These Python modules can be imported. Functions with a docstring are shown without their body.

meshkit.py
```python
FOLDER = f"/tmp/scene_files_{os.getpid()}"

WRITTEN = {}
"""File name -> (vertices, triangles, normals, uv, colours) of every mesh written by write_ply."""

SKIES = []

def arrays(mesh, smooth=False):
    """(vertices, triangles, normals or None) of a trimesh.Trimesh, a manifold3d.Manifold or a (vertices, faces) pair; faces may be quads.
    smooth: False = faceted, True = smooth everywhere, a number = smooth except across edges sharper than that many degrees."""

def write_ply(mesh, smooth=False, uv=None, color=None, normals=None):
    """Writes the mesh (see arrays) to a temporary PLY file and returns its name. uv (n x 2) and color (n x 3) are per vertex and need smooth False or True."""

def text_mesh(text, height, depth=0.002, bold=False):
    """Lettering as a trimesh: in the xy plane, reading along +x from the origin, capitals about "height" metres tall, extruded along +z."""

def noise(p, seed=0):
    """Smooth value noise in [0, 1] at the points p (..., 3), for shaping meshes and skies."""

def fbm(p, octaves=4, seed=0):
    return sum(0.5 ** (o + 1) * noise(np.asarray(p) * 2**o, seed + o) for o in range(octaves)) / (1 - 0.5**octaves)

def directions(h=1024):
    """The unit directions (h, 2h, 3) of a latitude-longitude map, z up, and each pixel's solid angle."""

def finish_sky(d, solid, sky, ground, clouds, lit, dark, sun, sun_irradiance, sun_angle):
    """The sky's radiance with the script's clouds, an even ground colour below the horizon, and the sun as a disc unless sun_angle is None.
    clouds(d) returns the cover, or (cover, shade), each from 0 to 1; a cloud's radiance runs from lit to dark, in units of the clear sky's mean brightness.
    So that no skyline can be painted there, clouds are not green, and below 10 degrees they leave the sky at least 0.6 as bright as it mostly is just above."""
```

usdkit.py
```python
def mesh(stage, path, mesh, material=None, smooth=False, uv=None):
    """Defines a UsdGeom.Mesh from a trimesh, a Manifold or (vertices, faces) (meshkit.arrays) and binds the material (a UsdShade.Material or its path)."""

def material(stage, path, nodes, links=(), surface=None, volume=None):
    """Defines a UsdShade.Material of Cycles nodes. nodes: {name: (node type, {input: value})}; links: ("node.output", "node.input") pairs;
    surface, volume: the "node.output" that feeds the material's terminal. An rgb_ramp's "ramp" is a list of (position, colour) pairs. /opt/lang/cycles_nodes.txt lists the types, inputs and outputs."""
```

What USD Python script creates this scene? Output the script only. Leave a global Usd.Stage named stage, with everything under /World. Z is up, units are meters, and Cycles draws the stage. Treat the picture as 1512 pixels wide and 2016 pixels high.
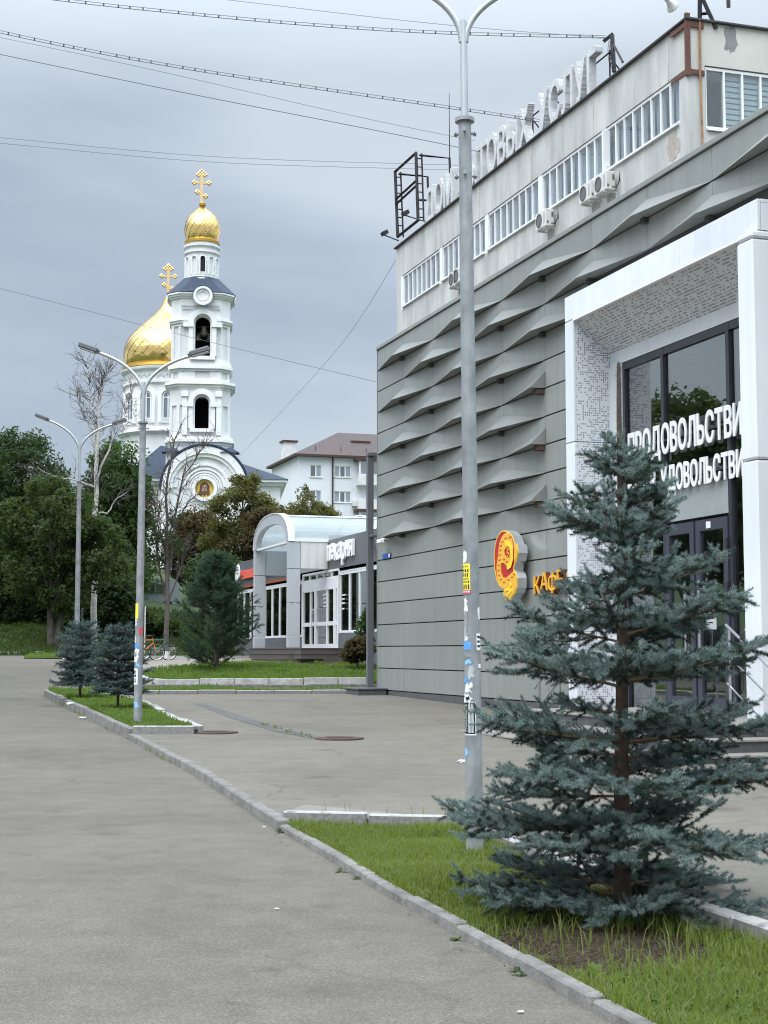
import math, numpy as np, trimesh, usdkit, meshkit
import manifold3d as m3
from shapely.geometry import Polygon, box as sbox, LineString, Point
from shapely.ops import triangulate
from shapely import affinity
from pxr import Usd, UsdGeom, UsdLux, UsdShade, Gf, Sdf

stage = Usd.Stage.CreateInMemory()
UsdGeom.SetStageUpAxis(stage, UsdGeom.Tokens.z)
UsdGeom.SetStageMetersPerUnit(stage, 1.0)
UsdGeom.Xform.Define(stage, '/World')
UsdGeom.Scope.Define(stage, '/World/Looks')

# ------------------------------------------------------------------ camera
FPX = 3028.0
PITCH = math.atan(274 / FPX)
EYE = 1.6
cam = UsdGeom.Camera.Define(stage, '/World/camera')
cam.AddTranslateOp().Set(Gf.Vec3d(0, 0, EYE))
cam.AddRotateXOp().Set(90 + math.degrees(PITCH))
cam.CreateHorizontalApertureAttr(36.0)
cam.CreateVerticalApertureAttr(48.0)
cam.CreateFocalLengthAttr(36.0 * FPX / 1512)
cam.CreateClippingRangeAttr(Gf.Vec2f(0.1, 3000))
cam.CreateExposureAttr(0.74)

# ------------------------------------------------------------------ sky and light
SUN_EL, SUN_ROT = math.radians(62), math.radians(212)
SKY = dict(strength=0.10)
dome = UsdLux.DomeLight.Define(stage, '/World/sky')
dome.CreateIntensityAttr(1.0)
sky_mat = usdkit.material(stage, '/World/Looks/overcast_sky', {
    "tc": ("texture_coordinate", {}),
    "sky": ("sky_texture", {"sky_type": "single_scattering", "sun_disc": False, "sun_elevation": SUN_EL, "sun_rotation": SUN_ROT,
                            "air_density": 1.0, "aerosol_density": 2.0}),
    "map": ("mapping", {"scale": (2.2, 2.2, 5.0), "location": (9.2, 8.1, 2.4)}),
    "n1": ("noise_texture", {"scale": 1.0, "detail": 5.0, "roughness": 0.46, "distortion": 0.25}),
    "sep": ("separate_xyz", {}),
    "band": ("math", {"math_type": "multiply_add", "value2": 0.0, "value3": 0.0}),
    "ramp": ("rgb_ramp", {"ramp": [(0.0, (2.15, 2.58, 3.15)), (0.35, (2.55, 3.02, 3.66)), (0.44, (3.15, 3.65, 4.28)), (0.53, (3.95, 4.42, 4.95)), (1.0, (4.6, 4.95, 5.2))]}),
    "mix": ("mix_color", {"fac": 0.93, "use_clamp": False}),
    "sz": ("separate_xyz", {}), "zen": ("map_range", {"from_min": 0.36, "from_max": 1.0, "to_min": 1.0, "to_max": 5.2, "clamp": True}),
    "lift": ("vector_math", {"math_type": "scale"}),
    "bg": ("background_shader", {"strength": SKY["strength"]}),
}, [("tc.generated", "map.vector"), ("map.vector", "n1.vector"), ("n1.fac", "ramp.fac"),
    ("sky.color", "mix.a"), ("ramp.color", "mix.b"), ("tc.generated", "sz.vector"), ("sz.z", "zen.value"), ("mix.result", "lift.vector1"), ("zen.result", "lift.scale"), ("lift.vector", "bg.color")], surface="bg.background")
UsdShade.MaterialBindingAPI.Apply(dome.GetPrim()).Bind(sky_mat)

sun = UsdLux.DistantLight.Define(stage, '/World/sun')
sun.CreateIntensityAttr(0.26)
sun.CreateAngleAttr(60.0)
sun.CreateColorAttr(Gf.Vec3f(1.0, 0.95, 0.87))
sun.GetPrim().CreateAttribute('inputs:normalize', Sdf.ValueTypeNames.Bool).Set(True)
sd = np.array([math.sin(SUN_ROT) * math.cos(SUN_EL), math.cos(SUN_ROT) * math.cos(SUN_EL), math.sin(SUN_EL)])
sun.AddRotateZOp().Set(math.degrees(math.atan2(sd[1], sd[0])) + 90)
sun.AddRotateXOp().Set(90 - math.degrees(SUN_EL))

# ------------------------------------------------------------------ helpers
RNG = np.random.default_rng(7)
_used = {}


def numbered(parent, name):
    k = (parent, name)
    n = _used.get(k, 0)
    _used[k] = n + 1
    return name if n == 0 else f'{name}_{n:03d}'


def tag(prim, label=None, cat=None, group=None, kind=None):
    p = prim.GetPrim() if hasattr(prim, 'GetPrim') else prim
    for k, v in (('label', label), ('category', cat), ('group', group), ('kind', kind)):
        if v:
            p.SetCustomDataByKey(k, v)
    return p


def thing(name, label, cat, loc=(0, 0, 0), rz=0.0, group=None, kind=None):
    x = UsdGeom.Xform.Define(stage, '/World/' + numbered('/World', name))
    x.AddTranslateOp().Set(Gf.Vec3d(*map(float, loc)))
    x.AddRotateZOp().Set(float(rz))
    return tag(x, label, cat, group, kind)


def obj(name, mesh, mat, parent=None, smooth=False, label=None, cat=None, group=None, kind=None):
    base = '/World' if parent is None else str(parent.GetPath())
    if isinstance(mesh, MB):
        mesh = mesh.get()
    m = usdkit.mesh(stage, base + '/' + numbered(base, name), mesh, M[mat], smooth=smooth)
    return tag(m, label, cat, group, kind)


def dup(src, loc, rz, label, group=None):
    x = UsdGeom.Xform.Define(stage, '/World/' + numbered('/World', src.GetName().rstrip('0123456789_')))
    x.GetPrim().GetReferences().AddInternalReference(src.GetPath())
    x.ClearXformOpOrder()
    x.GetPrim().GetAttribute('xformOp:translate').Set(Gf.Vec3d(*map(float, loc)))
    x.GetPrim().GetAttribute('xformOp:rotateZ').Set(float(rz))
    x.SetXformOpOrder([UsdGeom.XformOp(x.GetPrim().GetAttribute('xformOp:translate')), UsdGeom.XformOp(x.GetPrim().GetAttribute('xformOp:rotateZ'))])
    x.GetPrim().SetInstanceable(True)
    was = src.GetCustomData()
    return tag(x, label, was['category'], group or was.get('group'))


class MB:
    """Collects triangles of one mesh."""
    def __init__(self):
        self.v, self.f, self.n = [], [], 0

    def add(self, v, f):
        v = np.asarray(v, float).reshape(-1, 3)
        f = np.asarray(f, int)
        if f.shape[1] == 4:
            f = np.vstack([f[:, [0, 1, 2]], f[:, [0, 2, 3]]])
        self.v.append(v)
        self.f.append(f + self.n)
        self.n += len(v)
        return self

    def mesh(self, m):
        if hasattr(m, 'to_mesh'):
            q = m.to_mesh()
            return self.add(q.vert_properties[:, :3], q.tri_verts)
        return self.add(m.vertices, m.faces)

    def box(self, p0, p1, c=0.0):
        a, b = np.minimum(p0, p1), np.maximum(p0, p1)
        if c > 0:
            pts = []
            for i in np.ndindex(2, 2, 2):
                for k in range(3):
                    q = []
                    for d in range(3):
                        e = 0 if d == k else c
                        q.append(b[d] - e if i[d] else a[d] + e)
                    pts.append(q)
            return self.mesh(trimesh.convex.convex_hull(np.array(pts)))
        v = [[(a, b)[i][0], (a, b)[j][1], (a, b)[k][2]] for i in (0, 1) for j in (0, 1) for k in (0, 1)]
        return self.add(v, [[0, 1, 3, 2], [4, 6, 7, 5], [0, 4, 5, 1], [2, 3, 7, 6], [0, 2, 6, 4], [1, 5, 7, 3]])

    def obox(self, c, size, rz=0.0, ry=0.0, rx=0.0):
        m = trimesh.creation.box(size)
        T = trimesh.transformations.euler_matrix(rx, ry, rz)
        T[:3, 3] = c
        m.apply_transform(T)
        return self.mesh(m)

    def tube(self, pts, r, seg=8, cap=True):
        p = np.asarray(pts, float)
        n = len(p)
        r = np.broadcast_to(np.asarray(r, float), (n,))
        t = np.gradient(p, axis=0)
        t /= np.maximum(np.linalg.norm(t, axis=1, keepdims=True), 1e-12)
        ref = np.array([0, 0, 1.0]) if abs(t[:, 2]).mean() < 0.8 else np.array([1.0, 0, 0])
        u = np.cross(t, ref)
        u /= np.maximum(np.linalg.norm(u, axis=1, keepdims=True), 1e-12)
        w = np.cross(t, u)
        a = np.arange(seg) / seg * 2 * np.pi
        ring = p[:, None] + r[:, None, None] * (np.cos(a)[None, :, None] * u[:, None] + np.sin(a)[None, :, None] * w[:, None])
        v = ring.reshape(-1, 3)
        i = np.arange(n - 1)[:, None] * seg
        j = np.arange(seg)[None]
        k = (j + 1) % seg
        f = np.stack([i + j, i + seg + j, i + seg + k, i + k], -1).reshape(-1, 4)
        f = np.vstack([f[:, [0, 2, 1]], f[:, [0, 3, 2]]])
        if cap:
            v = np.vstack([v, p[:1], p[-1:]])
            j = np.arange(seg)
            k = (j + 1) % seg
            f = np.vstack([f, np.stack([np.full(seg, n * seg), j, k], 1), np.stack([np.full(seg, n * seg + 1), (n - 1) * seg + k, (n - 1) * seg + j], 1)])
        return self.add(v, f)

    def lathe(self, prof, seg=32, c=(0, 0, 0), a0=0.0, a1=2 * np.pi):
        prof = np.asarray(prof, float)
        full = abs(a1 - a0 - 2 * np.pi) < 1e-6
        na = seg if full else seg + 1
        a = a0 + np.arange(na) / seg * (a1 - a0)
        v = np.stack([prof[:, 0, None] * np.cos(a), prof[:, 0, None] * np.sin(a), np.broadcast_to(prof[:, 1, None], (len(prof), na))], -1).reshape(-1, 3) + np.asarray(c)
        f = []
        for i in range(len(prof) - 1):
            for j in range(seg):
                k = (j + 1) % na
                f.append([i * na + j, i * na + k, (i + 1) * na + k, (i + 1) * na + j])
        return self.add(v, f)

    def poly(self, p, lo, hi, to):
        """Extrudes a shapely polygon lo..hi; to maps (x, y, h) arrays to 3-D."""
        for g in getattr(p, 'geoms', [p]):
            if g.is_empty or g.area < 1e-9:
                continue
            m = trimesh.creation.extrude_polygon(g, hi - lo, engine='earcut')
            q = m.vertices
            self.add(to(q[:, 0], q[:, 1], q[:, 2] + lo), m.faces)
        return self

    def get(self):
        return trimesh.Trimesh(np.vstack(self.v), np.vstack(self.f), process=False)


def V3(x, y, z):
    return np.stack(np.broadcast_arrays(np.asarray(x, float), np.asarray(y, float), np.asarray(z, float)), -1)


wall_map = lambda y0: (lambda x, y, h: V3(x, y0 - h, y))        # drawing on a wall: x along, y up, h outwards (-y)
flat_map = lambda z0=0.0: (lambda x, y, h: V3(x, y, z0 + h))


def fix(m):
    m = m.get() if isinstance(m, MB) else m
    m.merge_vertices()
    trimesh.repair.fix_normals(m)
    return m


# ---- measured geometry: where a line of sight of the survey meets a depth, the ground or a wall
def ray(px, py):
    a, b = (px - 756) / FPX, (1008 - py) / FPX
    return np.array([a, math.cos(PITCH) - b * math.sin(PITCH), math.sin(PITCH) + b * math.cos(PITCH)])


def at(px, py, Y):
    r = ray(px, py)
    return np.array([0, 0, EYE]) + r * (Y / r[1])


GY = [-60, 10, 41, 46, 52, 56, 70, 76, 95, 120, 170, 700]
GZ = [0, 0, .39, .62, 1.08, 1.15, 1.42, 1.6, 4.2, 7.6, 11, 14]
g = lambda y: np.interp(y, GY, GZ)


def gnd(px, py, dz=0.0):
    r = ray(px, py)
    lo, hi = 2.0, 500.0
    for _ in range(50):
        m = (lo + hi) / 2
        if EYE + m * r[2] / r[1] > g(m) + dz:
            lo = m
        else:
            hi = m
    return np.array([lo * r[0] / r[1], lo, EYE + lo * r[2] / r[1]])


TH = math.atan(981 * math.cos(PITCH) / FPX)
AX = np.array([math.sin(TH), -math.cos(TH)])         # along the street front, towards the viewer
BX = np.array([math.cos(TH), math.sin(TH)])          # into the building
RZ = math.degrees(math.atan2(AX[1], AX[0]))
C0 = np.array([-0.175, 41.06])


def fac(px, py, d=0.0, C=C0):
    r = ray(px, py)
    k = (d + C @ BX) / (r[:2] @ BX)
    p = np.array([0, 0, EYE]) + k * r
    return np.array([(p[:2] - C) @ AX, p[2]])


def loc(xy, C=C0):
    q = np.asarray(xy)[:2] - C
    return np.array([q @ AX, q @ BX])


# ------------------------------------------------------------------ materials
M = {}


def mat(name, c, rough=0.6, metal=0.0, var=0.0, scale=3.0, bump=0.0, bscale=40.0, spec=0.5, c2=None, detail=4.0, stretch=None, coat=0.0, obj_space=False):
    """Principled surface whose colour wanders between c and c2 on a noise, with fine relief."""
    c = np.asarray(c, float)
    lo, hi = (c * (1 - var), c * (1 + var)) if c2 is None else (c, np.asarray(c2, float))
    nodes = {"geo": ("texture_coordinate", {}) if obj_space else ("geometry", {}), "n": ("noise_texture", {"scale": scale, "detail": detail, "roughness": 0.6}),
             "r": ("rgb_ramp", {"ramp": [(0.28, tuple(lo)), (0.72, tuple(hi))]}),
             "p": ("principled_bsdf", {"roughness": rough, "metallic": metal, "specular_ior_level": spec, "coat_weight": coat})}
    src = "geo.object" if obj_space else "geo.position"
    links = [("n.fac", "r.fac"), ("r.color", "p.base_color")]
    if stretch is not None:
        nodes["m"] = ("mapping", {"scale": stretch})
        links += [(src, "m.vector"), ("m.vector", "n.vector")]
    else:
        links += [(src, "n.vector")]
    if bump:
        nodes["bn"] = ("noise_texture", {"scale": bscale, "detail": 3.0})
        nodes["b"] = ("bump", {"strength": bump, "distance": 0.01})
        links += [(src, "bn.vector"), ("bn.fac", "b.height"), ("b.normal", "p.normal")]
    M[name] = usdkit.material(stage, '/World/Looks/' + name, nodes, links, surface="p.BSDF")
    return M[name]


def leafmat(name, cols, rough=0.55, trans=0.25, tcol=None):
    """Leaves and needles: each one its own tone, some light through."""
    n = len(cols)
    ramp = [(i / (n - 1), c) for i, c in enumerate(cols)]
    tc = tcol or tuple(np.array(cols[-1]) * [1.2, 1.3, .6])
    M[name] = usdkit.material(stage, '/World/Looks/' + name, {
        "geo": ("geometry", {}), "r": ("rgb_ramp", {"ramp": ramp}),
        "n": ("noise_texture", {"scale": 1.1, "detail": 2.0}),
        "a": ("math", {"math_type": "multiply_add", "value2": 0.55, "value3": -0.05}),
        "a2": ("math", {"math_type": "multiply_add", "value2": 0.55, "value3": 0.0}),
        "p": ("principled_bsdf", {"roughness": rough, "specular_ior_level": 0.25}),
        "t": ("translucent_bsdf", {"color": tc}), "mx": ("mix_closure", {"fac": trans})},
        [("geo.position", "n.vector"), ("geo.random_per_island", "a.value1"), ("n.fac", "a2.value1"), ("a2.value", "a.value3"), ("a.value", "r.fac"),
         ("r.color", "p.base_color"), ("p.BSDF", "mx.closure1"), ("t.BSDF", "mx.closure2")], surface="mx.closure")


def pane(name, tint=(0.9, 0.95, 0.93), refl=1.0, f0=.08, rough=0.01):
    """Window pane: clear with a mirror coat that grows towards grazing view."""
    M[name] = usdkit.material(stage, '/World/Looks/' + name, {
        "lw": ("layer_weight", {"blend": .5}), "pw": ("math", {"math_type": "power", "value2": 4.0}), "fa": ("math", {"math_type": "multiply_add", "value2": 1 - f0, "value3": f0}),
        "n": ("noise_texture", {"scale": 1.3, "detail": 1.0}), "b": ("bump", {"strength": .02, "distance": .02}), "geo": ("geometry", {}),
        "t": ("transparent_bsdf", {"color": tint}), "g": ("glossy_bsdf", {"color": (refl, refl, refl), "roughness": rough}),
        "mx": ("mix_closure", {})}, [("lw.facing", "pw.value1"), ("pw.value", "fa.value1"), ("fa.value", "mx.fac"), ("geo.position", "n.vector"), ("n.fac", "b.height"), ("b.normal", "g.normal"),
                                     ("t.BSDF", "mx.closure1"), ("g.BSDF", "mx.closure2")], surface="mx.closure")


def asphalt(name, c, crack):
    """Worn asphalt: stone grain, wide stains, darker wheel polish, thin branching cracks, relief."""
    c = np.asarray(c, float)
    M[name] = usdkit.material(stage, '/World/Looks/' + name, {
        "geo": ("geometry", {}),
        "big": ("noise_texture", {"scale": 0.32, "detail": 6.0, "roughness": 0.62, "distortion": .6}),
        "mid": ("noise_texture", {"scale": 2.6, "detail": 6.0, "roughness": 0.7}),
        "st": ("noise_texture", {"scale": 1.1, "detail": 3.0, "distortion": 1.2}),
        "fine": ("noise_texture", {"scale": 130.0, "detail": 2.0}),
        "vor": ("voronoi_texture", {"scale": 80.0}),
        "vr": ("rgb_ramp", {"ramp": [(0.0, (.58, .57, .56)), (0.4, (1.0, 1.0, 1.0)), (1.0, (1.45, 1.43, 1.36))]}),
        "r1": ("rgb_ramp", {"ramp": [(0.28, tuple(c * .80)), (0.5, tuple(c)), (0.75, tuple(c * 1.13))]}),
        "r2": ("rgb_ramp", {"ramp": [(0.3, (.84, .84, .84)), (0.7, (1.12, 1.12, 1.11))]}),
        "r3": ("rgb_ramp", {"ramp": [(0.24, (.62, .61, .60)), (0.36, (1, 1, 1))]}),
        "wn": ("noise_texture", {"scale": 1.7, "detail": 4.0}), "wv": ("vector_math", {"math_type": "multiply_add", "vector2": (.55, .55, .0)}),
        "vc": ("voronoi_texture", {"feature": "distance_to_edge", "scale": .34}), "cr": ("rgb_ramp", {"ramp": [(0.0, (0, 0, 0)), (0.0035, (0, 0, 0)), (0.0085, (1, 1, 1))]}),
        "cm": ("noise_texture", {"scale": .22, "detail": 2.0}), "cmr": ("rgb_ramp", {"ramp": [(0.50, (0, 0, 0)), (0.56, (1, 1, 1))]}),
        "inv": ("math", {"math_type": "subtract", "value1": 1.0}), "cf": ("math", {"math_type": "multiply"}), "cf2": ("math", {"math_type": "multiply", "value2": crack}),
        "m1": ("mix_color", {"blend_type": "multiply", "fac": 1.0, "use_clamp": False}),
        "m2": ("mix_color", {"blend_type": "multiply", "fac": 1.0, "use_clamp": False}),
        "m3": ("mix_color", {"blend_type": "multiply", "fac": 0.7, "use_clamp": False}),
        "m4": ("mix_color", {"b": (.03, .029, .027)}),
        "b": ("bump", {"strength": 0.45, "distance": 0.006}),
        "p": ("principled_bsdf", {"roughness": 0.88, "specular_ior_level": 0.25})},
        [("geo.position", "big.vector"), ("geo.position", "mid.vector"), ("geo.position", "fine.vector"), ("geo.position", "vor.vector"), ("geo.position", "st.vector"), ("geo.position", "wn.vector"), ("geo.position", "cm.vector"),
         ("wn.color", "wv.vector1"), ("geo.position", "wv.vector3"), ("wv.vector", "vc.vector"), ("vc.distance", "cr.fac"), ("cr.color", "inv.value2"), ("cm.fac", "cmr.fac"),
         ("inv.value", "cf.value1"), ("cmr.color", "cf.value2"), ("cf.value", "cf2.value1"), ("cf2.value", "m4.fac"),
         ("big.fac", "r1.fac"), ("mid.fac", "r2.fac"), ("r1.color", "m1.a"), ("r2.color", "m1.b"), ("vor.distance", "vr.fac"), ("st.fac", "r3.fac"),
         ("m1.result", "m2.a"), ("vr.color", "m2.b"), ("m2.result", "m3.a"), ("r3.color", "m3.b"), ("m3.result", "m4.a"), ("m4.result", "p.base_color"), ("fine.fac", "b.height"), ("b.normal", "p.normal")], surface="p.BSDF")


def cladding(name, c, amp=1.0, rough=.36):
    """Painted sheet metal: each panel a shade of its own, faint rain streaks and dust."""
    c = np.asarray(c, float)
    M[name] = usdkit.material(stage, '/World/Looks/' + name, {
        "geo": ("geometry", {}), "oi": ("object_info", {}), "m": ("mapping", {"scale": (5.0, 5.0, .35)}), "n": ("noise_texture", {"scale": 1.0, "detail": 5.0, "roughness": .6}),
        "n2": ("noise_texture", {"scale": .5, "detail": 4.0}),
        "r": ("rgb_ramp", {"ramp": [(0.25, tuple(c * (1 - .12 * amp))), (0.5, tuple(c)), (0.75, tuple(c * (1 + .10 * amp)))]}), "r2": ("rgb_ramp", {"ramp": [(0.3, (.92, .92, .91)), (0.7, (1.06, 1.06, 1.06))]}),
        "ro": ("rgb_ramp", {"ramp": [(0.0, (.94, .94, .94)), (1.0, (1.06, 1.06, 1.05))]}),
        "m1": ("mix_color", {"blend_type": "multiply", "fac": 1.0, "use_clamp": False}), "m2": ("mix_color", {"blend_type": "multiply", "fac": 1.0, "use_clamp": False}),
        "bn": ("noise_texture", {"scale": 1.4, "detail": 1.0}), "b": ("bump", {"strength": .06, "distance": .03}),
        "p": ("principled_bsdf", {"roughness": rough, "specular_ior_level": .5})},
        [("geo.position", "m.vector"), ("m.vector", "n.vector"), ("geo.position", "n2.vector"), ("geo.position", "bn.vector"), ("n.fac", "r.fac"), ("n2.fac", "r2.fac"), ("oi.random", "ro.fac"),
         ("r.color", "m1.a"), ("r2.color", "m1.b"), ("m1.result", "m2.a"), ("ro.color", "m2.b"), ("m2.result", "p.base_color"), ("bn.fac", "b.height"), ("b.normal", "p.normal")], surface="p.BSDF")


asphalt('path_asphalt', (.134, .1225, .103), .14)
asphalt('court_asphalt', (.158, .145, .122), .3)
asphalt('paving_far', (.22, .20, .172), 0)
asphalt('patch_asphalt', (.115, .115, .11), .5)
mat('soil', (.035, .026, .017), .95, var=0, c2=(.075, .058, .036), scale=5, bump=.6, bscale=60)
mat('turf_soil', (.032, .045, .014), .95, c2=(.07, .09, .026), scale=6, bump=.5, bscale=50)
mat('hill_turf', (.028, .055, .014), .95, c2=(.055, .085, .024), scale=.9, bump=.6, bscale=14, detail=7)
mat('kerb_stone', (.11, .104, .095), .92, c2=(.27, .258, .238), scale=5, bump=.8, bscale=45, detail=9)
M['kerb_paint'] = usdkit.material(stage, '/World/Looks/kerb_paint', {
    "geo": ("geometry", {}), "s": ("separate_xyz", {}), "n": ("noise_texture", {"scale": 6.0, "detail": 6.0, "roughness": .65}), "n2": ("noise_texture", {"scale": 25.0, "detail": 4.0}),
    "stone": ("rgb_ramp", {"ramp": [(.3, (.15, .145, .138)), (.7, (.26, .25, .24))]}),
    "on": ("math", {"math_type": "greater_than", "value2": .6}), "w": ("rgb_ramp", {"ramp": [(.36, (0, 0, 0)), (.46, (1, 1, 1))]}), "f": ("math", {"math_type": "multiply"}),
    "mx": ("mix_color", {"b": (.42, .41, .395)}), "b": ("bump", {"strength": .4, "distance": .01}), "p": ("principled_bsdf", {"roughness": .85})},
    [("geo.position", "n.vector"), ("geo.position", "n2.vector"), ("geo.true_normal", "s.vector"), ("s.z", "on.value1"), ("n.fac", "w.fac"), ("on.value", "f.value1"), ("w.color", "f.value2"),
     ("n2.fac", "stone.fac"), ("stone.color", "mx.a"), ("f.value", "mx.fac"), ("mx.result", "p.base_color"), ("n2.fac", "b.height"), ("b.normal", "p.normal")], surface="p.BSDF")
mat('kerb_dark', (.12, .115, .11), .9, c2=(.2, .19, .185), scale=4, bump=.4, bscale=50)
cladding('grey_panel', (.225, .234, .219))
mat('cap_brown', (.085, .05, .038), .7)
leafmat('grass_hill', [(.020, .038, .008), (.042, .070, .014), (.08, .11, .026)], trans=.2)
mat('panel_back', (.05, .052, .05), .8)
mat('plinth_stone', (.075, .076, .078), .6, var=.25, scale=9, bump=.15)
mat('step_stone', (.16, .145, .13), .7, var=.2, scale=12, bump=.2)
mat('step_nosing', (.25, .235, .21), .7, var=.12, scale=12)
cladding('white_panel', (.69, .71, .74), .45, .4)
mat('stucco', (.36, .36, .345), .92, c2=(.58, .58, .555), scale=1.6, bump=.45, bscale=35, detail=8, stretch=(1.6, 1.6, .45))
mat('stucco_end', (.46, .445, .40), .92, c2=(.60, .585, .53), scale=1.1, bump=.45, bscale=35, detail=7)
mat('bare_patch', (.23, .23, .23), .95, var=.15, scale=6, bump=.5)
mat('brick_patch', (.34, .28, .23), .95, c2=(.46, .42, .37), scale=8, bump=.5, bscale=30)
mat('roof_felt', (.055, .053, .055), .85, var=.3, scale=2)
mat('white_pvc', (.76, .77, .78), .35, spec=.5)
mat('dark_frame', (.022, .023, .030), .35, spec=.5)
mat('door_frame', (.036, .037, .052), .35, spec=.5)
mat('black_steel', (.02, .02, .022), .5, spec=.4)
mat('red_oxide', (.115, .045, .03), .7, var=.3, scale=9)
mat('rust_pipe', (.22, .085, .05), .8, c2=(.42, .27, .14), scale=5)
mat('galvanised', (.20, .212, .216), .5, metal=.55, c2=(.38, .392, .395), scale=7, stretch=(1, 1, .6), detail=5, bump=.08, bscale=30)
mat('galvanised_bright', (.44, .455, .46), .36, metal=.8, c2=(.54, .555, .56), scale=2, stretch=(1, 1, .5))
mat('kerb_white', (.30, .29, .275), .85, c2=(.56, .55, .535), scale=5, bump=.3, bscale=40, detail=7)
mat('lamp_housing', (.13, .135, .14), .45, metal=.3)
mat('lamp_glass', (.55, .57, .57), .2, spec=.6)
mat('stainless', (.62, .62, .62), .18, metal=1.0)
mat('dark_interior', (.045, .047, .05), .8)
mat('dim_room', (.16, .165, .165), .8, var=.2, scale=1.5)
mat('lintel_panel', (.30, .32, .32), .3, var=.1, scale=3)
mat('blind', (.62, .70, .70), .6)
mat('blind_dark', (.42, .50, .50), .6)
mat('curtain', (.52, .55, .57), .8, var=.12, scale=7, stretch=(8, 8, .4))
mat('letter_white', (.84, .84, .84), .4)
mat('letter_old', (.42, .425, .425), .6, c2=(.62, .625, .625), scale=5)
mat('ac_white', (.62, .61, .58), .5, var=.06, scale=4)
mat('ac_dark', (.12, .12, .12), .6)
mat('sign_red', (.40, .012, .018), .35, spec=.5)
mat('sign_gold', (.72, .36, .03), .4, c2=(.85, .46, .05), scale=30, spec=.5)
mat('sign_yellow', (.90, .62, .03), .4)
mat('sign_side', (.62, .63, .64), .25, metal=.6)
mat('sign_darkred', (.17, .03, .015), .5)
mat('blue_plate', (.02, .07, .30), .4)
mat('paper_white', (.72, .73, .73), .8, var=.12, scale=40)
mat('paper_grey', (.42, .44, .44), .8, var=.25, scale=30)
mat('paper_yellow', (.80, .68, .06), .7, var=.05, scale=30)
mat('paper_pink', (.55, .07, .11), .7, var=.1, scale=30)
mat('paper_blue', (.11, .32, .66), .7, var=.25, scale=40)
mat('paper_lightblue', (.24, .50, .78), .7, var=.2, scale=40)
mat('ink', (.018, .018, .018), .8)
mat('glue_grey', (.20, .205, .205), .8, c2=(.36, .37, .37), scale=35)
mat('church_white', (.66, .665, .66), .8, c2=(.77, .775, .77), scale=1.2, bump=.1, bscale=12, stretch=(1, 1, .25), detail=6)
mat('church_trim', (.80, .80, .795), .75, var=.02, scale=1)
mat('church_grey', (.55, .57, .58), .8, var=.05, scale=1)
mat('blue_roof', (.013, .027, .055), .55, c2=(.024, .044, .084), scale=3, spec=.35, bump=.2, bscale=8)
mat('gold_leaf', (1.0, .70, .27), .2, metal=1.0, var=.04, scale=1)
mat('gold_seam', (.55, .33, .07), .35, metal=1.0)
mat('gold_cross', (.88, .62, .30), .35, metal=.9)
mat('bell_bronze', (.20, .18, .14), .4, metal=.7)
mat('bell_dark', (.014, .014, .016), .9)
mat('mosaic_gold', (.70, .45, .08), .5, var=.2, scale=25)
mat('mosaic_brown', (.13, .07, .04), .7)
mat('mosaic_skin', (.48, .33, .24), .7, var=.2, scale=20)
mat('apt_white', (.70, .72, .75), .8, var=.03, scale=.4, bump=.06, bscale=4)
mat('apt_side', (.66, .68, .68), .8, var=.04, scale=.4)
mat('brown_roof', (.085, .062, .058), .7, var=.15, scale=2)
mat('brown_pipe', (.06, .028, .022), .6)
mat('chimney_white', (.66, .66, .65), .9, var=.15, scale=2)
mat('bakery_panel', (.42, .435, .45), .4, var=.03, scale=.6)
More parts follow.
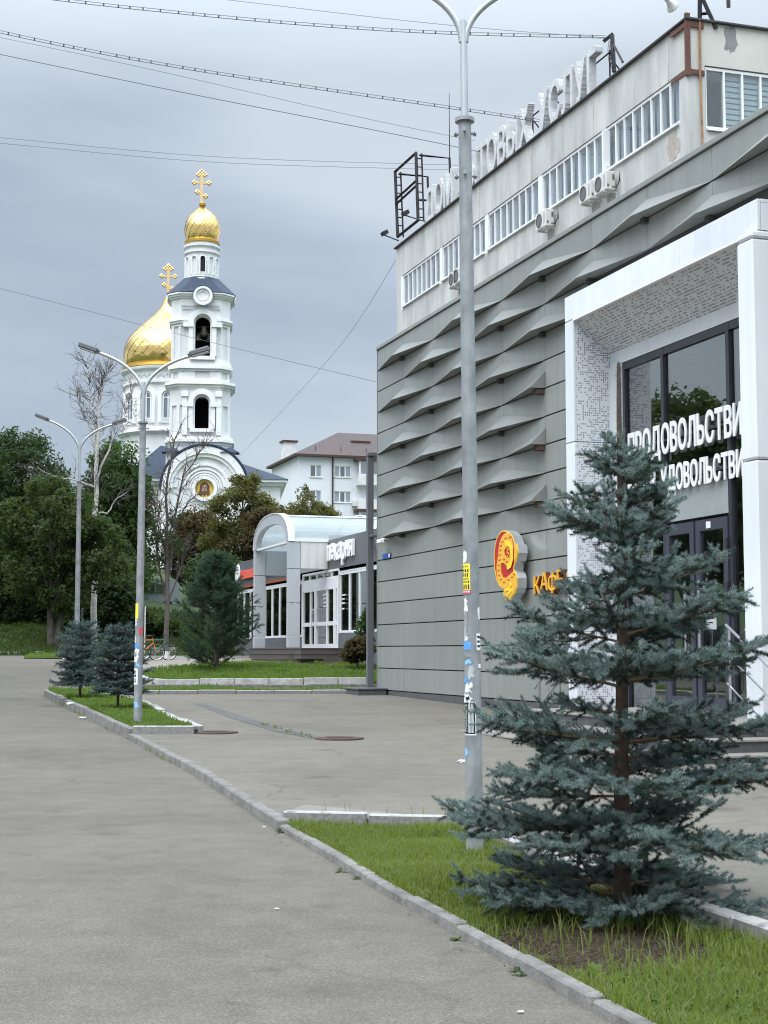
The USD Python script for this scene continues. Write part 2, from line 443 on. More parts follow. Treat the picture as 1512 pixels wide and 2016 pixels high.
mat('bakery_grey', (.105, .11, .118), .5, var=.06, scale=.8)
mat('bakery_stain', (.50, .49, .46), .6, c2=(.66, .66, .65), scale=1.6, stretch=(3, 3, .3))
mat('bakery_red', (.30, .07, .035), .6, var=.2, scale=3)
mat('sign_orange', (.75, .20, .05), .5, c2=(.70, .05, .12), scale=1.4)
mat('brown_step', (.075, .062, .056), .7, var=.15, scale=6)
mat('bark', (.05, .040, .032), .95, c2=(.11, .09, .072), scale=14, bump=.7, bscale=25, stretch=(1, 1, .3))
mat('bark_grey', (.055, .046, .04), .95, c2=(.13, .115, .10), scale=10, bump=.6, bscale=25, stretch=(1, 1, .4))
mat('birch_bark', (.34, .32, .29), .85, c2=(.62, .60, .56), scale=6, bump=.3, stretch=(.6, .6, 2.5))
mat('whitewash', (.62, .62, .60), .9, var=.1, scale=8)
mat('spruce_bark', (.045, .03, .021), .95, c2=(.10, .068, .046), scale=25, bump=.7, bscale=60)
mat('twig', (.17, .10, .05), .9, var=.3, scale=30)
mat('cable_black', (.07, .072, .078), .6)
mat('rubber', (.02, .02, .02), .8)
mat('bike_orange', (.75, .20, .02), .35)
mat('bike_teal', (.02, .16, .13), .35)
mat('van_paint', (.20, .235, .235), .3, var=.03, coat=.4)
mat('car_glass', (.02, .024, .026), .08, spec=.8)
mat('rust_iron', (.06, .04, .032), .85, c2=(.12, .085, .068), scale=14, bump=.4)
mat('orange_tin', (.65, .22, .03), .5)
mat('stake_wood', (.50, .49, .45), .9, var=.15, scale=12)
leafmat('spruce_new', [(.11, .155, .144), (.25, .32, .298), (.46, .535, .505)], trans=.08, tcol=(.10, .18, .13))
leafmat('spruce_old', [(.016, .030, .023), (.04, .066, .054), (.09, .13, .11)], trans=.06, tcol=(.06, .1, .05))  # deeper green of older needles, darkened further to carry the crown self-shadow
leafmat('spruce_far', [(.060, .095, .092), (.125, .178, .172), (.20, .265, .255)], trans=.08, tcol=(.08, .14, .1))
leafmat('pine_needles', [(.024, .046, .030), (.048, .088, .054), (.085, .135, .078)], trans=.12, tcol=(.08, .14, .05))
leafmat('leaf_dark', [(.011, .025, .009), (.028, .053, .016), (.060, .094, .028)])
leafmat('leaf_mid', [(.018, .035, .010), (.045, .072, .020), (.095, .125, .034)])
leafmat('leaf_olive', [(.05, .055, .018), (.11, .112, .034), (.20, .18, .06)])
leafmat('leaf_brown', [(.034, .030, .013), (.075, .062, .023), (.12, .10, .036)], tcol=(.12, .08, .02))
leafmat('leaf_green', [(.019, .042, .012), (.045, .084, .023), (.082, .138, .039)])
leafmat('grass_blades', [(.060, .088, .019), (.125, .165, .036), (.23, .265, .075)], trans=.25)
leafmat('grass_dry', [(.09, .10, .03), (.18, .18, .06), (.30, .28, .11)], trans=.3)
leafmat('grass_far', [(.05, .088, .016), (.10, .158, .030), (.165, .235, .055)], trans=.3)
pane('shop_glass', (.62, .67, .66), f0=.20)
pane('window_glass', (.86, .90, .91), f0=.14)
M['vault_glass'] = usdkit.material(stage, '/World/Looks/vault_glass', {
    "p": ("principled_bsdf", {"base_color": (.56, .61, .61), "roughness": .25}), "t": ("translucent_bsdf", {"color": (.62, .68, .68)}), "tr": ("transparent_bsdf", {"color": (.8, .9, .9)}),
    "m1": ("mix_closure", {"fac": .35}), "m2": ("mix_closure", {"fac": .35})},
    [("p.BSDF", "m1.closure1"), ("t.BSDF", "m1.closure2"), ("m1.closure", "m2.closure1"), ("tr.BSDF", "m2.closure2")], surface="m2.closure")


def perforated(name, u, v, base):
    """White sheet metal with the print of small holes, denser towards the back of the recess."""
    M[name] = usdkit.material(stage, '/World/Looks/' + name, {
        "tc": ("texture_coordinate", {}), "s": ("separate_xyz", {}),
        "u": ("math", {"math_type": "multiply", "value2": 1 / .042}), "v": ("math", {"math_type": "multiply", "value2": 1 / .042}),
        "fu": ("math", {"math_type": "floor"}), "fv": ("math", {"math_type": "floor"}),
        "ru": ("math", {"math_type": "fraction"}), "rv": ("math", {"math_type": "fraction"}),
        "cu": ("math", {"math_type": "subtract", "value2": .5}), "cv": ("math", {"math_type": "subtract", "value2": .5}),
        "du": ("math", {"math_type": "multiply"}), "d2": ("math", {"math_type": "multiply_add"}), "dd": ("math", {"math_type": "less_than", "value2": .095}),
        "cell": ("combine_xyz", {"z": 3.0}), "wn": ("white_noise_texture", {"dimensions": "3D"}),
        "th": ("map_range", {"from_min": -.52, "from_max": -.12, "to_min": .30, "to_max": .58, "clamp": True}), "on": ("math", {"math_type": "less_than"}),
        "mk": ("math", {"math_type": "multiply"}),
        "mx": ("mix_color", {"a": base, "b": (.035, .036, .045)}), "p": ("principled_bsdf", {"roughness": .4})},
        [("tc.object", "s.vector"), (f"s.{u}", "u.value1"), (f"s.{v}", "v.value1"), ("u.value", "fu.value1"), ("v.value", "fv.value1"),
         ("u.value", "ru.value1"), ("v.value", "rv.value1"), ("ru.value", "cu.value1"), ("rv.value", "cv.value1"),
         ("cu.value", "du.value1"), ("cu.value", "du.value2"), ("cv.value", "d2.value1"), ("cv.value", "d2.value2"), ("du.value", "d2.value3"), ("d2.value", "dd.value1"),
         ("fu.value", "cell.x"), ("fv.value", "cell.y"), ("cell.vector", "wn.vector"), ("s.y", "th.value"), ("wn.value", "on.value1"), ("th.result", "on.value2"),
         ("dd.value", "mk.value1"), ("on.value", "mk.value2"), ("mk.value", "mx.fac"), ("mx.result", "p.base_color")], surface="p.BSDF")


perforated('perforated_jamb', 'y', 'z', (.68, .70, .735))
perforated('perforated_soffit', 'x', 'y', (.60, .605, .60))
M['lamp_strip'] = usdkit.material(stage, '/World/Looks/lamp_strip', {"e": ("emission", {"color": (1, .98, .95), "strength": 3.0})}, [], surface="e.emission")


# ------------------------------------------------------------------ ground sheets
def sheet(poly, dz, top=None, step=None):
    """A ground sheet that follows the slope: split where the slope changes."""
    v, f, n = [], [], 0
    x0, y0, x1, y1 = poly.bounds
    ys = sorted({y0, y1, *[q for q in GY if y0 < q < y1]})
    for a, b in zip(ys[:-1], ys[1:]):
        part = poly.intersection(sbox(x0 - 1, a, x1 + 1, b))
        for q in getattr(part, 'geoms', [part]):
            if q.geom_type != 'Polygon' or q.area < 1e-7:
                continue
            vv, ff = trimesh.creation.triangulate_polygon(q, engine='earcut')
            z = g(np.clip(vv[:, 1], a, b)) + dz
            t = np.column_stack([vv, z])
            c = np.cross(t[ff[:, 1]] - t[ff[:, 0]], t[ff[:, 2]] - t[ff[:, 0]])[:, 2] < 0
            ff[c] = ff[c][:, ::-1]
            v.append(t)
            f.append(ff + n)
            n += len(t)
    return trimesh.Trimesh(np.vstack(v), np.vstack(f), process=False)


P2 = lambda px, py, dz=0.0: tuple(gnd(px, py, dz)[:2])
KERB = [P2(*k) for k in [(90, 1368), (160, 1405), (260, 1455), (400, 1530)]] + [P2(*k, .065) for k in [(560, 1620), (655, 1673), (760, 1736), (880, 1800), (1000, 1862), (1068, 1901), (1190, 1965), (1290, 2012)]] + [(1.66, 4.6), (2.2, 2.5), (2.7, 0.5)]
kerb_line = LineString(KERB)
near_island = Polygon(KERB[4:-1] + [(3.6, 3.0), (2.95, 5.4), (2.07, 8.45), (.95, 12.3), (.63, 13.5), (-.78, 13.75)])
far_pts = [KERB[2], (-3.0, 25.05), (-4.0, 28.69), (-5.06, 33.1), (-6.3, 37.2), (-8.2, 41.5), KERB[0]]
far_island = Polygon([KERB[0], KERB[1], KERB[2]] + far_pts[1:-1])

gx = np.concatenate([np.linspace(-400, -40, 16), np.linspace(-36, 36, 37), np.linspace(40, 400, 16)])
gy = np.unique(np.concatenate([np.linspace(-60, 76, 35), np.linspace(76, 180, 53), np.linspace(190, 700, 18), GY]))
XX, YY = np.meshgrid(gx, gy)
ZZ = g(YY) - .12
bumpy = np.clip((YY - 74) / 20, 0, 1)
ZZ = ZZ + bumpy * (meshkit.fbm(np.stack([XX * .07, YY * .07, 0 * XX], -1), 3) - .5) * 1.2
ZZ = np.where((XX < -13) & (YY > 68), ZZ + np.clip((YY - 70) / 6, 0, 1) * np.clip((-13 - XX) / 5, 0, 1) * 1.1, ZZ)
ix = np.arange(len(gy) - 1)[:, None] * len(gx) + np.arange(len(gx) - 1)[None]
F4 = np.stack([ix, ix + 1, ix + len(gx) + 1, ix + len(gx)], -1).reshape(-1, 4)
obj('ground', (np.stack([XX, YY, ZZ], -1).reshape(-1, 3), F4), 'hill_turf', smooth=True, label='green sloping ground and hillside under the church and trees', cat='ground', kind='structure')

path_poly = Polygon([(-60, -20), (3, -20), (2.7, .5)] + KERB[::-1][1:] + [(-8.6, 43.0), (8, 43.2), (8, 56), (-3, 58), (-4, 69.0), (-60, 69.0)])
hole_bank = Polygon([P2(255, 1330), P2(300, 1348), P2(733, 1346), (4, 46.4), (4, 50.5), P2(690, 1312), P2(600, 1313), P2(480, 1309), P2(350, 1316)])
strip_far = Polygon([(-8.0, 40.62), (-.9, 41.1), (4, 41.3), (4, 44.1), (-8.4, 43.9)])
path_poly = path_poly.difference(hole_bank).difference(strip_far)
obj('path', sheet(path_poly, 0.0), 'path_asphalt', label='wide worn grey asphalt path running along the kerb into the distance', cat='path', kind='structure')
bak_pave = Polygon([P2(262, 1324), P2(300, 1300), P2(330, 1292), P2(480, 1296), P2(640, 1300), (3, 54), (3, 50.6), P2(690, 1311), P2(600, 1312), P2(480, 1308), P2(350, 1315)])
obj('bakery_pavement', sheet(bak_pave, .006), 'paving_far', label='pale beige pavement in front of the arched bakery steps', cat='pavement', kind='structure')

court = Polygon(KERB[2:] + [(9, .5), (9.0, 14.0), (3.4, 30), (.05, 40.9), (-.9, 41.05), (-8.0, 40.6)] + [KERB[1]])
court = court.difference(near_island.buffer(.02)).difference(far_island.buffer(.02))
obj('forecourt', sheet(court, .085), 'court_asphalt', label='pale grey asphalt forecourt between the kerbs and the grey panelled building', cat='pavement', kind='structure')
stn = Polygon([P2(560, 1600, .085), P2(600, 1585, .085), P2(720, 1596, .085), P2(800, 1604, .085), P2(790, 1609, .085), P2(585, 1615, .085)])
obj('forecourt_dirt', sheet(stn.intersection(court), .089), 'soil_dust' if 'soil_dust' in M else mat('soil_dust', (.19, .165, .14), .95, c2=(.25, .235, .215), scale=3) and 'soil_dust', label='brownish dusty stain on the forecourt by the near planter', cat='dirt', kind='stuff')
pt = Polygon([P2(*k, .085) for k in [(385, 1386), (402, 1385), (470, 1408), (560, 1436), (640, 1453), (625, 1456), (540, 1440), (452, 1413)]])
obj('asphalt_repair', sheet(pt, .0895), 'patch_asphalt', label='long dark repair strip in the forecourt asphalt', cat='asphalt patch', kind='structure')
obj('near_planter_soil', sheet(near_island, .0), 'turf_soil', label='grassy soil bed of the near planter under the large blue spruce', cat='planting bed', kind='structure')
BARE = Point(1.20, 8.45)
bare = affinity.scale(BARE.buffer(1.0), .66, .92)
bare = Polygon([(x * (1 + .0) + .09 * math.sin(7 * i), y + .12 * math.cos(5 * i)) for i, (x, y) in enumerate(bare.exterior.coords[:-1])]).buffer(0).intersection(near_island.buffer(-.06))
obj('bare_earth', sheet(bare, .005), 'soil', label='patch of bare dark earth under the large blue spruce', cat='soil', kind='structure')
obj('far_planter_soil', sheet(far_island, .15), 'turf_soil', label='grassy bed of the raised planter with two small spruces', cat='planting bed', kind='structure')
obj('front_strip_soil', sheet(strip_far, .06), 'turf_soil', label='narrow grass strip behind the forecourt end kerb', cat='planting bed', kind='structure')


def bank_z(y):
    return g(y) + .04


obj('grass_bank', sheet(hole_bank, .04), 'turf_soil', label='low grass bank with the dark pine before the bakery', cat='grass bank', kind='structure')
ilot = Polygon([P2(45, 1297), P2(120, 1297.5), P2(260, 1296), P2(250, 1289), P2(130, 1288.5), P2(60, 1291)])
obj('far_verge', sheet(ilot, .03), 'turf_soil', label='small grass verge at the far end of the path', cat='verge', kind='structure')


# ------------------------------------------------------------------ kerbs of separate stones
def kerb(name, label, pts, w, top, depth, m, length=1.0, gap=.012, side=0.0, tops=None, dzf=None, jitter=.006, seed=1):
    t = thing(name, label, 'kerb', kind='structure')
    rg = np.random.default_rng(seed)
    L = LineString(pts)
    n = max(1, int(round(L.length / length)))
    for i in range(n):
        a, b = np.array(L.interpolate(L.length * i / n).coords[0]), np.array(L.interpolate(L.length * (i + 1) / n).coords[0])
        d = (b - a) / np.linalg.norm(b - a)
        nrm = np.array([-d[1], d[0]])
        a2, b2 = a + d * gap, b - d * gap
        off = rg.normal(0, jitter, 2)
        mid = (a2 + b2) / 2 + nrm * (side + off[0] * .6)
        ln = np.linalg.norm(b2 - a2)
        mb = MB().box((-ln / 2, -w / 2, -depth), (ln / 2, w / 2, 0), .012)
        v = mb.get()
        ph = math.atan2(d[1], d[0])
        q = v.vertices
        x = mid[0] + q[:, 0] * math.cos(ph) - q[:, 1] * math.sin(ph)
        y = mid[1] + q[:, 0] * math.sin(ph) + q[:, 1] * math.cos(ph)
        ya, yb = (a2, b2)[0][1], (a2, b2)[1][1]
        zc = g(a2[1]) + (g(b2[1]) - g(a2[1])) * (q[:, 0] / ln + .5)
        v.vertices = np.column_stack([x, y, q[:, 2] + zc + top + off[1]])
        obj('kerbstone', v, m, t)
    return t


kerb('path_kerb', 'long low grey kerb of worn stones between asphalt path and planters', KERB[:3] , .12, .168, .4, 'kerb_stone', 1.0, side=-.0, jitter=.006, seed=3)
kerb('path_kerb', 'low grey kerb between asphalt path and forecourt from far planter to near planter', KERB[2:5], .115, .090, .3, 'kerb_stone', 1.0, jitter=.003, seed=4)
kerb('path_kerb', 'low grey weed-grown kerb between asphalt path and near planter', KERB[4:], .085, .06, .3, 'kerb_stone', 1.0, jitter=.0045, seed=5)
kerb('planter_kerb', 'white painted stone kerb along the far edge of the near planter', [(-.90, 13.80), (.62, 13.55)], .10, .135, .4, 'kerb_paint', .9, seed=6)
kerb('planter_kerb', 'white painted stone kerb along the right edge of the near planter', [(.66, 13.5), (.95, 12.3), (2.07, 8.45), (2.95, 5.4), (3.6, 3.0)], .13, .135, .4, 'kerb_paint', 1.0, seed=7)
kerb('planter_kerb', 'white topped kerb along the near end of the far planter', [KERB[2], (-3.05, 25.05)], .16, .215, .4, 'kerb_paint', .9, seed=8, jitter=.003)
kerb('planter_kerb', 'broken white painted kerb along the right side of the far planter', [(-3.0, 25.1), (-4.0, 28.69), (-5.06, 33.1), (-6.3, 37.2), (-8.2, 41.5)], .15, .21, .4, 'kerb_paint', 1.0, seed=9, jitter=.012)
kerb('court_kerb', 'white topped dark kerb closing the far end of the forecourt', [(-7.9, 40.55), (-.9, 41.05)], .16, .19, .4, 'kerb_paint', 1.0, seed=10, jitter=.008)
kerb('court_kerb', 'grey low stone edging behind the narrow grass strip', [(-8.2, 44.0), (.2, 44.3)], .2, .13, .5, 'kerb_stone', 1.2, seed=11, jitter=.008)
kerb('bank_kerb', 'white painted kerb along the foot of the grass bank', [P2(258, 1334), P2(300, 1349), P2(733, 1346)], .16, .18, .4, 'kerb_white', 1.0, seed=12, jitter=.008)
kerb('far_kerb', 'pale kerb at the foot of the wooded hillside beyond the path', [(-60, 69.6), P2(0, 1289), P2(110, 1287)], .16, .12, .4, 'kerb_paint', 2.0, seed=13)
kerb('far_kerb', 'short whitewashed kerb by the bare forked tree', [P2(300, 1280), P2(350, 1279.5)], .16, .12, .4, 'kerb_paint', 1.0, seed=14)


# ================================================================== the grey panelled building
PW, PH, Z0 = 2.22, .57, .584          # panel module along the wall, row height, top of the plinth
bld = thing('service_building', 'grey panelled two storey building with protruding fins under a weathered concrete top floor', 'building', (C0[0], C0[1], 0), RZ)
ZT = Z0 + 16 * PH
P_S0, P_S1, P_TOP, P_Y, G_Y = 13.15, 19.88, 8.2, -.5, .27      # the white portal
S_END = 26.0


def prims_of(n):
    """Columns whose fins stand on joint row n (row n is the joint below panel n)."""
    if n >= 13:
        last = 11
    else:
        last = 5
    return [c for c in range(1 if n % 2 else 2, last + 1, 2)] if 7 <= n <= 15 else []


w = MB()
w.box((.02, .06, .0), (P_S0 + .1, .5, ZT - .02))
w.box((P_S0 + .1, .06, P_TOP - .1), (P_S1 - .1, .5, ZT - .02))
w.box((P_S1 - .1, .06, 0), (S_END, .5, ZT - .02))
w.box((.02, .5, .0), (.3, 14, ZT - .02))
obj('wall_core', w, 'panel_back', bld)
for n in range(16):
    for c in range(0, 12):
        a, b = c * PW, (c + 1) * PW
        z0, z1 = Z0 + n * PH + .012, Z0 + (n + 1) * PH - .012
        if z0 < P_TOP:
            if a >= P_S0 - .05 and b <= P_S1 + .05:
                continue
            if a < P_S0 < b:
                b = P_S0 - .01
            if a < P_S1 < b:
                a = P_S1 + .01
        if b - a < .05:
            continue
        obj('wall_panel', MB().box((a + .004, 0.0, z0), (b - .004, .055, z1), .006), 'grey_panel', bld)
# protruding fins: the lower edge of the panel row is bent outwards at every second joint
for n in range(7, 16):
    zr = Z0 + n * PH
    for c in prims_of(n):
        s0, s1, sc = (c - 1) * PW + .01, (c + 1) * PW - .01, c * PW
        if n == 13 and sc > P_S0 - 1.2:
            continue
        half = (n <= 12 and c == 5)
        out = .33
        L_, R_, A_, B_ = (s0, -.006, zr + .004), (s1, -.006, zr + .004), (sc, -.006, zr + .33), (sc, -out, zr - .0)
        D_ = (sc, -.006, zr + .0)
        m = MB()
        if half:
            m.add([L_, A_, B_, D_], [[0, 1, 2], [1, 3, 2], [0, 2, 3], [0, 3, 1]])
        else:
            m.add([L_, R_, A_, B_, D_], [[0, 2, 3], [2, 1, 3], [0, 3, 4], [3, 1, 4], [0, 4, 2], [4, 1, 2]])
        fin = obj('fin', fix(m), 'grey_panel', bld)
        if not half:
            obj('bracket', MB().box((sc - .09, -.10, zr - .10), (sc + .05, -.004, zr - .015)), 'panel_back', fin)
        else:
            obj('bracket', MB().box((sc - .22, -.17, zr - .11), (sc - .02, -.004, zr - .012)), 'cap_brown', fin)
obj('coping', MB().box((-.03, -.04, ZT), (S_END, .62, ZT + .10), .01), 'grey_panel', bld)
obj('plinth', MB().box((.05, .005, .05), (P_S0 + .3, .25, Z0 - .012), .004), 'plinth_stone', bld)
obj('corner_block', MB().box((-.5, -.80, .2), (.9, -.03, .60), .02).box((-.52, -.82, .602), (.92, .0, .64), .008), 'plinth_stone', bld)
obj('corner_trim', MB().box((-.02, -.012, Z0), (.0, .5, ZT)), 'grey_panel', bld)

# the white entrance portal
portal = tag(UsdGeom.Xform.Define(stage, str(bld.GetPath()) + '/portal'))
JS, JE = 13.52, 19.48
LZ = 7.72                                    # front edge of the soffit
TB = P_TOP - LZ
sj = [fac(1213.7, 480, P_Y)[0], fac(1335.8, 420, P_Y)[0]]
edges = [P_S0] + sj + [18.05, P_S1]
for a, b in zip(edges[:-1], edges[1:]):
    a2 = a + (.0 if a > P_S0 else 0)
    obj('fascia_panel', MB().box((a2 + .004, P_Y, LZ + .01), (b - .004, P_Y + .06, P_TOP - .004), .008), 'white_panel', portal)
obj('end_panel', MB().box((P_S1 - .045, P_Y + .065, LZ + .012), (P_S1 - .003, .9, P_TOP - .055)), 'white_panel', portal)
obj('top_panel', MB().box((P_S0 + .002, P_Y + .065, P_TOP - .05), (P_S1 - .002, .06, P_TOP - .002)), 'white_panel', portal)
zj = [.56, 2.95, 5.44, LZ + .005]
for a, b in zip(zj[:-1], zj[1:]):
    obj('column_panel', MB().box((P_S0, P_Y, a + .007), (JS - .004, P_Y + .06, b - .007), .008), 'white_panel', portal)
    obj('jamb_panel', MB().box((JS - .05, P_Y + .062, a + .007), (JS, G_Y - .02, b - .007)), 'perforated_jamb', portal)
    obj('column_side', MB().box((P_S0 + .001, P_Y + .062, a + .007), (P_S0 + .04, .0, b - .007)), 'white_panel', portal)
for a, b in zip([.56, 4.35, 7.60], [4.35, 7.60, LZ + .005]):
    obj('column_panel', MB().box((JE, P_Y - .12, a + .007), (P_S1 + .02, P_Y + .25, b - .007), .03), 'white_panel', portal)
    obj('column_panel', MB().box((JE + .02, P_Y + .25, a + .007), (P_S1 + .015, .9, b - .007), .008), 'white_panel', portal)
mid_s = fac(1335, 600, 0)[0] + .25
for a, b in ((JS - .03, mid_s), (mid_s, JE + .05)):
    obj('soffit_panel', MB().add([(a + .005, P_Y + .05, LZ), (b - .005, P_Y + .05, LZ), (b - .005, G_Y - .02, 7.10), (a + .005, G_Y - .02, 7.10),
                                  (a + .005, P_Y + .05, LZ + .05), (b - .005, P_Y + .05, LZ + .05), (b - .005, G_Y - .02, 7.16), (a + .005, G_Y - .02, 7.16)],
                                 [[0, 1, 2, 3], [7, 6, 5, 4], [0, 4, 5, 1], [1, 5, 6, 2], [2, 6, 7, 3], [3, 7, 4, 0]]), 'perforated_soffit', portal)
obj('soffit_edge', MB().box((JS, P_Y - .012, LZ - .03), (JE, P_Y + .05, LZ + .006)), 'letter_white', portal)
obj('lintel', MB().box((JS + .003, G_Y - .03, 6.86), (JE, G_Y + .1, 7.11)), 'white_panel', portal)
obj('jamb_trim', MB().box((JS + .003, G_Y - .05, .6), (14.02, G_Y + .1, 6.855)), 'white_panel', portal)

# glazing: dark mullions, clear panes, a dim room behind
MUL = [14.05, 15.52, 17.70, 19.46]
TR = [.6, 3.76, 4.36, 6.85]
fr = MB()
for s in MUL:
    fr.box((s - .05, G_Y - .03, .6), (s + .05, G_Y + .07, 6.85))
fr.box((14.1, G_Y - .026, 6.72), (19.4, G_Y + .066, 6.846))
fr.box((14.1, G_Y - .026, 4.36), (19.4, G_Y + .066, 4.45))
obj('glazing_frame', fr, 'dark_frame', bld)
for a, b in zip(MUL[:-1], MUL[1:]):
    obj('pane', MB().box((a + .05, G_Y + .02, 4.45), (b - .05, G_Y + .032, 6.72)), 'shop_glass', bld)
    if abs(a - 15.52) > .1:
        obj('pane', MB().box((a + .05, G_Y + .02, .6), (b - .05, G_Y + .032, 4.36)), 'shop_glass', bld)
obj('lintel_panel', MB().box((15.57, G_Y + .0, 3.80), (17.65, G_Y + .04, 4.36)), 'lintel_panel', bld)
obj('interior', MB().box((13.6, 6.0, .5), (20, 6.1, 7.2)).box((13.3, .5, .5), (13.4, 6, 7.2)).box((20, .5, .5), (20.1, 6, 7.2)).box((13.3, .4, .45), (20.1, 6.1, .58)), 'dim_room', bld)
obj('interior_ceiling', MB().box((13.3, .45, 6.95), (20.1, 6.1, 7.05)), 'dim_room', bld)
p0, p1 = fac(1390, 733, 2.2), fac(1437, 714, 2.2)
obj('ceiling_lamp', MB().box((p0[0], 2.1, (p0[1] + p1[1]) / 2), (p1[0] + .25, 2.3, (p0[1] + p1[1]) / 2 + .06)), 'lamp_strip', bld)
for k, (a, b) in enumerate(((15.58, 16.56), (16.62, 17.64))):
    d = obj('door', MB().box((a, G_Y - .05, .62), (a + .14, G_Y + .04, 3.74)).box((b - .14, G_Y - .05, .62), (b, G_Y + .04, 3.74)).box((a + .14, G_Y - .05, 3.56), (b - .14, G_Y + .04, 3.74)).box((a + .14, G_Y - .05, .62), (b - .14, G_Y + .04, .85)), 'door_frame', bld)
    obj('pane', MB().box((a + .14, G_Y - .01, .85), (b - .14, G_Y + .005, 3.56)), 'shop_glass', d)
    hs = (b - .20) if k == 0 else (a + .20)
    obj('handle', MB().tube([(hs, G_Y - .12, 1.2), (hs, G_Y - .12, 2.75)], .022).tube([(hs, G_Y - .12, 1.5), (hs, G_Y - .04, 1.5)], .012).tube([(hs, G_Y - .12, 2.5), (hs, G_Y - .04, 2.5)], .012), 'stainless', d)
    if k == 1:
        for z in (2.55, 3.25):
            obj('hinge', MB().box((b - .05, G_Y - .08, z), (b + .02, G_Y - .03, z + .14)), 'black_steel', d)
        obj('notice', MB().box((a + .24, G_Y - .016, 1.95), (a + .56, G_Y - .011, 2.45)), 'paper_grey', d)
        nl = MB()
        for q in range(5):
            nl.box((a + .28, G_Y - .0175, 2.05 + q * .07), (a + .28 + (.18, .22, .2, .15, .22)[q], G_Y - .0165, 2.07 + q * .07))
        obj('notice_lines', nl, 'ink', d)
        obj('door_plate', MB().box((a + .36, G_Y - .056, 3.59), (a + .50, G_Y - .051, 3.70)), 'paper_white', d)

# ------------------------------------------------------------------ weathered concrete upper storey
U = .55
up = MB()
US0, US1, UZ = -.02, 16.09, 12.55
WZ0, WZ1 = 10.79, 11.70
up.box((US0, U, ZT - 3), (15.8, 13.5, WZ0)).box((US0, U, WZ1), (15.8, 13.5, UZ)).box((US0, U, WZ0), (.33, 13.5, WZ1))
up.box((US0, U + .9, WZ0), (15.8, 13.5, WZ1))
obj('concrete_wall', up, 'stucco', bld)
pil = MB().box((15.8, U - .03, ZT - 3), (US1 - .012, U + .26, UZ - .9), .02)
obj('corner_pier', pil, 'stucco', bld)
EY0, EZ0, EZ1 = .87, 10.6, 11.78
en = MB().box((15.8, U + .26, ZT - 3), (US1, 13.4, EZ0)).box((15.8, U + .26, EZ1), (US1, 13.4, UZ)).box((15.8, U + .26, EZ0), (US1, EY0, EZ1)).box((15.8, EY0 + 4.5, EZ0), (US1, 13.4, EZ1)).box((15.8, U - .0, UZ - .9), (US1 - .004, U + .26, UZ))
obj('end_wall', en, 'stucco_end', bld)
# parapet flashing, seams between the wall panels, patches
obj('parapet_flashing', MB().box((US0 - .05, U - .07, UZ), (US1 + .06, U + .3, UZ + .045), .01).box((US1 - .3, U + .3, UZ), (US1 + .06, 13.5, UZ + .045), .01), 'roof_felt', bld)
obj('roof', MB().box((US0, U + .3, UZ - .02), (US1 - .3, 13.5, UZ + .05)), 'roof_felt', bld)
seam = MB()
for s in np.arange(3.1, 16, 3.07):
    seam.box((s - .012, U - .012, WZ1 + .03), (s + .012, U + .01, UZ - .02))
obj('wall_seam', seam, 'stucco_end', bld)
def blob(cx, cz, rx, rz, seed, n=22):
    rg = np.random.default_rng(seed)
    a = np.arange(n) / n * 2 * np.pi
    r = 1 + rg.normal(0, .17, n)
    return Polygon(np.column_stack([cx + rx * r * np.cos(a), cz + rz * r * np.sin(a)])).buffer(0)
pc = fac(1326, 290, U)
obj('spalled_patch', MB().poly(blob(pc[0], pc[1], .24, .24, 2), -.001, .004, wall_map(U)), 'brick_patch', bld)
side_map = lambda x0: (lambda x, y, h: V3(x0 + h, x, y))
def endp(px, py):                      # point on the end wall (s = US1)
    r = ray(px, py)
    n = AX
    k = (C0 @ n + US1) / (r[:2] @ n)
    p = np.array([0, 0, EYE]) + k * r
    return np.array([(p[:2] - C0) @ BX, p[2]])
q = endp(1439, 78)
obj('bare_patch', MB().poly(blob(q[0], q[1], .13, .26, 5), -.001, .005, side_map(US1)), 'bare_patch', bld)
q0, q1 = endp(1385, 150), endp(1378, 130)
obj('downpipe', MB().tube([(US1 + .03, U + .22, UZ), (US1 + .03, U + .21, 11.6), (US1 + .03, U + .23, 10.5), (US1 + .03, U + .22, ZT)], .022, 6), 'rust_pipe', bld)
st = MB()
for z in (UZ - .97, UZ - .12):
    st.box((15.55, U - .05, z), (US1 + .03, U - .035, z + .09)).box((US1 + .005, U - .04, z), (US1 + .03, U + .30, z + .09))
st.box((US1 - .03, U - .055, UZ - 1.0), (US1 + .035, U - .036, UZ + .12)).box((US1 + .006, U - .05, UZ - 1.0), (US1 + .034, U + .03, UZ + .12))
obj('steel_bracing', st, 'red_oxide', bld)
obj('corner_pipe', MB().tube([(-.07, U + .1, ZT), (-.07, U + .1, UZ)], .05, 8).box((-.13, U + .03, UZ - .35), (-.02, U + .2, UZ + .03)), 'stucco', bld)

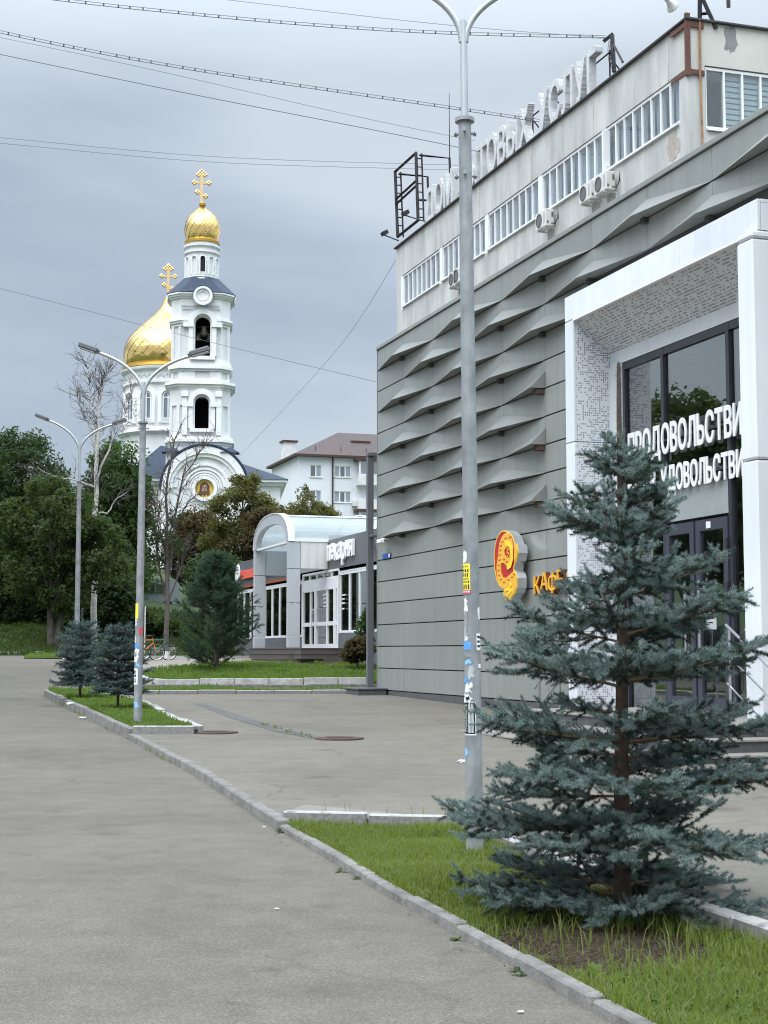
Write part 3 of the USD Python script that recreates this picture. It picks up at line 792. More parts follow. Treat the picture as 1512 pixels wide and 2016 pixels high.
def window(parent, origin, width, z0, z1, n, axis, first_wide=True, curtain=None, seed=0, openp=None, slat=None):
    """A row of n narrow PVC sashes. axis 's': along the front (outwards -y); 'y': along the end wall (outwards +x)."""
    fw = .036
    ed = np.linspace(0, width, n + 1)
    T = (lambda m: m) if axis == 's' else None
    def bx(mb, a, b, za, zb, d0, d1):
        if axis == 's':
            return mb.box((origin[0] + a, origin[1] + d0, za), (origin[0] + b, origin[1] + d1, zb))
        return mb.box((origin[0] - d1, origin[1] + a, za), (origin[0] - d0, origin[1] + b, zb))
    f = MB()
    bx(f, 0, width, z0, z0 + .05, .02, .09)
    bx(f, 0, width, z1 - .05, z1, .02, .09)
    for e in ed:
        bx(f, max(0, e - fw / 2), min(width, e + fw / 2), z0 + .05, z1 - .05, .02, .09)
    wi = obj('window', f, 'white_pvc', parent)
    bx2 = MB()
    bx(bx2, 0, width, z0 - .04, z0 - .003, -.05, .1)
    obj('sill', bx2, 'white_pvc', wi)
    rg = np.random.default_rng(seed)
    for i in range(n):
        p = MB()
        bx(p, ed[i] + fw / 2, ed[i + 1] - fw / 2, z0 + .05, z1 - .05, .05, .058)
        obj('pane', p, 'window_glass', wi)
        k = rg.random()
        cm = MB()
        if slat and i in slat:
            h = np.arange(z0 + .05, z1 - .08, .10)
            for zz in h:
                bx(cm, ed[i] + fw / 2, ed[i + 1] - fw / 2, zz, zz + .075, .10, .103)
            obj('blind', cm, 'blind', wi)
        elif curtain and k < curtain:
            bx(cm, ed[i], ed[i + 1], z0 + .05, z1 - .05, .14, .145)
            obj('curtain', cm, 'curtain', wi)
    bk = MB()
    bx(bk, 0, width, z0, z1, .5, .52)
    obj('room_back', bk, 'dark_interior', wi)  # dark sheet added behind the panes; its colour carries the unlit room
    return wi


WM = (15.78 - .37) / 5
for k in range(5):
    a = .37 + k * WM
    obj('window_post', MB().box((a - .04, U + .005, WZ0), (a + .16, U + .11, WZ1)), 'white_pvc', bld)
    window(bld, (a + .165, U), WM - .21, WZ0 + .045, WZ1 - .01, 8, 's', curtain=.55, seed=k)
window(bld, (US1, EY0 + .02), 4.4, EZ0 + .05, EZ1 - .02, 12, 'y', slat=(1, 2, 3, 4), seed=9)
obj('open_sash', MB().box((12.95, U - .12, WZ0 + .1), (12.98, U + .02, WZ1 - .1)), 'white_pvc', bld)


# ------------------------------------------------------------------ lettering
_gl = {}
def glyph(ch, h, depth, bold=True):
    k = (ch, bold)
    if k not in _gl:
        m = meshkit.text_mesh(ch, 1.0, 1.0, bold)
        _gl[k] = (m.vertices.copy(), m.faces.copy())
    v, f = _gl[k]
    v = v * [h, h, depth]
    v[:, 0] -= v[:, 0].min()
    return v, f


def lettering(parent, text, s0, s1, z, h, y, depth, m, gap=.14, space=.55, bold=True, shear=0.0, zs=None):
    """Letters of one line, fitted between s0 and s1 (each letter a part)."""
    widths = []
    for ch in text:
        widths.append(h * space if ch == ' ' else np.ptp(glyph(ch, h, depth, bold)[0][:, 0]))
    tot = sum(widths) + gap * h * (len(text) - 1)
    k = (s1 - s0) / tot
    x = s0
    for i, (ch, wd) in enumerate(zip(text, widths)):
        if ch != ' ':
            v, f = glyph(ch, h, depth, bold)
            xx = x + v[:, 0] * k + shear * v[:, 1]
            dz = 0 if zs is None else zs[i % len(zs)]
            obj('letter', (np.column_stack([xx, y - v[:, 2], z + dz + v[:, 1]]), f[:, ::1]), m, parent)
        x += (wd + gap * h) * k


roofsign = thing('roof_sign', 'large weathered white letters ДОМ БЫТОВЫХ УСЛУГ on the roof parapet', 'sign', (C0[0], C0[1], 0), RZ)
a0, a1 = fac(850, 425, U + .25), fac(1190, 140, U + .25)
lettering(roofsign, 'ДОМ БЫТОВЫХ УСЛУГ', a0[0], a1[0], UZ + .14, .86, U + .22, .16, 'letter_old', gap=.12, space=.5)
rr = MB()
for z in (UZ + .3, UZ + .84):
    rr.tube([(a0[0] - .4, U + .30, z), (a1[0] + .15, U + .30, z)], .022, 4)
for s in np.linspace(a0[0] + .1, a1[0] + .1, 9):
    rr.tube([(s, U + .32, UZ + .05), (s, U + .32, UZ + .9)], .02, 4).tube([(s, U + .34, UZ + .75), (s, U + .95, UZ + .05)], .018, 4)
obj('sign_frame', rr, 'black_steel', roofsign)

storesign = thing('store_sign', 'white block letters ПРОДОВОЛЬСТВИЕ – В УДОВОЛЬСТВИЕ across the entrance glass', 'sign', (C0[0], C0[1], 0), RZ)
lettering(storesign, 'ПРОДОВОЛЬСТВИЕ', 14.30, 18.42, 4.99, .50, G_Y - .06, .022, 'letter_white', gap=.13)
obj('dash', MB().box((14.33, G_Y - .11, 4.50), (14.98, G_Y - .06, 4.58)), 'letter_white', storesign)
lettering(storesign, 'В УДОВОЛЬСТВИЕ', 15.12, 18.40, 4.33, .42, G_Y - .06, .022, 'letter_white', gap=.13)
obj('carrier_rail', MB().box((14.3, G_Y - .06, 5.2), (19.3, G_Y - .035, 5.23)).box((14.3, G_Y - .06, 4.5), (19.3, G_Y - .035, 4.53)), 'dark_frame', storesign)

cafesign = thing('cafe_sign', 'gold brush lettering КАФЕ on dark red backing next to the portal', 'sign', (C0[0], C0[1], 0), RZ)
b0, b1 = fac(1054, 1155, -.1), fac(1122, 1155, -.1)
zb = fac(1085, 1166, -.1)[1]
for m_, y_, e_ in (('sign_darkred', -.03, .012), ('sign_gold', -.115, 0)):
    zz = [-.02, .05, .0, .06, 0, .0]
    lettering(cafesign, 'КАФЕ И', b0[0] - e_, b1[0] + .25 + e_, zb - e_, .36, y_, .08 if e_ else .03, m_, gap=.1, space=.35, bold=bool(e_), shear=.03, zs=zz)

# the dragon emblem: outline and bands measured on its face
dragon = thing('dragon_sign', 'red and gold dragon shaped light box with silver edge on the grey panels', 'sign', (C0[0], C0[1], 0), RZ)
def dpt(p, d):
    return [tuple(fac(960 + x / 8.894, 1030 + y / 8.894, d)) for x, y in p]
DY = -.30
outl = dpt([(300, 125), (250, 140), (200, 195), (160, 290), (132, 420), (120, 600), (128, 800), (160, 980), (215, 1100), (270, 1145), (300, 1150), (285, 1220), (300, 1320), (340, 1370), (400, 1355), (440, 1290), (490, 1220), (520, 1130), (525, 960), (505, 870), (465, 820), (478, 720), (515, 660), (528, 580), (545, 520), (540, 440), (520, 370), (485, 360), (470, 310), (440, 230), (380, 160)], DY)
op = Polygon(outl).buffer(0)
obj('light_box', MB().poly(op, 0, .20, wall_map(DY + .20)), 'sign_side', dragon)
obj('rim', MB().poly(op.difference(op.buffer(-.022)), 0, .012, wall_map(DY)), 'sign_yellow', dragon)
redp = op.buffer(-.022).intersection(Polygon(dpt([(90, 90), (420, 90), (475, 500), (470, 840), (330, 960), (340, 1160), (200, 1180), (80, 700)], DY)))
obj('red_field', MB().poly(redp, 0, .006, wall_map(DY)), 'sign_red', dragon)
def band(p, wd, d=DY):
    ln = LineString(dpt(p, d))
    return ln.buffer(wd / 8.894 / FPX * 33, cap_style=1)
body = band([(360, 250), (300, 290), (250, 400), (235, 520), (225, 640), (205, 760), (210, 900), (250, 1010), (310, 1060), (390, 1040)], 90).union(Polygon(dpt([(250, 260), (340, 215), (430, 260), (460, 420), (440, 700), (380, 780), (300, 700), (215, 690), (215, 380)], DY)))
tail = Polygon(dpt([(330, 960), (470, 840), (510, 900), (515, 1120), (470, 1220), (400, 1345), (345, 1355), (300, 1300), (300, 1180), (360, 1090)], DY))
eye = Polygon(dpt([(330, 430), (360, 405), (395, 440), (405, 540), (390, 600), (350, 610), (310, 550), (300, 490)], DY))
flame = Polygon(dpt([(490, 380), (520, 390), (535, 450), (520, 560), (500, 640), (480, 690), (475, 560)], DY))
wedge = Polygon(dpt([(250, 760), (300, 735), (345, 790), (400, 810), (465, 770), (455, 830), (350, 930), (275, 950), (250, 880)], DY))
lim = op.buffer(-.02)
gold = body.union(tail).union(flame).buffer(0).intersection(lim).difference(eye).difference(wedge)
obj('gold_body', MB().poly(gold, 0.006, .018, wall_map(DY)), 'sign_gold', dragon)
yel = band([(340, 350), (400, 370), (440, 480), (445, 620), (415, 740), (370, 770)], 42).union(band([(320, 1180), (380, 1150), (430, 1180), (360, 1260), (350, 1330)], 20)).union(band([(400, 1050), (430, 1080), (410, 1110)], 16)).intersection(lim)
obj('yellow_band', MB().poly(yel, .018, .026, wall_map(DY)), 'sign_yellow', dragon)
sc = Polygon()
for (x, y) in [(225, 560), (235, 480), (245, 400), (270, 330), (330, 270), (400, 260), (220, 650), (205, 740), (205, 830), (215, 920), (245, 990), (300, 1040), (380, 1000), (440, 950), (480, 900), (300, 640), (350, 680), (330, 560)]:
    sc = sc.union(band([(x - 18, y - 12), (x, y + 6), (x + 20, y - 14)], 7))
obj('scale_lines', MB().poly(sc.intersection(gold), .018, .022, wall_map(DY)), 'sign_red', dragon, kind='stuff')
obj('eye_swirl', MB().poly(band([(350, 430), (375, 470), (345, 500), (385, 540), (360, 590)], 9).intersection(eye.buffer(-.005)), .006, .02, wall_map(DY)), 'sign_gold', dragon)

def small(name, label, cat):
    return thing(name, label, cat, (C0[0], C0[1], 0), RZ)


t = small('address_plate', 'small blue address plate at the far corner of the grey wall', 'sign')
q0, q1 = fac(754, 1101, -.02), fac(769, 1088, -.02)
obj('plate', MB().box((q0[0], -.03, q0[1]), (q1[0], -.008, q1[1])), 'blue_plate', t)
obj('number_field', MB().box((q1[0] - .14, -.036, q0[1] + .02), (q1[0] - .02, -.031, q1[1] - .02)), 'paper_white', t)
t = small('security_camera', 'small white security camera under the lowest fin at the far corner', 'camera')
q0 = fac(753, 1066, -.15)
obj('housing', MB().box((q0[0] - .05, -.30, q0[1] - .06), (q0[0] + .28, -.18, q0[1] + .05), .02), 'letter_white', t)
obj('mount', MB().tube([(q0[0] + .2, -.01, q0[1] + .06), (q0[0] + .15, -.24, q0[1] + .06)], .02), 'white_pvc', t)

# wall mounted air conditioner units
def make_ac(label, s, z):
    p = np.append(C0 + AX * s + BX * U, z)
    t = thing('air_conditioner', label, 'air conditioner', p, RZ, 'air conditioner units on the concrete wall')
    K = .66
    def obj(nm, mb, mm, par, **k):
        q = mb.get() if isinstance(mb, MB) else mb
        q.vertices = q.vertices * K
        return globals()['obj'](nm, q, mm, par, **k)
    obj('casing', MB().box((-.40, -.40, 0), (.40, -.10, .56), .025), 'ac_white', t)
    f = MB().lathe([(.215, 0), (.225, .012), (.20, .02)], 20)
    ms = f.get(); ms.vertices = np.column_stack([ms.vertices[:, 0] - .1, -.40 - ms.vertices[:, 2], ms.vertices[:, 1] + .28])
    obj('fan_ring', ms, 'ac_dark', t)
    f = MB().lathe([(.0, .004), (.20, .004)], 20)
    ms = f.get(); ms.vertices = np.column_stack([ms.vertices[:, 0] - .1, -.40 - ms.vertices[:, 2], ms.vertices[:, 1] + .28])
    obj('fan', ms, 'ac_dark', t)
    gr = MB()
    obj('grip', MB().box((.402, -.20, .30), (.408, -.13, .46)), 'ac_dark', t)
    obj('grip', MB().box((.402, -.36, .10), (.408, -.30, .17)), 'ac_dark', t)
    gr.box((.27, -.406, .1), (.28, -.402, .46)).box((.33, -.406, .1), (.34, -.402, .46))
    obj('vent', gr, 'ac_dark', t)
    for xb in (-.3, .26):
        obj('bracket', fix(MB().mesh(trimesh.util.concatenate([MB().box((xb, -.42, -.04), (xb + .04, 0, -.005)).get(), MB().box((xb + .002, -.03, -.3), (xb + .038, -.002, -.02)).get()]))), 'ac_white', t)
    obj('pipe', MB().tube([(.41, -.2, .1), (.50, -.12, .05), (.52, -.03, .25), (.52, -.03, .6)], .02, 6), 'black_steel', t)
    return t


acs = [(1065, 432, 'air conditioner alone below the middle windows'), (1152, 378, 'left one of the two close air conditioners, slightly lower'), (1182, 360, 'right one of the two close air conditioners, slightly higher'),
       (891, 548, 'leftmost air conditioner, half hidden behind the near lamp post'), (901, 540, 'air conditioner just behind the near lamp post, beside another')]
ac0 = None
for px, py, lb in acs:
    s, z = fac(px, py, U - .25)
    if ac0 is None:
        ac0 = make_ac(lb, s, z - .2)
    else:
        dup(ac0, np.append(C0 + AX * s + BX * U, z - .2), RZ, lb)

# steel frame of a vanished sign, aerial, floodlights, sign post, loudspeakers on the roof
t = small('rooftop_frame', 'empty black steel sign frame on the far end of the roof', 'frame')
FYY = U + .05
def fp(px, py, d=FYY):
    q = fac(px, py, d)
    return np.array([q[0], d, q[1]])
tl, tr_, bl, br = fp(778, 338), fp(819, 301), fp(783, 466), fp(823, 434)
ml, mr_ = fp(780, 392), fp(819, 356)
back = np.array([0, .95, 0])
obj('front_frame', MB().tube([tl, tr_], .05, 4).tube([tl, bl], .045, 4).tube([tr_, br], .045, 4).tube([bl, br], .05, 4), 'black_steel', t)
obj('cross_rail', MB().tube([ml, mr_], .045, 4).tube([ml - [0, 0, .14], mr_ - [0, 0, .14]], .045, 4), 'black_steel', t)
for a, b in ((tl, bl), (tr_, br)):
    lad = MB()
    o = np.array([0, .16, 0])
    lad.tube([a + o, b + o], .025, 4)
    for k in np.linspace(.08, .95, 8):
        lad.tube([a + (b - a) * k, a + (b - a) * k + o], .018, 4)
    obj('ladder_side', lad, 'black_steel', t)
for a, b in ((tl, bl), (tr_, br)):
    obj('rear_leg', MB().tube([a + [0, .1, -.05], a + back + [0, 0, -.05], b + back + [0, 0, -.3]], .035, 4), 'black_steel', t)
obj('stay', MB().tube([mr_ + [0, 0, -.5], mr_ + back + [0, 0, -.5]], .03, 4).tube([br + [0, .9, .5], br + [.3, .95, -.3]], .025, 4).tube([bl + [.1, .95, .5], bl + [.5, .9, -.3]], .025, 4), 'black_steel', t)
t = small('aerial', 'thin whip aerial standing on the rooftop frame', 'aerial')
q = tr_ + back
obj('mast', MB().tube([q + [0, 0, -.6], q + [0.0, 0, .3], q + [-.01, 0, 1.75]], [.02, .016, .008], 6), 'cable_black', t)
for lb, a, b in (('small floodlight on an arm beside the rooftop frame', fp(840, 437, U + .1), fp(798, 424, U - .45)), ('small floodlight on a thin arm reaching out at the roof corner', fp(785, 474, U + .1), fp(757, 463, U - .3))):
    t = small('floodlight', lb, 'floodlight')
    obj('arm', MB().tube([a, b], .018, 6), 'cable_black', t)
    obj('head', MB().obox(b + [0, 0, .06], (.2, .16, .1), rx=.5), 'black_steel', t)
t = small('sign_post', 'black bent steel post at the right end of the roof letters', 'post')
pb, ptp, pe = fp(1209, 132, U + .4), fp(1205, 68, U + .4), fp(1190, 80, U + .4)
obj('post', MB().tube([pb - [0, 0, .1], ptp], .05, 4).tube([ptp, pe], .05, 4).tube([ptp - [0, 0, .15], pb + [.28, .05, .0]], .03, 4), 'black_steel', t)
lp = MB()
for k in range(3):
    c = pb + [-.1 + .05 * k, -.05, .35]
    a = np.linspace(0, 2 * np.pi, 14)
    lp.tube(np.column_stack([c[0] + .06 * np.cos(a), c[1] + 0 * a, c[2] - .15 * k * .5 + .22 * np.sin(a)]), .006, 4)
obj('loose_cable', lp, 'cable_black', t)
t = small('loudspeaker', 'pale horn loudspeaker hanging at the roof corner', 'loudspeaker')
hc = fp(1325, 14, U - .35)
hm = MB().lathe([(.12, 0), (.116, .015), (.065, .09), (.04, .16), (.04, .25)], 20).get()
hm.apply_transform(trimesh.transformations.rotation_matrix(math.radians(-65), (0, 1, 0)) @ trimesh.transformations.rotation_matrix(math.radians(25), (1, 0, 0)))
hm.apply_transform(trimesh.transformations.rotation_matrix(math.pi * .5, (0, 0, 1)))
hm.vertices += hc
obj('horn', hm, 'ac_white', t)
obj('driver', MB().tube([hc + [.2, .1, .12], hc + [.35, .2, .2]], .05, 10), 'ac_dark', t)
obj('bracket', MB().tube([hc + [.2, .1, .2], hc + [.9, .55, .2]], .03, 4).tube([hc + [.9, .55, -.3], hc + [.9, .55, .5]], .04, 4), 'black_steel', t)
t = small('roof_trestle', 'black A shaped steel trestle on the roof corner', 'trestle')
q = fp(1378, -14, U + .3)
obj('leg', MB().tube([q, q + [-.12, .05, -.62]], .045, 4), 'black_steel', t)
obj('leg', MB().tube([q, q + [.1, .25, -.65]], .045, 4), 'black_steel', t)
obj('crossbar', MB().tube([q + [-.07, .03, -.35], q + [.06, .15, -.37]], .03, 4), 'black_steel', t)

# dark steel post at the far corner
t = small('corner_post', 'tall dark grey steel post with brackets at the far corner of the grey wall', 'post')
z1 = fac(735, 893, -.2)[1]
obj('post', MB().box((-.42, -.19, .5), (-.26, -.02, z1), .01), 'bakery_grey', t)
obj('top_beam', MB().box((-.43, -.20, z1), (-.2, .3, z1 + .10), .01), 'bakery_grey', t)
z2 = fac(735, 1055, -.2)[1]
obj('mid_beam', MB().box((-.25, -.15, z2), (-.04, .3, z2 + .07), .01), 'bakery_grey', t)
obj('brace', MB().tube([(-.2, -.08, z2), (-.12, .1, z2 - .9)], .03, 4), 'bakery_grey', t)

# entrance steps: three dark steps with pale nosings, open on three sides
stp = small('entrance_steps', 'dark stone entrance steps with pale treads before the white portal', 'steps')
for k in range(3):
    y0, s0, s1 = -3.36 + .56 * k, 15.0 + .05 * k, 22.0 - .42 * k
    z = .13 + .17 * (k + 1)
    r = obj('riser', MB().box((s0 + .03, y0 + .03, -.1 if k == 0 else z - .17), (s1 - .03, .2, z - .035)), 'plinth_stone', stp)
    obj('tread', MB().box((s0, y0, z - .035), (s1, .2, z), .008), 'step_nosing', stp)
# stainless handrails at both ends
RH = 1.32
def rail(label, s_top, s_bot, y, zt, zb_):
    t = small('handrail', label, 'handrail')
    for s, z in ((s_top, zt), (s_bot, zb_)):
        obj('post', MB().tube([(s, y, z), (s, y, z + RH)], .022, 8), 'stainless', t)
    for dz in (RH, RH * .68, RH * .36):
        d = (s_bot - s_top)
        obj('rail', MB().tube([(s_top - .08 * np.sign(d), y, zt + dz + .04), (s_bot + d * .25, y, zb_ + dz - (zt - zb_) * .25)], .024 if dz > 1.2 else .014, 8), 'stainless', t)
rail('stainless handrail sloping down at the right side of the entrance steps', 19.36, 21.2, -.80, .62, -.35)
rail('stainless handrail at the left side of the entrance steps beside the portal', 14.95, 14.1, -1.5, .62, .15)

# ================================================================== bakery with the arched glass porch
ZB = gnd(567, 1290)[2] * 0 + 1.49
def plane_at(px, py, Y):
    return at(px, py, Y)
CB = at(567, 1276, 57.5)
ZF = CB[2]
CBx = CB[:2]
bfac = lambda px, py, d=0.0: fac(px, py, d, CBx)
bak = thing('bakery_building', 'low dark grey bakery with arched glass porch and white framed windows', 'building', (CBx[0], CBx[1], 0), RZ)
WP = -bfac(497.5, 1276)[0]                # porch width
zs_ = bfac(567, 1065.5)[1]               # spring of the arch
zb_ = bfac(567, 1120)[1]                 # underside of the beams
zt_ = bfac(545, 1009)[1]                 # crown
DP = 1.55                                # depth of the porch
# pillars of pale panels
for s0 in (-WP, -.28):
    zj_ = [ZF, bfac(567, 1253)[1], bfac(567, 1187)[1], zb_]
    for a, b in zip(zj_[:-1], zj_[1:]):
        obj('pillar_panel', MB().box((s0, 0, a + .012), (s0 + .28, .46, b - .012), .012), 'bakery_panel', bak)
    for a, b in ((0, .46), (.475, DP - .02)):
        obj('beam_panel', MB().box((s0, a, zb_ + .012), (s0 + .28, b, zs_ - .01), .012), 'bakery_panel' if (a == 0 or s0 < -1) else 'bakery_stain', bak)
obj('front_beam', MB().box((-WP + .29, .05, zb_ + 1.0), (-.29, .25, zb_ + 1.08)), 'white_pvc', bak)
# arch slab: three-centred outline
na = 24
a = np.linspace(0, np.pi, na)
RX, RZh = WP / 2, zt_ - zs_
ex = 2.35
def sup(rx, rz):
    c, s = np.cos(a), np.sin(a)
    return np.column_stack([-WP / 2 + rx * np.sign(c) * np.abs(c) ** (2 / ex), zs_ + rz * np.abs(s) ** (2 / ex)])
outer, inner = sup(RX, RZh), sup(RX - .42, RZh - .40)
for i0 in range(0, na - 1):
    q = np.array([outer[i0], outer[i0 + 1], inner[i0 + 1], inner[i0]])
slab = Polygon(np.vstack([outer, inner[::-1]])).buffer(0)
obj('arch_face', MB().poly(slab, 0, .22, wall_map(.22)), 'bakery_panel', bak)
rim = Polygon(np.vstack([sup(RX + .03, RZh + .03), outer[::-1]])).buffer(0)
obj('arch_rim', MB().poly(rim, 0, .26, wall_map(.24)), 'white_pvc', bak)
# glass barrel vault running back over the roof
VL = 9.0
def vault(rx, rz, y0, y1, i0, i1):
    o = sup(rx, rz)
    m = MB()
    for i in range(i0, i1):
        p, q = o[i], o[i + 1]
        m.add([(p[0], y0, p[1]), (q[0], y0, q[1]), (q[0], y1, q[1]), (p[0], y1, p[1])], [[0, 1, 2, 3]])
    return m
ys_ = [.25, 3.45, 6.6, VL]
for y0, y1 in zip(ys_[:-1], ys_[1:]):
    for i0, i1 in ((0, 7), (7, 16), (16, 23)):
        obj('vault_pane', vault(RX - .03, RZh - .03, y0, y1, i0, i1), 'vault_glass', bak)
rb = MB()
for y in ys_[1:]:
    o = sup(RX, RZh)
    rb.tube(np.column_stack([o[:, 0], np.full(na, y), o[:, 1]]), .05, 4)
obj('vault_rib', rb, 'white_pvc', bak)
o = sup(RX, RZh)
for i in (7, 16):
    obj('vault_purlin', MB().tube([(o[i][0], .25, o[i][1]), (o[i][0], VL, o[i][1])], .035, 4), 'white_pvc', bak)
obj('gutter', MB().box((-.12, .25, zs_ - .01), (.02, DP, zs_ + .12)).box((-WP, .25, zs_ - .01), (-WP + .1, DP, zs_ + .12)), 'white_pvc', bak)
ty = Polygon(np.vstack([sup(RX - .1, RZh - .1)])).buffer(0)
obj('tympanum_pane', MB().poly(ty, 0, .02, wall_map(DP + .05)), 'vault_glass', bak)
obj('vault_lining', vault(RX - .5, RZh - .5, DP + .4, DP + 2.5, 16, 23).box((-WP + .3, DP + .3, zs_ - .05), (-.3, DP + 2.5, zs_)), 'bakery_panel', bak)
# fascia and roof of the long building
S_R = 11.0
sd0_ = -3.8
S_L = -16.0
zr_ = zs_ + .06
edges = np.arange(S_L, S_R + .1, .9)
for aa, bb in zip(edges[:-1], edges[1:]):
    if aa > -WP and bb < -.1:
        continue
    obj('fascia_panel', MB().box((aa + .006, DP, zb_ - .02), (bb - .006, DP + .05, zr_), .004), 'bakery_grey', bak)
obj('fascia_panel', MB().box((-WP + .05, DP + .02, zb_ + .05), (-.1, DP + .05, zs_ - .05)), 'bakery_panel', bak)
obj('roof', MB().box((S_L, DP + .05, zr_ - .3), (S_R, 14, zr_ - .02)), 'roof_felt', bak)
obj('rear_wall', MB().box((S_L, 9, ZF - .6), (S_R, 9.2, zr_ - .3)).box((S_L, DP + .1, ZF - .7), (S_L + .2, 9, zr_ - .3)).box((S_R - .2, DP + .1, ZF - .7), (S_R, 9, zr_ - .3)).box((S_L, DP + .1, ZF - .7), (S_R, 9, ZF - .05)).box((S_L, DP + 2.6, ZF - .05), (S_R, DP + 2.7, zb_ + .4)), 'dark_interior', bak)
obj('base_wall', MB().box((S_L, DP - .02, ZF - .9), (sd0_ - .02, DP + .1, ZF + .44)).box((1.45, DP - .02, ZF - .9), (S_R, DP + .1, ZF + .54)), 'bakery_grey', bak)
obj('red_band', MB().box((S_L, DP - .03, zb_ - .13), (-4.5, DP + .1, zb_ - .025)), 'bakery_red', bak)


def shopwin(s0, s1, z0, z1, zt, n, nt):
    f = MB()
    f.box((s0, DP, z0), (s1, DP + .05, z0 + .09)).box((s0, DP, z1 - .08), (s1, DP + .05, z1)).box((s0, DP, zt - .05), (s1, DP + .05, zt + .07))
    for e in np.linspace(s0, s1, n + 1):
        f.box((max(s0, e - .045), DP + .002, z0 + .09), (min(s1, e + .045), DP + .048, zt - .05))
    for e in np.linspace(s0, s1, nt + 1):
        f.box((max(s0, e - .04), DP + .002, zt + .07), (min(s1, e + .04), DP + .048, z1 - .08))
    wi = obj('window', f, 'white_pvc', bak)
    ed = np.linspace(s0, s1, n + 1)
    for p, q in zip(ed[:-1], ed[1:]):
        obj('pane', MB().box((p + .045, DP + .04, z0 + .09), (q - .045, DP + .05, zt - .05)), 'window_glass', wi)
    ed = np.linspace(s0, s1, nt + 1)
    for p, q in zip(ed[:-1], ed[1:]):
        obj('pane', MB().box((p + .04, DP + .04, zt + .07), (q - .04, DP + .05, z1 - .08)), 'window_glass', wi)
    return wi


zw1 = zb_ - .24
ztr = ZF + 2.62
shopwin(-15.8, -10.5, ZF + .45, zw1, ztr, 4, 4)
shopwin(-10.3, -6.3, ZF + .45, zw1, ztr, 3, 3)
shopwin(-6.1, -3.9, ZF + .45, zw1, ztr, 2, 2)
sd0, sd1 = -3.8, 1.4
# door leaves with a transom light over them
f = MB().box((sd0, DP - .01, ztr - .25), (sd1, DP + .09, ztr + .05)).box((sd0, DP, zb_ - .1), (sd1, DP + .05, zb_ - .02))
for e in np.linspace(sd0, sd1, 6):
    f.box((e - .04, DP, ztr + .05), (e + .04, DP + .05, zb_ - .1))
tw = obj('transom_window', f, 'white_pvc', bak)
ed = np.linspace(sd0, sd1, 6)
for p, q in zip(ed[:-1], ed[1:]):
    obj('pane', MB().box((p + .04, DP + .04, ztr + .05), (q - .04, DP + .05, zb_ - .1)), 'window_glass', tw)
for p, q, hs in ((sd0 + .03, -1.78, -2.0), (-1.74, sd1 - .5, -1.55), (sd1 - .48, sd1, None)):
    d = MB().box((p, DP - .02, ZF), (p + .15, DP + .07, ztr - .25)).box((q - .15, DP - .02, ZF), (q, DP + .07, ztr - .25)).box((p + .15, DP - .02, ztr - .42), (q - .15, DP + .07, ztr - .25)).box((p + .15, DP - .02, ZF), (q - .15, DP + .07, ZF + .16)).box((p + .15, DP - .02, ZF + .85), (q - .15, DP + .07, ZF + 1.0))
    if hs is not None and q - p > 1:
        mid = (p + q) / 2 + .25
        d.box((mid - .06, DP - .018, ZF + .16), (mid + .06, DP + .068, ZF + .85)).box((mid - .06, DP - .018, ZF + 1.0), (mid + .06, DP + .068, ztr - .42))
    dd = obj('door', d, 'white_pvc', bak)
    obj('pane', MB().box((p + .15, DP + .02, ZF + .16), (q - .15, DP + .03, ZF + .85)).box((p + .15, DP + .02, ZF + 1.0), (q - .15, DP + .03, ztr - .42)), 'window_glass', dd)
    if hs is not None:
        obj('handle', MB().tube([(hs, DP - .03, ZF + .9), (hs, DP - .12, ZF + .9), (hs, DP - .12, ZF + 1.5), (hs, DP - .03, ZF + 1.5)], .03, 6), 'letter_white', dd)
shopwin(sd1 + .12, 5.2, ZF + .55, zw1 + .1, ztr + .1, 3, 3)
shopwin(5.3, 10.6, ZF + .55, zw1 + .1, ztr + .1, 4, 4)
ln = MB()
for (s, z, l) in ((-.6, 2.0, .5), (-.6, 1.85, .4), (-.55, 1.7, .45), (-.6, 1.55, .5), (1.9, 1.9, .5), (1.95, 1.75, .35), (1.9, 1.6, .45), (1.95, 1.4, .3)):
    ln.box((s, DP - .035, ZF + z), (s + l, DP - .03, ZF + z + .05))
obj('door_decal', ln, 'paper_white', bak)

bs = thing('bakery_sign', 'white brush script letters пекарня on the dark grey fascia', 'sign', (CBx[0], CBx[1], 0), RZ)
s0_, s1_ = bfac(649, 1090, DP)[0], bfac(699.5, 1080, DP)[0]
z0_ = bfac(675, 1094, DP)[1]
lettering(bs, 'пекарня', s0_, s1_, z0_ - .08, .74, DP - .02, .1, 'letter_white', gap=.05, shear=.02, zs=[0, .04, -.03, .02, -.04, .03, .02])
obj('backing_rail', MB().box((s0_ + .1, DP - .02, z0_ + .15), (s1_ - .1, DP - .003, z0_ + .42)), 'letter_white', bs)
os_ = thing('orange_sign', 'orange and red shop sign band with white round emblem left of the arch', 'sign', (CBx[0], CBx[1], 0), RZ)
e0, e1 = bfac(462, 1140, DP)[0], -WP - .15
obj('band', MB().box((e0 + 1.5, DP - .09, bfac(480, 1141, DP)[1]), (e1, DP - .03, bfac(480, 1124, DP)[1]), .02), 'sign_orange', os_)
c_ = [e0 + .9, bfac(470, 1132, DP)[1]]
ro = MB().lathe([(.0, .06), (.45, .06), (.5, .0)], 20).get()
ro.vertices = np.column_stack([ro.vertices[:, 0] + c_[0], DP - .03 - ro.vertices[:, 2], ro.vertices[:, 1] + c_[1]])
obj('emblem', ro, 'paper_white', os_)

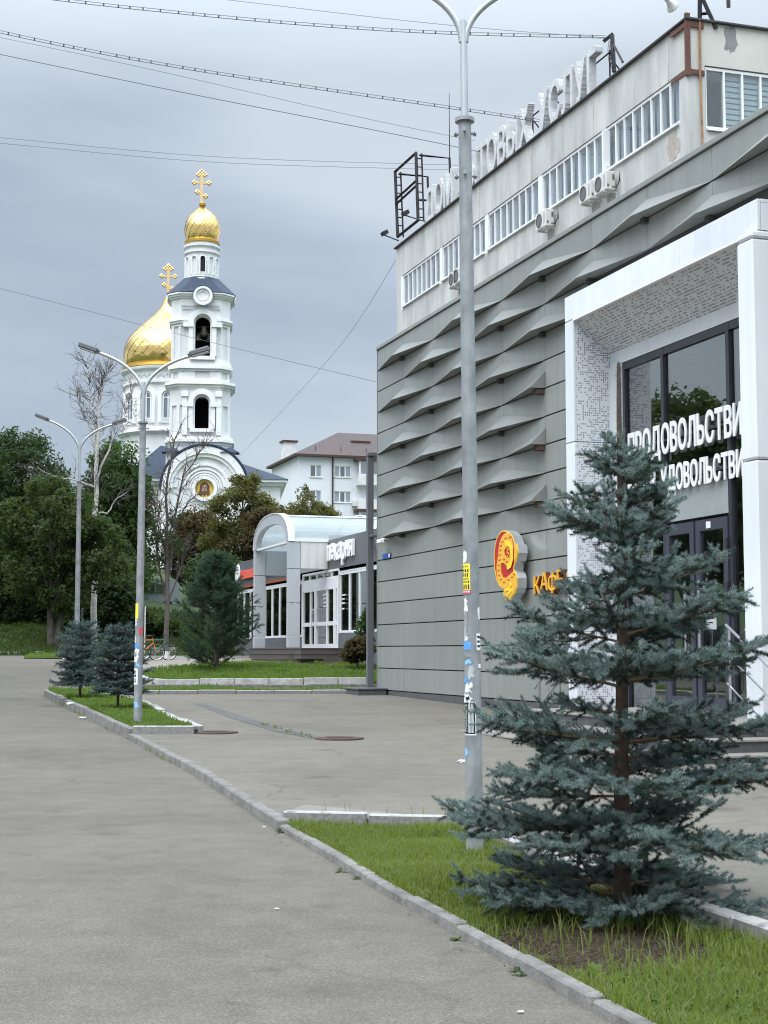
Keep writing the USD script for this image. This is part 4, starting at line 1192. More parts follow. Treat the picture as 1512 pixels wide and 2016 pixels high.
# curved-in-plan steps of the bakery
bst = thing('bakery_steps', 'dark brown polygonal steps under the arched bakery porch', 'steps', (CBx[0], CBx[1], 0), RZ)
fl = [loc(gnd(*k)[:2], CBx) for k in ((494, 1300), (551, 1306.5), (674, 1306))]
base_poly = Polygon([(-WP - .6, DP), tuple(fl[0]), tuple(fl[1]), tuple(fl[2]), (max(fl[2][0], 3.0), DP)]).convex_hull
zg = g(55.0)
nst = 3
for k in range(nst):
    pk = base_poly.buffer(-.34 * k, join_style=2).union(sbox(-WP - .1, -.15, 2.4, DP)) if k else base_poly
    pk = pk.intersection(sbox(-50, -50, 50, DP + .0))
    zz = zg + (ZF - zg) * (k + 1) / nst
    obj('step', MB().poly(pk.buffer(-.02), -.2 if k == 0 else 0, (ZF - zg) / nst - .03, flat_map(zz - (ZF - zg) / nst)), 'brown_step', bst)
    obj('tread', MB().poly(pk, 0, .03, flat_map(zz - .03)), 'brown_step', bst)
zz = MB()
q = np.array([fl[2][0] + .1, fl[2][1]])
for k in range(4):
    zz.box((q[0], q[1] + .35 * k, zg + .1 * k), (q[0] + .08, q[1] + .35 * k + .4, zg + .12 * k + .22))
obj('white_stringer', zz, 'letter_white', bst)

# ================================================================== apartment block
CA = at(586, 1100, 160)
apt = thing('apartment_block', 'white four storey apartment block with brown hipped roof behind the bakery', 'building', (CA[0], CA[1], 0), RZ)
def afac(px, py):                       # on the face that looks along AX (s = 0): (y, z)
    r = ray(px, py)
    k = (CA[:2] @ AX) / (r[:2] @ AX)
    p = np.array([0, 0, EYE]) + k * r
    return (p[:2] - CA[:2]) @ BX, p[2]
ze = afac(590, 894)[1]
zg_ = 8.0
LY = 34.0
DS = -11.5
hole = MB()
W = m3.Manifold.cube([-DS, LY, ze - zg_]).translate([DS, 0, zg_])
wins = []
st_h = afac(640, 915)[1] - afac(640, 965)[1]
for i in range(4):
    for (x0, x1, py0, py1) in ((611, 633, 915, 939.5), (658, 691, 917, 940)):
        y0, z1 = afac(x0, py0); y1, z0 = afac(x1, py1)
        wins.append((y0, y1, z0 - i * st_h, z1 - i * st_h, 2 if x0 < 640 else 3))
for k in range(3):
    for i in range(4):
        y0, z1 = afac(658, 917); y1, z0 = afac(691, 940)
        wins.append((y0 + 7 + 6 * k, y1 + 7 + 6 * k, z0 - i * st_h, z1 - i * st_h, 3))
for (y0, y1, z0, z1, n) in wins:
    W = W - m3.Manifold.cube([.4, y1 - y0, z1 - z0]).translate([-.2, y0, z0])
obj('wall', MB().mesh(W), 'apt_white', apt)
for (y0, y1, z0, z1, n) in wins:
    f = MB()
    fw = .08
    f.box((-.14, y0, z0), (-.06, y1, z0 + fw)).box((-.14, y0, z1 - fw), (-.06, y1, z1))
    ed = np.linspace(y0, y1, n + 1)
    for e in ed:
        f.box((-.14, max(y0, e - fw / 2 - .03), z0 + fw), (-.06, min(y1, e + fw / 2 + .03), z1 - fw))
    wi = obj('window', f, 'white_pvc', apt)
    obj('sill', MB().box((-.1, y0 - .08, z0 - .08), (.08, y1 + .08, z0 - .005)), 'chimney_white', wi)
    obj('room_back', MB().box((-.195, y0 + .002, z0 + .002), (-.185, y1 - .002, z1 - .002)), 'dark_interior', wi)  # added dark sheet close behind the glass, coloured as an unlit room
    for j, (p, q) in enumerate(zip(ed[:-1], ed[1:])):
        obj('pane', MB().box((-.12, p + .08, z0 + fw), (-.10, q - .08, z1 - fw)), 'window_glass', wi)
        if not (n == 3 and j == 1) and not (n == 2 and j == 0):
            obj('curtain', MB().box((-.17, p, z0), (-.165, q, z1)), 'curtain', wi)
yr, zr = afac(668, 862)
ov = .55
pts = [(ov, -ov, ze), (ov, LY + ov, ze), (DS - ov, LY + ov, ze), (DS - ov, -ov, ze), (DS / 2, 6.0, ze + 3.3), (DS / 2, LY - 6, ze + 3.3)]
obj('roof', MB().add(np.array(pts), [[0, 1, 5, 4]]).add(np.array(pts), [[2, 3, 4, 5]]).add(np.array(pts), [[3, 0, 4], [1, 2, 5]]), 'brown_roof', apt)
obj('eaves', MB().box((DS - ov, -ov, ze - .22), (ov, LY + ov, ze - .003)), 'brown_pipe', apt)
for k in range(7):
    y = 2 + 2.8 * k
    obj('snow_guard', MB().box((-.6, y, ze + .3), (-.5, y + .06, ze + 1.0)), 'brown_pipe', apt)
for y, s in ((0.2, -6.8), (12.5, -3.0)):
    if y < 1:
        z = ze + 1.2
        c = MB().box((s - .7, y - .2, ze - .1), (s + .7, y + 1.2, z + .9))
        cp = MB().box((s - .85, y - .35, z + .9), (s + .85, y + 1.35, z + 1.08))
    else:
        yy, zz_ = afac(727, 868)
        c = MB().box((-4.6, yy - .9, ze), (-3.2, yy + .9, zz_ + .2))
        cp = MB().box((-4.8, yy - 1.1, zz_ + .2), (-3.0, yy + 1.1, zz_ + .4))
    ch = obj('chimney', c, 'chimney_white', apt)
    obj('cap', cp, 'brown_pipe', ch)
yd = afac(654.5, 950)[0]
obj('downpipe', MB().tube([(.12, yd, zg_), (.12, yd, ze - .2)], .09, 8), 'brown_pipe', apt)
yb0, yb1 = afac(701, 920)[0], afac(701, 920)[0] + 5.2
for i in range(4):
    zt1 = afac(705, 911)[1] - i * st_h
    zt0 = afac(705, 935)[1] - i * st_h
    zb0 = afac(705, 957)[1] - i * st_h
    b = obj('balcony', MB().box((0, yb0, zb0), (1.1, yb1, zt0), .03), 'chimney_white', apt)
    if i in (0, 2):
        obj('balcony_roof', MB().box((0, yb0 - .3, zt1 + .1), (1.3, yb1 + .3, zt1 + .35)), 'brown_pipe', b)
        f = MB()
        for e in np.linspace(yb0 + .1, yb1 - .1, 5):
            f.box((1.0, e - .1, zt0), (1.08, e + .1, zt1 + .1))
        obj('frame', f, 'white_pvc', b)
        obj('glazing', MB().box((1.03, yb0 + .1, zt0), (1.05, yb1 - .1, zt1 + .1)), 'window_glass', b)
    else:
        obj('balcony_door', MB().box((.004, yb0 + 1.2, zb0 + .1), (.03, yb0 + 2.4, zt1)), 'window_glass', b)
t = thing('air_conditioner', 'small air conditioner on the white apartment wall beside the lower balcony', 'air conditioner', (CA[0], CA[1], 0), RZ)
yq, zq = afac(699, 992)
obj('casing', MB().box((.15, yq - .4, zq - .3), (.5, yq + .45, zq + .35), .03), 'ac_white', t)
obj('bracket', MB().box((0, yq - .3, zq - .36), (.5, yq - .25, zq - .31)), 'ac_dark', t)

# ================================================================== the church
YT = 122.0
KT = YT / FPX
TC = at(391, 1100, YT)                    # tower axis
ch = thing('church', 'white orthodox church with bell tower, golden onion domes and blue roofs', 'church', (TC[0], TC[1], 0), 6.0)
zt = lambda py, Y=YT: at(391, py, Y)[2]
px_ = lambda p: p * KT


def octo(hw, cut, dy=0.0):
    """Square plan with cut corners, hw half width."""
    a, b = hw, hw - cut
    return Polygon([(-b, -a + dy), (b, -a + dy), (a, -b + dy), (a, b + dy), (b, a + dy), (-b, a + dy), (-a, b + dy), (-a, -b + dy)])


def ext(poly, z0, z1):
    return m3.Manifold.extrude(m3.CrossSection([list(poly.exterior.coords)[:-1]]), z1 - z0).translate([0, 0, z0])


def arch_poly(cx, z0, z1, w, n=14):
    a = np.linspace(0, np.pi, n)
    r = w / 2
    return Polygon([(cx - r, z0), (cx + r, z0)] + [(cx + r * math.cos(t), z1 - r + r * math.sin(t)) for t in a])


def ring_poly(cx, cz, r0, r1, a0=0.0, a1=np.pi, n=24):
    a = np.linspace(a0, a1, n)
    o = np.column_stack([cx + r1 * np.cos(a), cz + r1 * np.sin(a)])
    i = np.column_stack([cx + r0 * np.cos(a), cz + r0 * np.sin(a)])
    return Polygon(np.vstack([o, i[::-1]]))


def cutter(poly, depth=40, rot=0.0):
    """Prism of an (x, z) drawing through the wall, centred on y = 0, then turned by rot."""
    m = m3.Manifold.extrude(m3.CrossSection([list(poly.exterior.coords)[:-1]]), depth)
    m = m.rotate([90, 0, 0]).translate([0, 0, 0])         # z -> -y
    return m.rotate([0, 0, rot])


HW, CUT = px_(57.5), px_(19.5)
tower = tag(UsdGeom.Xform.Define(stage, str(ch.GetPath()) + '/bell_tower'))
BT0, BT1 = zt(762), zt(598)          # bell tier
LT0, LT1 = zt(868), zt(776)          # lower tier
OX = px_(4)
for nm, z0, z1, hw, o0, o1, ow in (('bell_tier', BT0, BT1, HW, zt(712), zt(634), px_(29)), ('lower_tier', LT0, LT1, HW + px_(2), zt(852), zt(789), px_(27))):
    W = ext(octo(hw, CUT), z0, z1) - ext(octo(hw - .75, CUT - .3), z0 + .3, z1 - .3)
    ap = arch_poly(OX, o0, o1, ow)
    for r in (0, 90, 270):
        W = W - cutter(ap, rot=r)
    # sunk panels on the front and the cut corners
    dd = math.hypot(hw - CUT / 2, hw - CUT / 2)
    pz0, pz1 = z0 + (z1 - z0) * .12, z0 + (z1 - z0) * .66
    for r in (45, 315):
        p = m3.Manifold.cube([px_(13), .24, pz1 - pz0]).translate([-px_(13) / 2, -dd - .12, pz0])
        W = W - p.rotate([0, 0, r])
    for x in (-px_(34), px_(34)):
        W = W - m3.Manifold.cube([px_(10), .24, (pz1 - pz0)]).translate([x - px_(5) + (px_(0)), -hw - .12, pz0])
    if nm == 'bell_tier':
        zp0, zp1 = zt(755), zt(741)
        for r, wv in ((0, px_(28)), (45, px_(14)), (315, px_(14))):
            d0 = hw if r == 0 else dd
            W = W - m3.Manifold.cube([wv, .24, zp1 - zp0]).translate([-wv / 2 + (OX if r == 0 else 0), -d0 - .12, zp0]).rotate([0, 0, r])
    obj(nm, MB().mesh(W), 'church_white', tower)
    obj('lining', MB().mesh(ext(octo(hw - .95, CUT - .35), z0 + .35, z1 - .35) - ext(octo(hw - 1.0, CUT - .37), z0 + .4, z1 - .4) - cutter(arch_poly(OX, o0 - .2, o1 + .2, ow + .4)) - cutter(arch_poly(OX, o0 - .2, o1 + .2, ow + .4), rot=90)), 'bell_dark', tower)  # added near-black shell: the shade inside the openings is in its colour
    am = MB()
    to = lambda x, y, h: V3(x, -hw - h, y)
    am.poly(ring_poly(OX, o1 - ow / 2, ow / 2 + .12, ow / 2 + .55), 0, .28, to)
    for sx in (-1, 1):
        am.box((OX + sx * (ow / 2 + .12), -hw - .3, o1 - ow / 2 - .35), (OX + sx * (ow / 2 + .95), -hw - .002, o1 - ow / 2))
        am.box((OX + sx * (ow / 2 + .16), -hw - .2, o0), (OX + sx * (ow / 2 + .5), -hw - .002, o1 - ow / 2 - .35))
    am.box((OX - ow / 2 - .4, -hw - .3, o0 - .3), (OX + ow / 2 + .4, -hw - .002, o0 - .02))
    obj('arch_moulding', am, 'church_trim', tower)
    if nm == 'lower_tier':
        for x in (-px_(29), px_(37)):
            pm = MB().box((x - px_(5), -hw - .28, z0 + .1), (x + px_(5), -hw - .002, o1 - .1)).box((x - px_(6.5), -hw - .38, o1 - .1), (x + px_(6.5), -hw - .002, o1 + .35))
            obj('pilaster', fix(pm), 'church_trim', tower)


def mould(name, z0, z1, hw, steps, m='church_trim'):
    """A stepped cornice band around the tower; steps: (fraction of height, overhang)."""
    b = MB()
    for (f0, f1, o) in steps:
        o = o * .72
        q = ext(octo(hw + o, CUT + o * .4), z0 + (z1 - z0) * f0, z0 + (z1 - z0) * f1 - .004)
        if name == 'string_course' and o < .28 and z0 > zt(700):
            q = q - m3.Manifold.cube([px_(29) + 1.12, 40, 30]).translate([OX - px_(29) / 2 - .56, -20, z0 - 15])
        b.mesh(q)
    obj(name, b, m, tower)


mould('cornice', zt(600), zt(590), HW, [(0, .35, .15), (.35, .7, .32), (.7, 1, .46)])
mould('string_course', zt(648), zt(640), HW, [(0, .5, .14), (.5, 1, .26)])
mould('string_course', zt(736), zt(720), HW, [(0, .35, .3), (.35, .7, .2), (.7, 1, .1)])
mould('cornice', zt(776), zt(762), HW, [(0, .3, .2), (.3, .62, .42), (.62, 1, .62)])
mould('base_course', zt(884), zt(868), HW + px_(2), [(0, .35, .2), (.35, .7, .45), (.7, 1, .3)])
mould('grey_course', zt(741), zt(736), HW, [(0, 1, .10)], 'church_grey')
den = MB()
for k in range(34):
    x = -HW + CUT + (2 * (HW - CUT)) * (k + .5) / 34
    den.box((x - .05, -HW - .12, zt(616) - (.25 if k % 2 else 0)), (x + .05, -HW - .003, zt(613) - (.25 if k % 2 else 0)))
obj('dentils', den, 'church_grey', tower, kind='stuff')
obj('shaft', MB().mesh(ext(octo(HW + px_(4), CUT), zt(1120) - 6, zt(884))), 'church_white', tower)
# blue tent roof, small round gable
r0, r1 = octo(HW + .38, CUT + .2), octo(px_(34), px_(20))
p0, p1 = np.array(r0.exterior.coords)[:-1], np.array(r1.exterior.coords)[:-1]
za, zb2 = zt(589), zt(552)
n8 = len(p0)
tm = MB().add(np.vstack([np.column_stack([p0, np.full(n8, za)]), np.column_stack([p1, np.full(n8, zb2)])]), [[i, (i + 1) % n8, n8 + (i + 1) % n8, n8 + i] for i in range(n8)])
tm.add(np.column_stack([p0, np.full(n8, za - .01)]), [[0, 2, 1], [0, 3, 2], [0, 4, 3], [0, 5, 4], [0, 6, 5], [0, 7, 6]])
obj('tent_roof', tm, 'blue_roof', tower)
for r in (0, 90, 270):
    q = MB()
    to = lambda x, y, h, r=r: V3(x * math.cos(math.radians(r)) - (-HW - .42 - h) * math.sin(math.radians(r)), x * math.sin(math.radians(r)) + (-HW - .42 - h) * math.cos(math.radians(r)), y)
    cz = zt(598)
    if r:
        to_ = to
        to = lambda x, y, h, to_=to_: to_(x, y, h * .35 - .1)
    q.poly(Point(OX, cz).buffer(px_(19)).intersection(sbox(-9, cz - px_(14 if r == 0 else 2), 9, 999)), 0, .12, to)
    q.poly(Point(OX, cz).buffer(px_(19)).difference(Point(OX, cz).buffer(px_(14))).intersection(sbox(-9, cz - px_(20 if r == 0 else 2), 9, 999)), .12, .3, to)
    q.poly(Point(OX, cz).buffer(px_(10)).difference(Point(OX, cz).buffer(px_(8.5))), .12, .2, to)
    obj('round_gable', q, 'church_trim', tower)
    q = MB().poly(ring_poly(OX, cz, px_(19), px_(20), *( (0, np.pi) if r == 0 else (.7, np.pi - .7))), -1.6, .32, to)
    obj('gable_roof', q, 'blue_roof', tower)
# drum with blind niches and windows
RD = px_(32.5)
dz0, dz1 = zt(563), zt(482)
prof = [(RD + .1, zt(566)), (RD + .25, zt(562)), (RD + .25, zt(556)), (RD + .05, zt(553)), (RD + .05, zt(551)), (RD - .02, zt(550)), (RD - .02, zt(505)), (RD + .12, zt(503)), (RD + .12, zt(500)), (RD, zt(499)), (RD, zt(493)), (RD + .15, zt(491)), (RD + .15, zt(487)), (RD + .02, zt(486)), (RD + .02, zt(482)), (RD - .5, zt(480))]
D = MB().lathe(prof, 40)
obj('drum', D, 'church_white', tower, smooth=30)
RDZ = RD
nich = MB()
for k in range(12):
    a = math.radians(-90 + 4 + 30 * k)
    for dx in (-1, 1):
        pass
    ap = arch_poly(0, zt(547), zt(510), px_(11.5))
    ip = arch_poly(0, zt(547), zt(512), px_(9))
    to = lambda x, y, h, a=a: V3((RD + h) * np.cos(a + x / RD), (RD + h) * np.sin(a + x / RD), y)
    nich.poly(ap.difference(ip), -.1, .10, to)
obj('niche_mouldings', nich, 'church_trim', tower)
for k in (0, 3, 9):
    a = math.radians(-90 + 4 + 30 * k)
    to = lambda x, y, h, a=a: V3((RD + h) * np.cos(a + x / RD), (RD + h) * np.sin(a + x / RD), y)
    obj('drum_window', MB().poly(arch_poly(0, zt(541), zt(512), px_(9)), -.1, .02, to), 'bell_dark', tower)
# bells
for x, z, r in ((-.35, zt(668), .33), (.55, zt(668), .36), (.1, zt(655), .5)):
    bell = MB().lathe([(0, r * 1.5), (r * .35, r * 1.45), (r * .5, r * .9), (r * .65, r * .4), (r, 0), (r * .9, 0)], 18, c=(OX + x, -HW + 1.0, z - r))
    obj('bell', bell, 'bell_bronze', tower, smooth=40)
obj('bell_beam', MB().box((-HW + 1, -HW + .9, zt(652)), (HW - 1, -HW + 1.15, zt(649))).box((-HW + 1, -HW + .9, zt(663)), (HW - 1, -HW + 1.1, zt(661))), 'bell_dark', tower)


def onion(parent, cx, cy, prof, seg, rows, name='dome'):
    """Onion dome covered with diamond plates: staggered rows of facets, raised seams between them."""
    prof = np.asarray(prof, float)
    d = np.concatenate([[0], np.cumsum(np.linalg.norm(np.diff(prof, axis=0), axis=1))])
    from scipy.interpolate import PchipInterpolator
    fr, fz = PchipInterpolator(d, prof[:, 0]), PchipInterpolator(d, prof[:, 1])
    t = np.linspace(0, d[-1], rows + 1)
    rg = np.random.default_rng(3)
    V = []
    for i, tt in enumerate(t):
        a = (np.arange(seg) + .5 * (i % 2)) / seg * 2 * np.pi
        rr = float(fr(tt)) * (1 + rg.normal(0, .002, seg) * (0 < i < rows))
        V.append(np.column_stack([cx + rr * np.cos(a), cy + rr * np.sin(a), np.full(seg, float(fz(tt)))]))
    V = np.vstack(V)
    Fc = []
    for i in range(rows):
        for j in range(seg):
            k = (j + 1) % seg
            A_, B_ = i * seg + j, i * seg + k
            if i % 2 == 0:
                C_, D_ = (i + 1) * seg + j, (i + 1) * seg + (j - 1) % seg
                Fc += [[A_, B_, C_], [A_, C_, D_]]
            else:
                C_, D_ = (i + 1) * seg + k, (i + 1) * seg + j
                Fc += [[A_, B_, C_], [A_, C_, D_]]
    m = trimesh.Trimesh(V, np.array(Fc), process=False)
    do = obj(name, m, 'gold_leaf', parent)
    sm = MB()
    n = seg // 2
    for sgn in (1,):
        for j in range(n):
            tt = np.linspace(0, d[-1] * .97, 26)
            a = j / n * 2 * np.pi + sgn * tt / d[-1] * 1.9
            r = fr(tt) * 1.002 + .004
            sm.tube(np.column_stack([cx + r * np.cos(a), cy + r * np.sin(a), fz(tt)]), .018, 3, cap=False)
    obj('seams', sm, 'gold_seam', do, kind='stuff')
    return do


z = zt
onion(tower, 0, 0, [(px_(30), z(476)), (px_(33.5), z(464)), (px_(35), z(452)), (px_(33), z(440)), (px_(27), z(428)), (px_(18), z(419)), (px_(9), z(412)), (px_(4), z(408)), (px_(2.5), z(404))], 28, 22)
obj('dome_collar', MB().lathe([(px_(30), z(484)), (px_(35.5), z(482)), (px_(35.5), z(478)), (px_(31), z(475)), (px_(29.5), z(470))], 40), 'gold_seam', tower, smooth=40)


def cross(parent, cx, cy, z0, z1, m='gold_cross'):
    """Three-barred cross with trefoil ends above a ball."""
    h = z1 - z0
    q = MB()
    w = h * .035
    q.box((cx - w, cy - w, z0), (cx + w, cy + w, z1 - h * .06))
    zc, zl, zu = z0 + h * .62, z0 + h * .28, z0 + h * .86
    ends = []
    for zz, hw, tl in ((zc, h * .21, 0), (zu, h * .09, 0)):
        q.box((cx - hw, cy - w * .9, zz - w), (cx + hw, cy + w * .9, zz + w))
        ends += [(cx - hw, zz), (cx + hw, zz)]
    q.obox((cx, cy, zl), (h * .25, w * 1.8, w * 2), ry=math.radians(28))
    ends += [(cx - h * .12, zl + h * .06), (cx + h * .12, zl - h * .06), (cx, z1 - h * .05)]
    for x, zz in ends:
        for dx, dz in ((0, 1), (0, -1), (1, 0), (-1, 0)):
            s = trimesh.creation.icosphere(1, w * 1.25)
            s.vertices += [x + dx * w * 1.2, cy, zz + dz * w * 1.2]
            q.mesh(s)
    cr = obj('cross', q, m, parent)
    return cr


cross(tower, -px_(2), 0, z(401), z(335))
obj('cross_ball', MB().lathe([(px_(2), z(410)), (px_(6.6), z(405)), (px_(6.6), z(401)), (px_(2), z(397)), (0, z(396))], 20), 'gold_seam', tower, smooth=40)

# front block with the great round gable
gable = tag(UsdGeom.Xform.Define(stage, str(ch.GetPath()) + '/front_gable'))
YG = -HW - 2.2                                  # plane of the gable wall, local
YGw = YT + YG
KG = YGw / FPX
gz = lambda py: at(391, py, YGw)[2]
gx_ = lambda px: at(px, 1000, YGw)[0] - TC[0] + math.sin(math.radians(6)) * YG
GC, GZc, GR = gx_(402), gz(962), 85 * KG
body_p = Point(GC, GZc).buffer(GR, quad_segs=24).intersection(sbox(GC - 50, GZc, GC + 50, GZc + 50)).union(sbox(GC - GR, zt(1130) - 5, GC + GR, GZc))
to = lambda x, y, h: V3(x, YG - h, y)
obj('gable_wall', MB().poly(body_p, -5.0, 0, to), 'church_white', gable)
obj('gable_roof', MB().poly(ring_poly(GC, GZc, GR + .01, GR + .16, n=40), -5.2, .35, to), 'blue_roof', gable)
for r0_, r1_, h in ((70, 84, .30), (63, 69.5, .18), (46, 50, .14), (38, 41, .14), (32, 34.5, .12), (27.5, 29.5, .12)):
    obj('arch_ring', MB().poly(ring_poly(GC, GZc, r0_ * KG, r1_ * KG, n=40), 0.0, h, to), 'church_trim', gable)
obj('pillar', MB().box((GC - GR, YG - .3, zt(1130) - 5), (GC - GR + 15 * KG, YG, GZc - .01)).box((GC + GR - 15 * KG, YG - .3, zt(1130) - 5), (GC + GR, YG, GZc - .01)), 'church_trim', gable)
obj('icon_ring', MB().poly(Point(GC, GZc).buffer(25 * KG).difference(Point(GC, GZc).buffer(18.5 * KG)), 0, .32, to), 'church_trim', gable)
ic = obj('icon', MB().poly(Point(GC, GZc).buffer(18 * KG), 0, .10, to), 'mosaic_gold', gable, label='round gold mosaic icon of a long haired bearded face')
S = KG
el = lambda cx, cy, rx, ry: affinity.scale(Point(GC + cx * S, GZc + cy * S).buffer(1.0), rx * S, ry * S)
hair = el(0, 2, 9, 11).union(Polygon([(GC + x * S, GZc + y * S) for x, y in [(-9, 3), (9, 3), (11, -12), (6, -15), (3, -11), (0, -15), (-3, -11), (-6, -15), (-11, -12)]]))
obj('hair', MB().poly(hair, .10, .13, to), 'mosaic_brown', ic)
obj('face', MB().poly(el(0, -.5, 5.2, 8), .13, .16, to), 'mosaic_skin', ic)
obj('features', MB().poly(el(0, -8, 4.2, 3.6).union(el(-2.2, 1.5, 1.3, .7)).union(el(2.2, 1.5, 1.3, .7)).union(el(0, -1.6, .7, 2.2)).union(el(-2.3, 3, 1.8, .5)).union(el(2.3, 3, 1.8, .5)), .16, .18, to), 'mosaic_brown', ic)
for px in (337, 451):
    x = gx_(px)
    obj('turret', MB().box((x - .45, YG - .1, gz(960)), (x + .45, YG + .8, gz(890))), 'church_white', gable)
    b = np.array([(x - .75, YG - .4), (x + .75, YG - .4), (x + .75, YG + 1.1), (x - .75, YG + 1.1)])
    zz0 = gz(891)
    obj('turret_roof', MB().add(np.vstack([np.column_stack([b, np.full(4, zz0)]), [[x, YG + .35, gz(878)]]]), [[0, 1, 4], [1, 2, 4], [2, 3, 4], [3, 0, 4], [0, 2, 1], [0, 3, 2]]), 'blue_roof', gable)

# nave with hipped blue roofs
nave = tag(UsdGeom.Xform.Define(stage, str(ch.GetPath()) + '/nave'))
YN = .5
KN = (YT + YN) / FPX
nz = lambda py: at(391, py, YT + YN)[2]
nx = lambda px: at(px, 1000, YT + YN)[0] - TC[0]
NX0, NX1 = nx(258), nx(553)
W = m3.Manifold.cube([NX1 - NX0, 26, nz(946) - (zt(1130) - 5)]).translate([NX0, YN, zt(1130) - 5])
wins = []
for px in (285, 500, 532):
    p = arch_poly(nx(px), nz(1092), nz(1028), px_(12))
    wins.append(p)
    m = m3.Manifold.extrude(m3.CrossSection([list(p.exterior.coords)[:-1]]), 1.4).rotate([90, 0, 0]).translate([0, YN + .5, 0])
    W = W - m
obj('wall', MB().mesh(W), 'church_white', nave)
ton = lambda x, y, h: V3(x, YN - h, y)
for p in wins:
    c = p.centroid.x
    wi = obj('window', MB().poly(p.difference(p.buffer(-.1)), -.3, -.1, ton).poly(sbox(c - .05, p.bounds[1], c + .05, p.bounds[3] - .1), -.28, -.12, ton), 'gold_cross', nave)
    obj('pane', MB().poly(p, -.46, -.42, ton), 'car_glass', wi)
    obj('surround', MB().poly(p.buffer(.3, join_style=2).difference(p.buffer(.06)), .0, .18, ton), 'church_trim', nave)
obj('cornice', MB().box((NX0 - .5, YN - .5, nz(949)), (NX1 + .5, YN + 26.5, nz(943))).box((NX0 - .25, YN - .25, nz(955)), (NX1 + .25, YN, nz(949.5))).box((NX1, YN, nz(955)), (NX1 + .25, YN + 26, nz(949.5))), 'church_trim', nave)
zr0, zr1 = nz(943), nz(884)
rp = np.array([(NX0 - .6, YN - .6, zr0), (NX1 + .6, YN - .6, zr0), (NX1 + .6, YN + 26.6, zr0), (NX0 - .6, YN + 26.6, zr0), (NX0 + 2.2, YN + 5, nz(862)), (NX1 - 4.5, YN + 5.5, zr1), (NX1 - 4.5, YN + 20, zr1), (NX0 + 2.2, YN + 20, nz(862))])
obj('roof', MB().add(rp, [[0, 1, 5, 4], [2, 3, 7, 6], [4, 5, 6, 7]]).add(rp, [[1, 2, 6, 5], [3, 0, 4, 7]]), 'blue_roof', nave)

# great drum and dome behind the tower
YD = 15.0
KD = (YT + YD) / FPX
dzf = lambda py: at(391, py, YT + YD)[2]
dc = at(329, 800, YT + YD)
big = tag(UsdGeom.Xform.Define(stage, str(ch.GetPath()) + '/main_drum'))
DX = dc[0] - TC[0] + math.sin(math.radians(6)) * YD
RB = 82 * KD
prof = [(RB + .2, dzf(945)), (RB + .2, dzf(868)), (RB + .6, dzf(862)), (RB + .55, dzf(858)), (RB + .1, dzf(854)), (RB, dzf(852)), (RB, dzf(770)), (RB + .2, dzf(768)), (RB + .2, dzf(764)), (RB + .05, dzf(763)), (RB + .05, dzf(745)), (RB + .35, dzf(741)), (RB + .4, dzf(737)), (RB, dzf(733)), (RB - .6, dzf(730))]
obj('drum', MB().lathe(prof, 48, c=(DX, YD, 0)), 'church_white', big, smooth=30)
for k in range(12):
    a = math.radians(-90 - 24 + 30 * k - 6 + 4)
    to = lambda x, y, h, a=a: V3(DX + (RB + h) * np.cos(a + x / RB), YD + (RB + h) * np.sin(a + x / RB), y)
    p = arch_poly(0, dzf(838), dzf(785), 21 * KD)
    wi = obj('window', MB().poly(p.difference(p.buffer(-.10)), -.02, .08, to).poly(sbox(-.05, p.bounds[1], .05, p.bounds[3] - .1), -.02, .07, to).poly(sbox(-.48, dzf(797) - .04, .48, dzf(797) + .04), -.02, .068, to), 'white_pvc', big)
    obj('pane', MB().poly(p, -.1, .03, to), 'window_dull' if 'window_dull' in M else (mat('window_dull', (.16, .19, .22), .15, spec=.6) and 'window_dull'), wi)
    obj('surround', MB().poly(p.buffer(.35, join_style=2).difference(p.buffer(.08)), -.05, .2, to), 'church_trim', big)
dn = MB()
for k in range(90):
    a = k / 90 * 2 * np.pi
    dn.obox((DX + (RB + .1) * math.cos(a), YD + (RB + .1) * math.sin(a), dzf(752 + 3 * (k % 2))), (.12, .12, .14), rz=a)
obj('dentils', dn, 'church_grey', big, kind='stuff')
obj('dome_collar', MB().lathe([(RB, dzf(737)), (RB + .35, dzf(735)), (RB + .3, dzf(730)), (RB - .1, dzf(724)), (RB - .3, dzf(722))], 48, c=(DX, YD, 0)), 'gold_seam', big, smooth=40)
kd = KD
onion(big, DX, YD, [(80 * kd, dzf(727)), (84.5 * kd, dzf(715)), (86 * kd, dzf(702)), (83 * kd, dzf(686)), (74 * kd, dzf(668)), (59 * kd, dzf(652)), (42 * kd, dzf(637)), (25 * kd, dzf(622)), (13 * kd, dzf(607)), (6 * kd, dzf(592)), (2.5 * kd, dzf(583))], 44, 34)
cross(big, DX, YD, dzf(584), dzf(523))

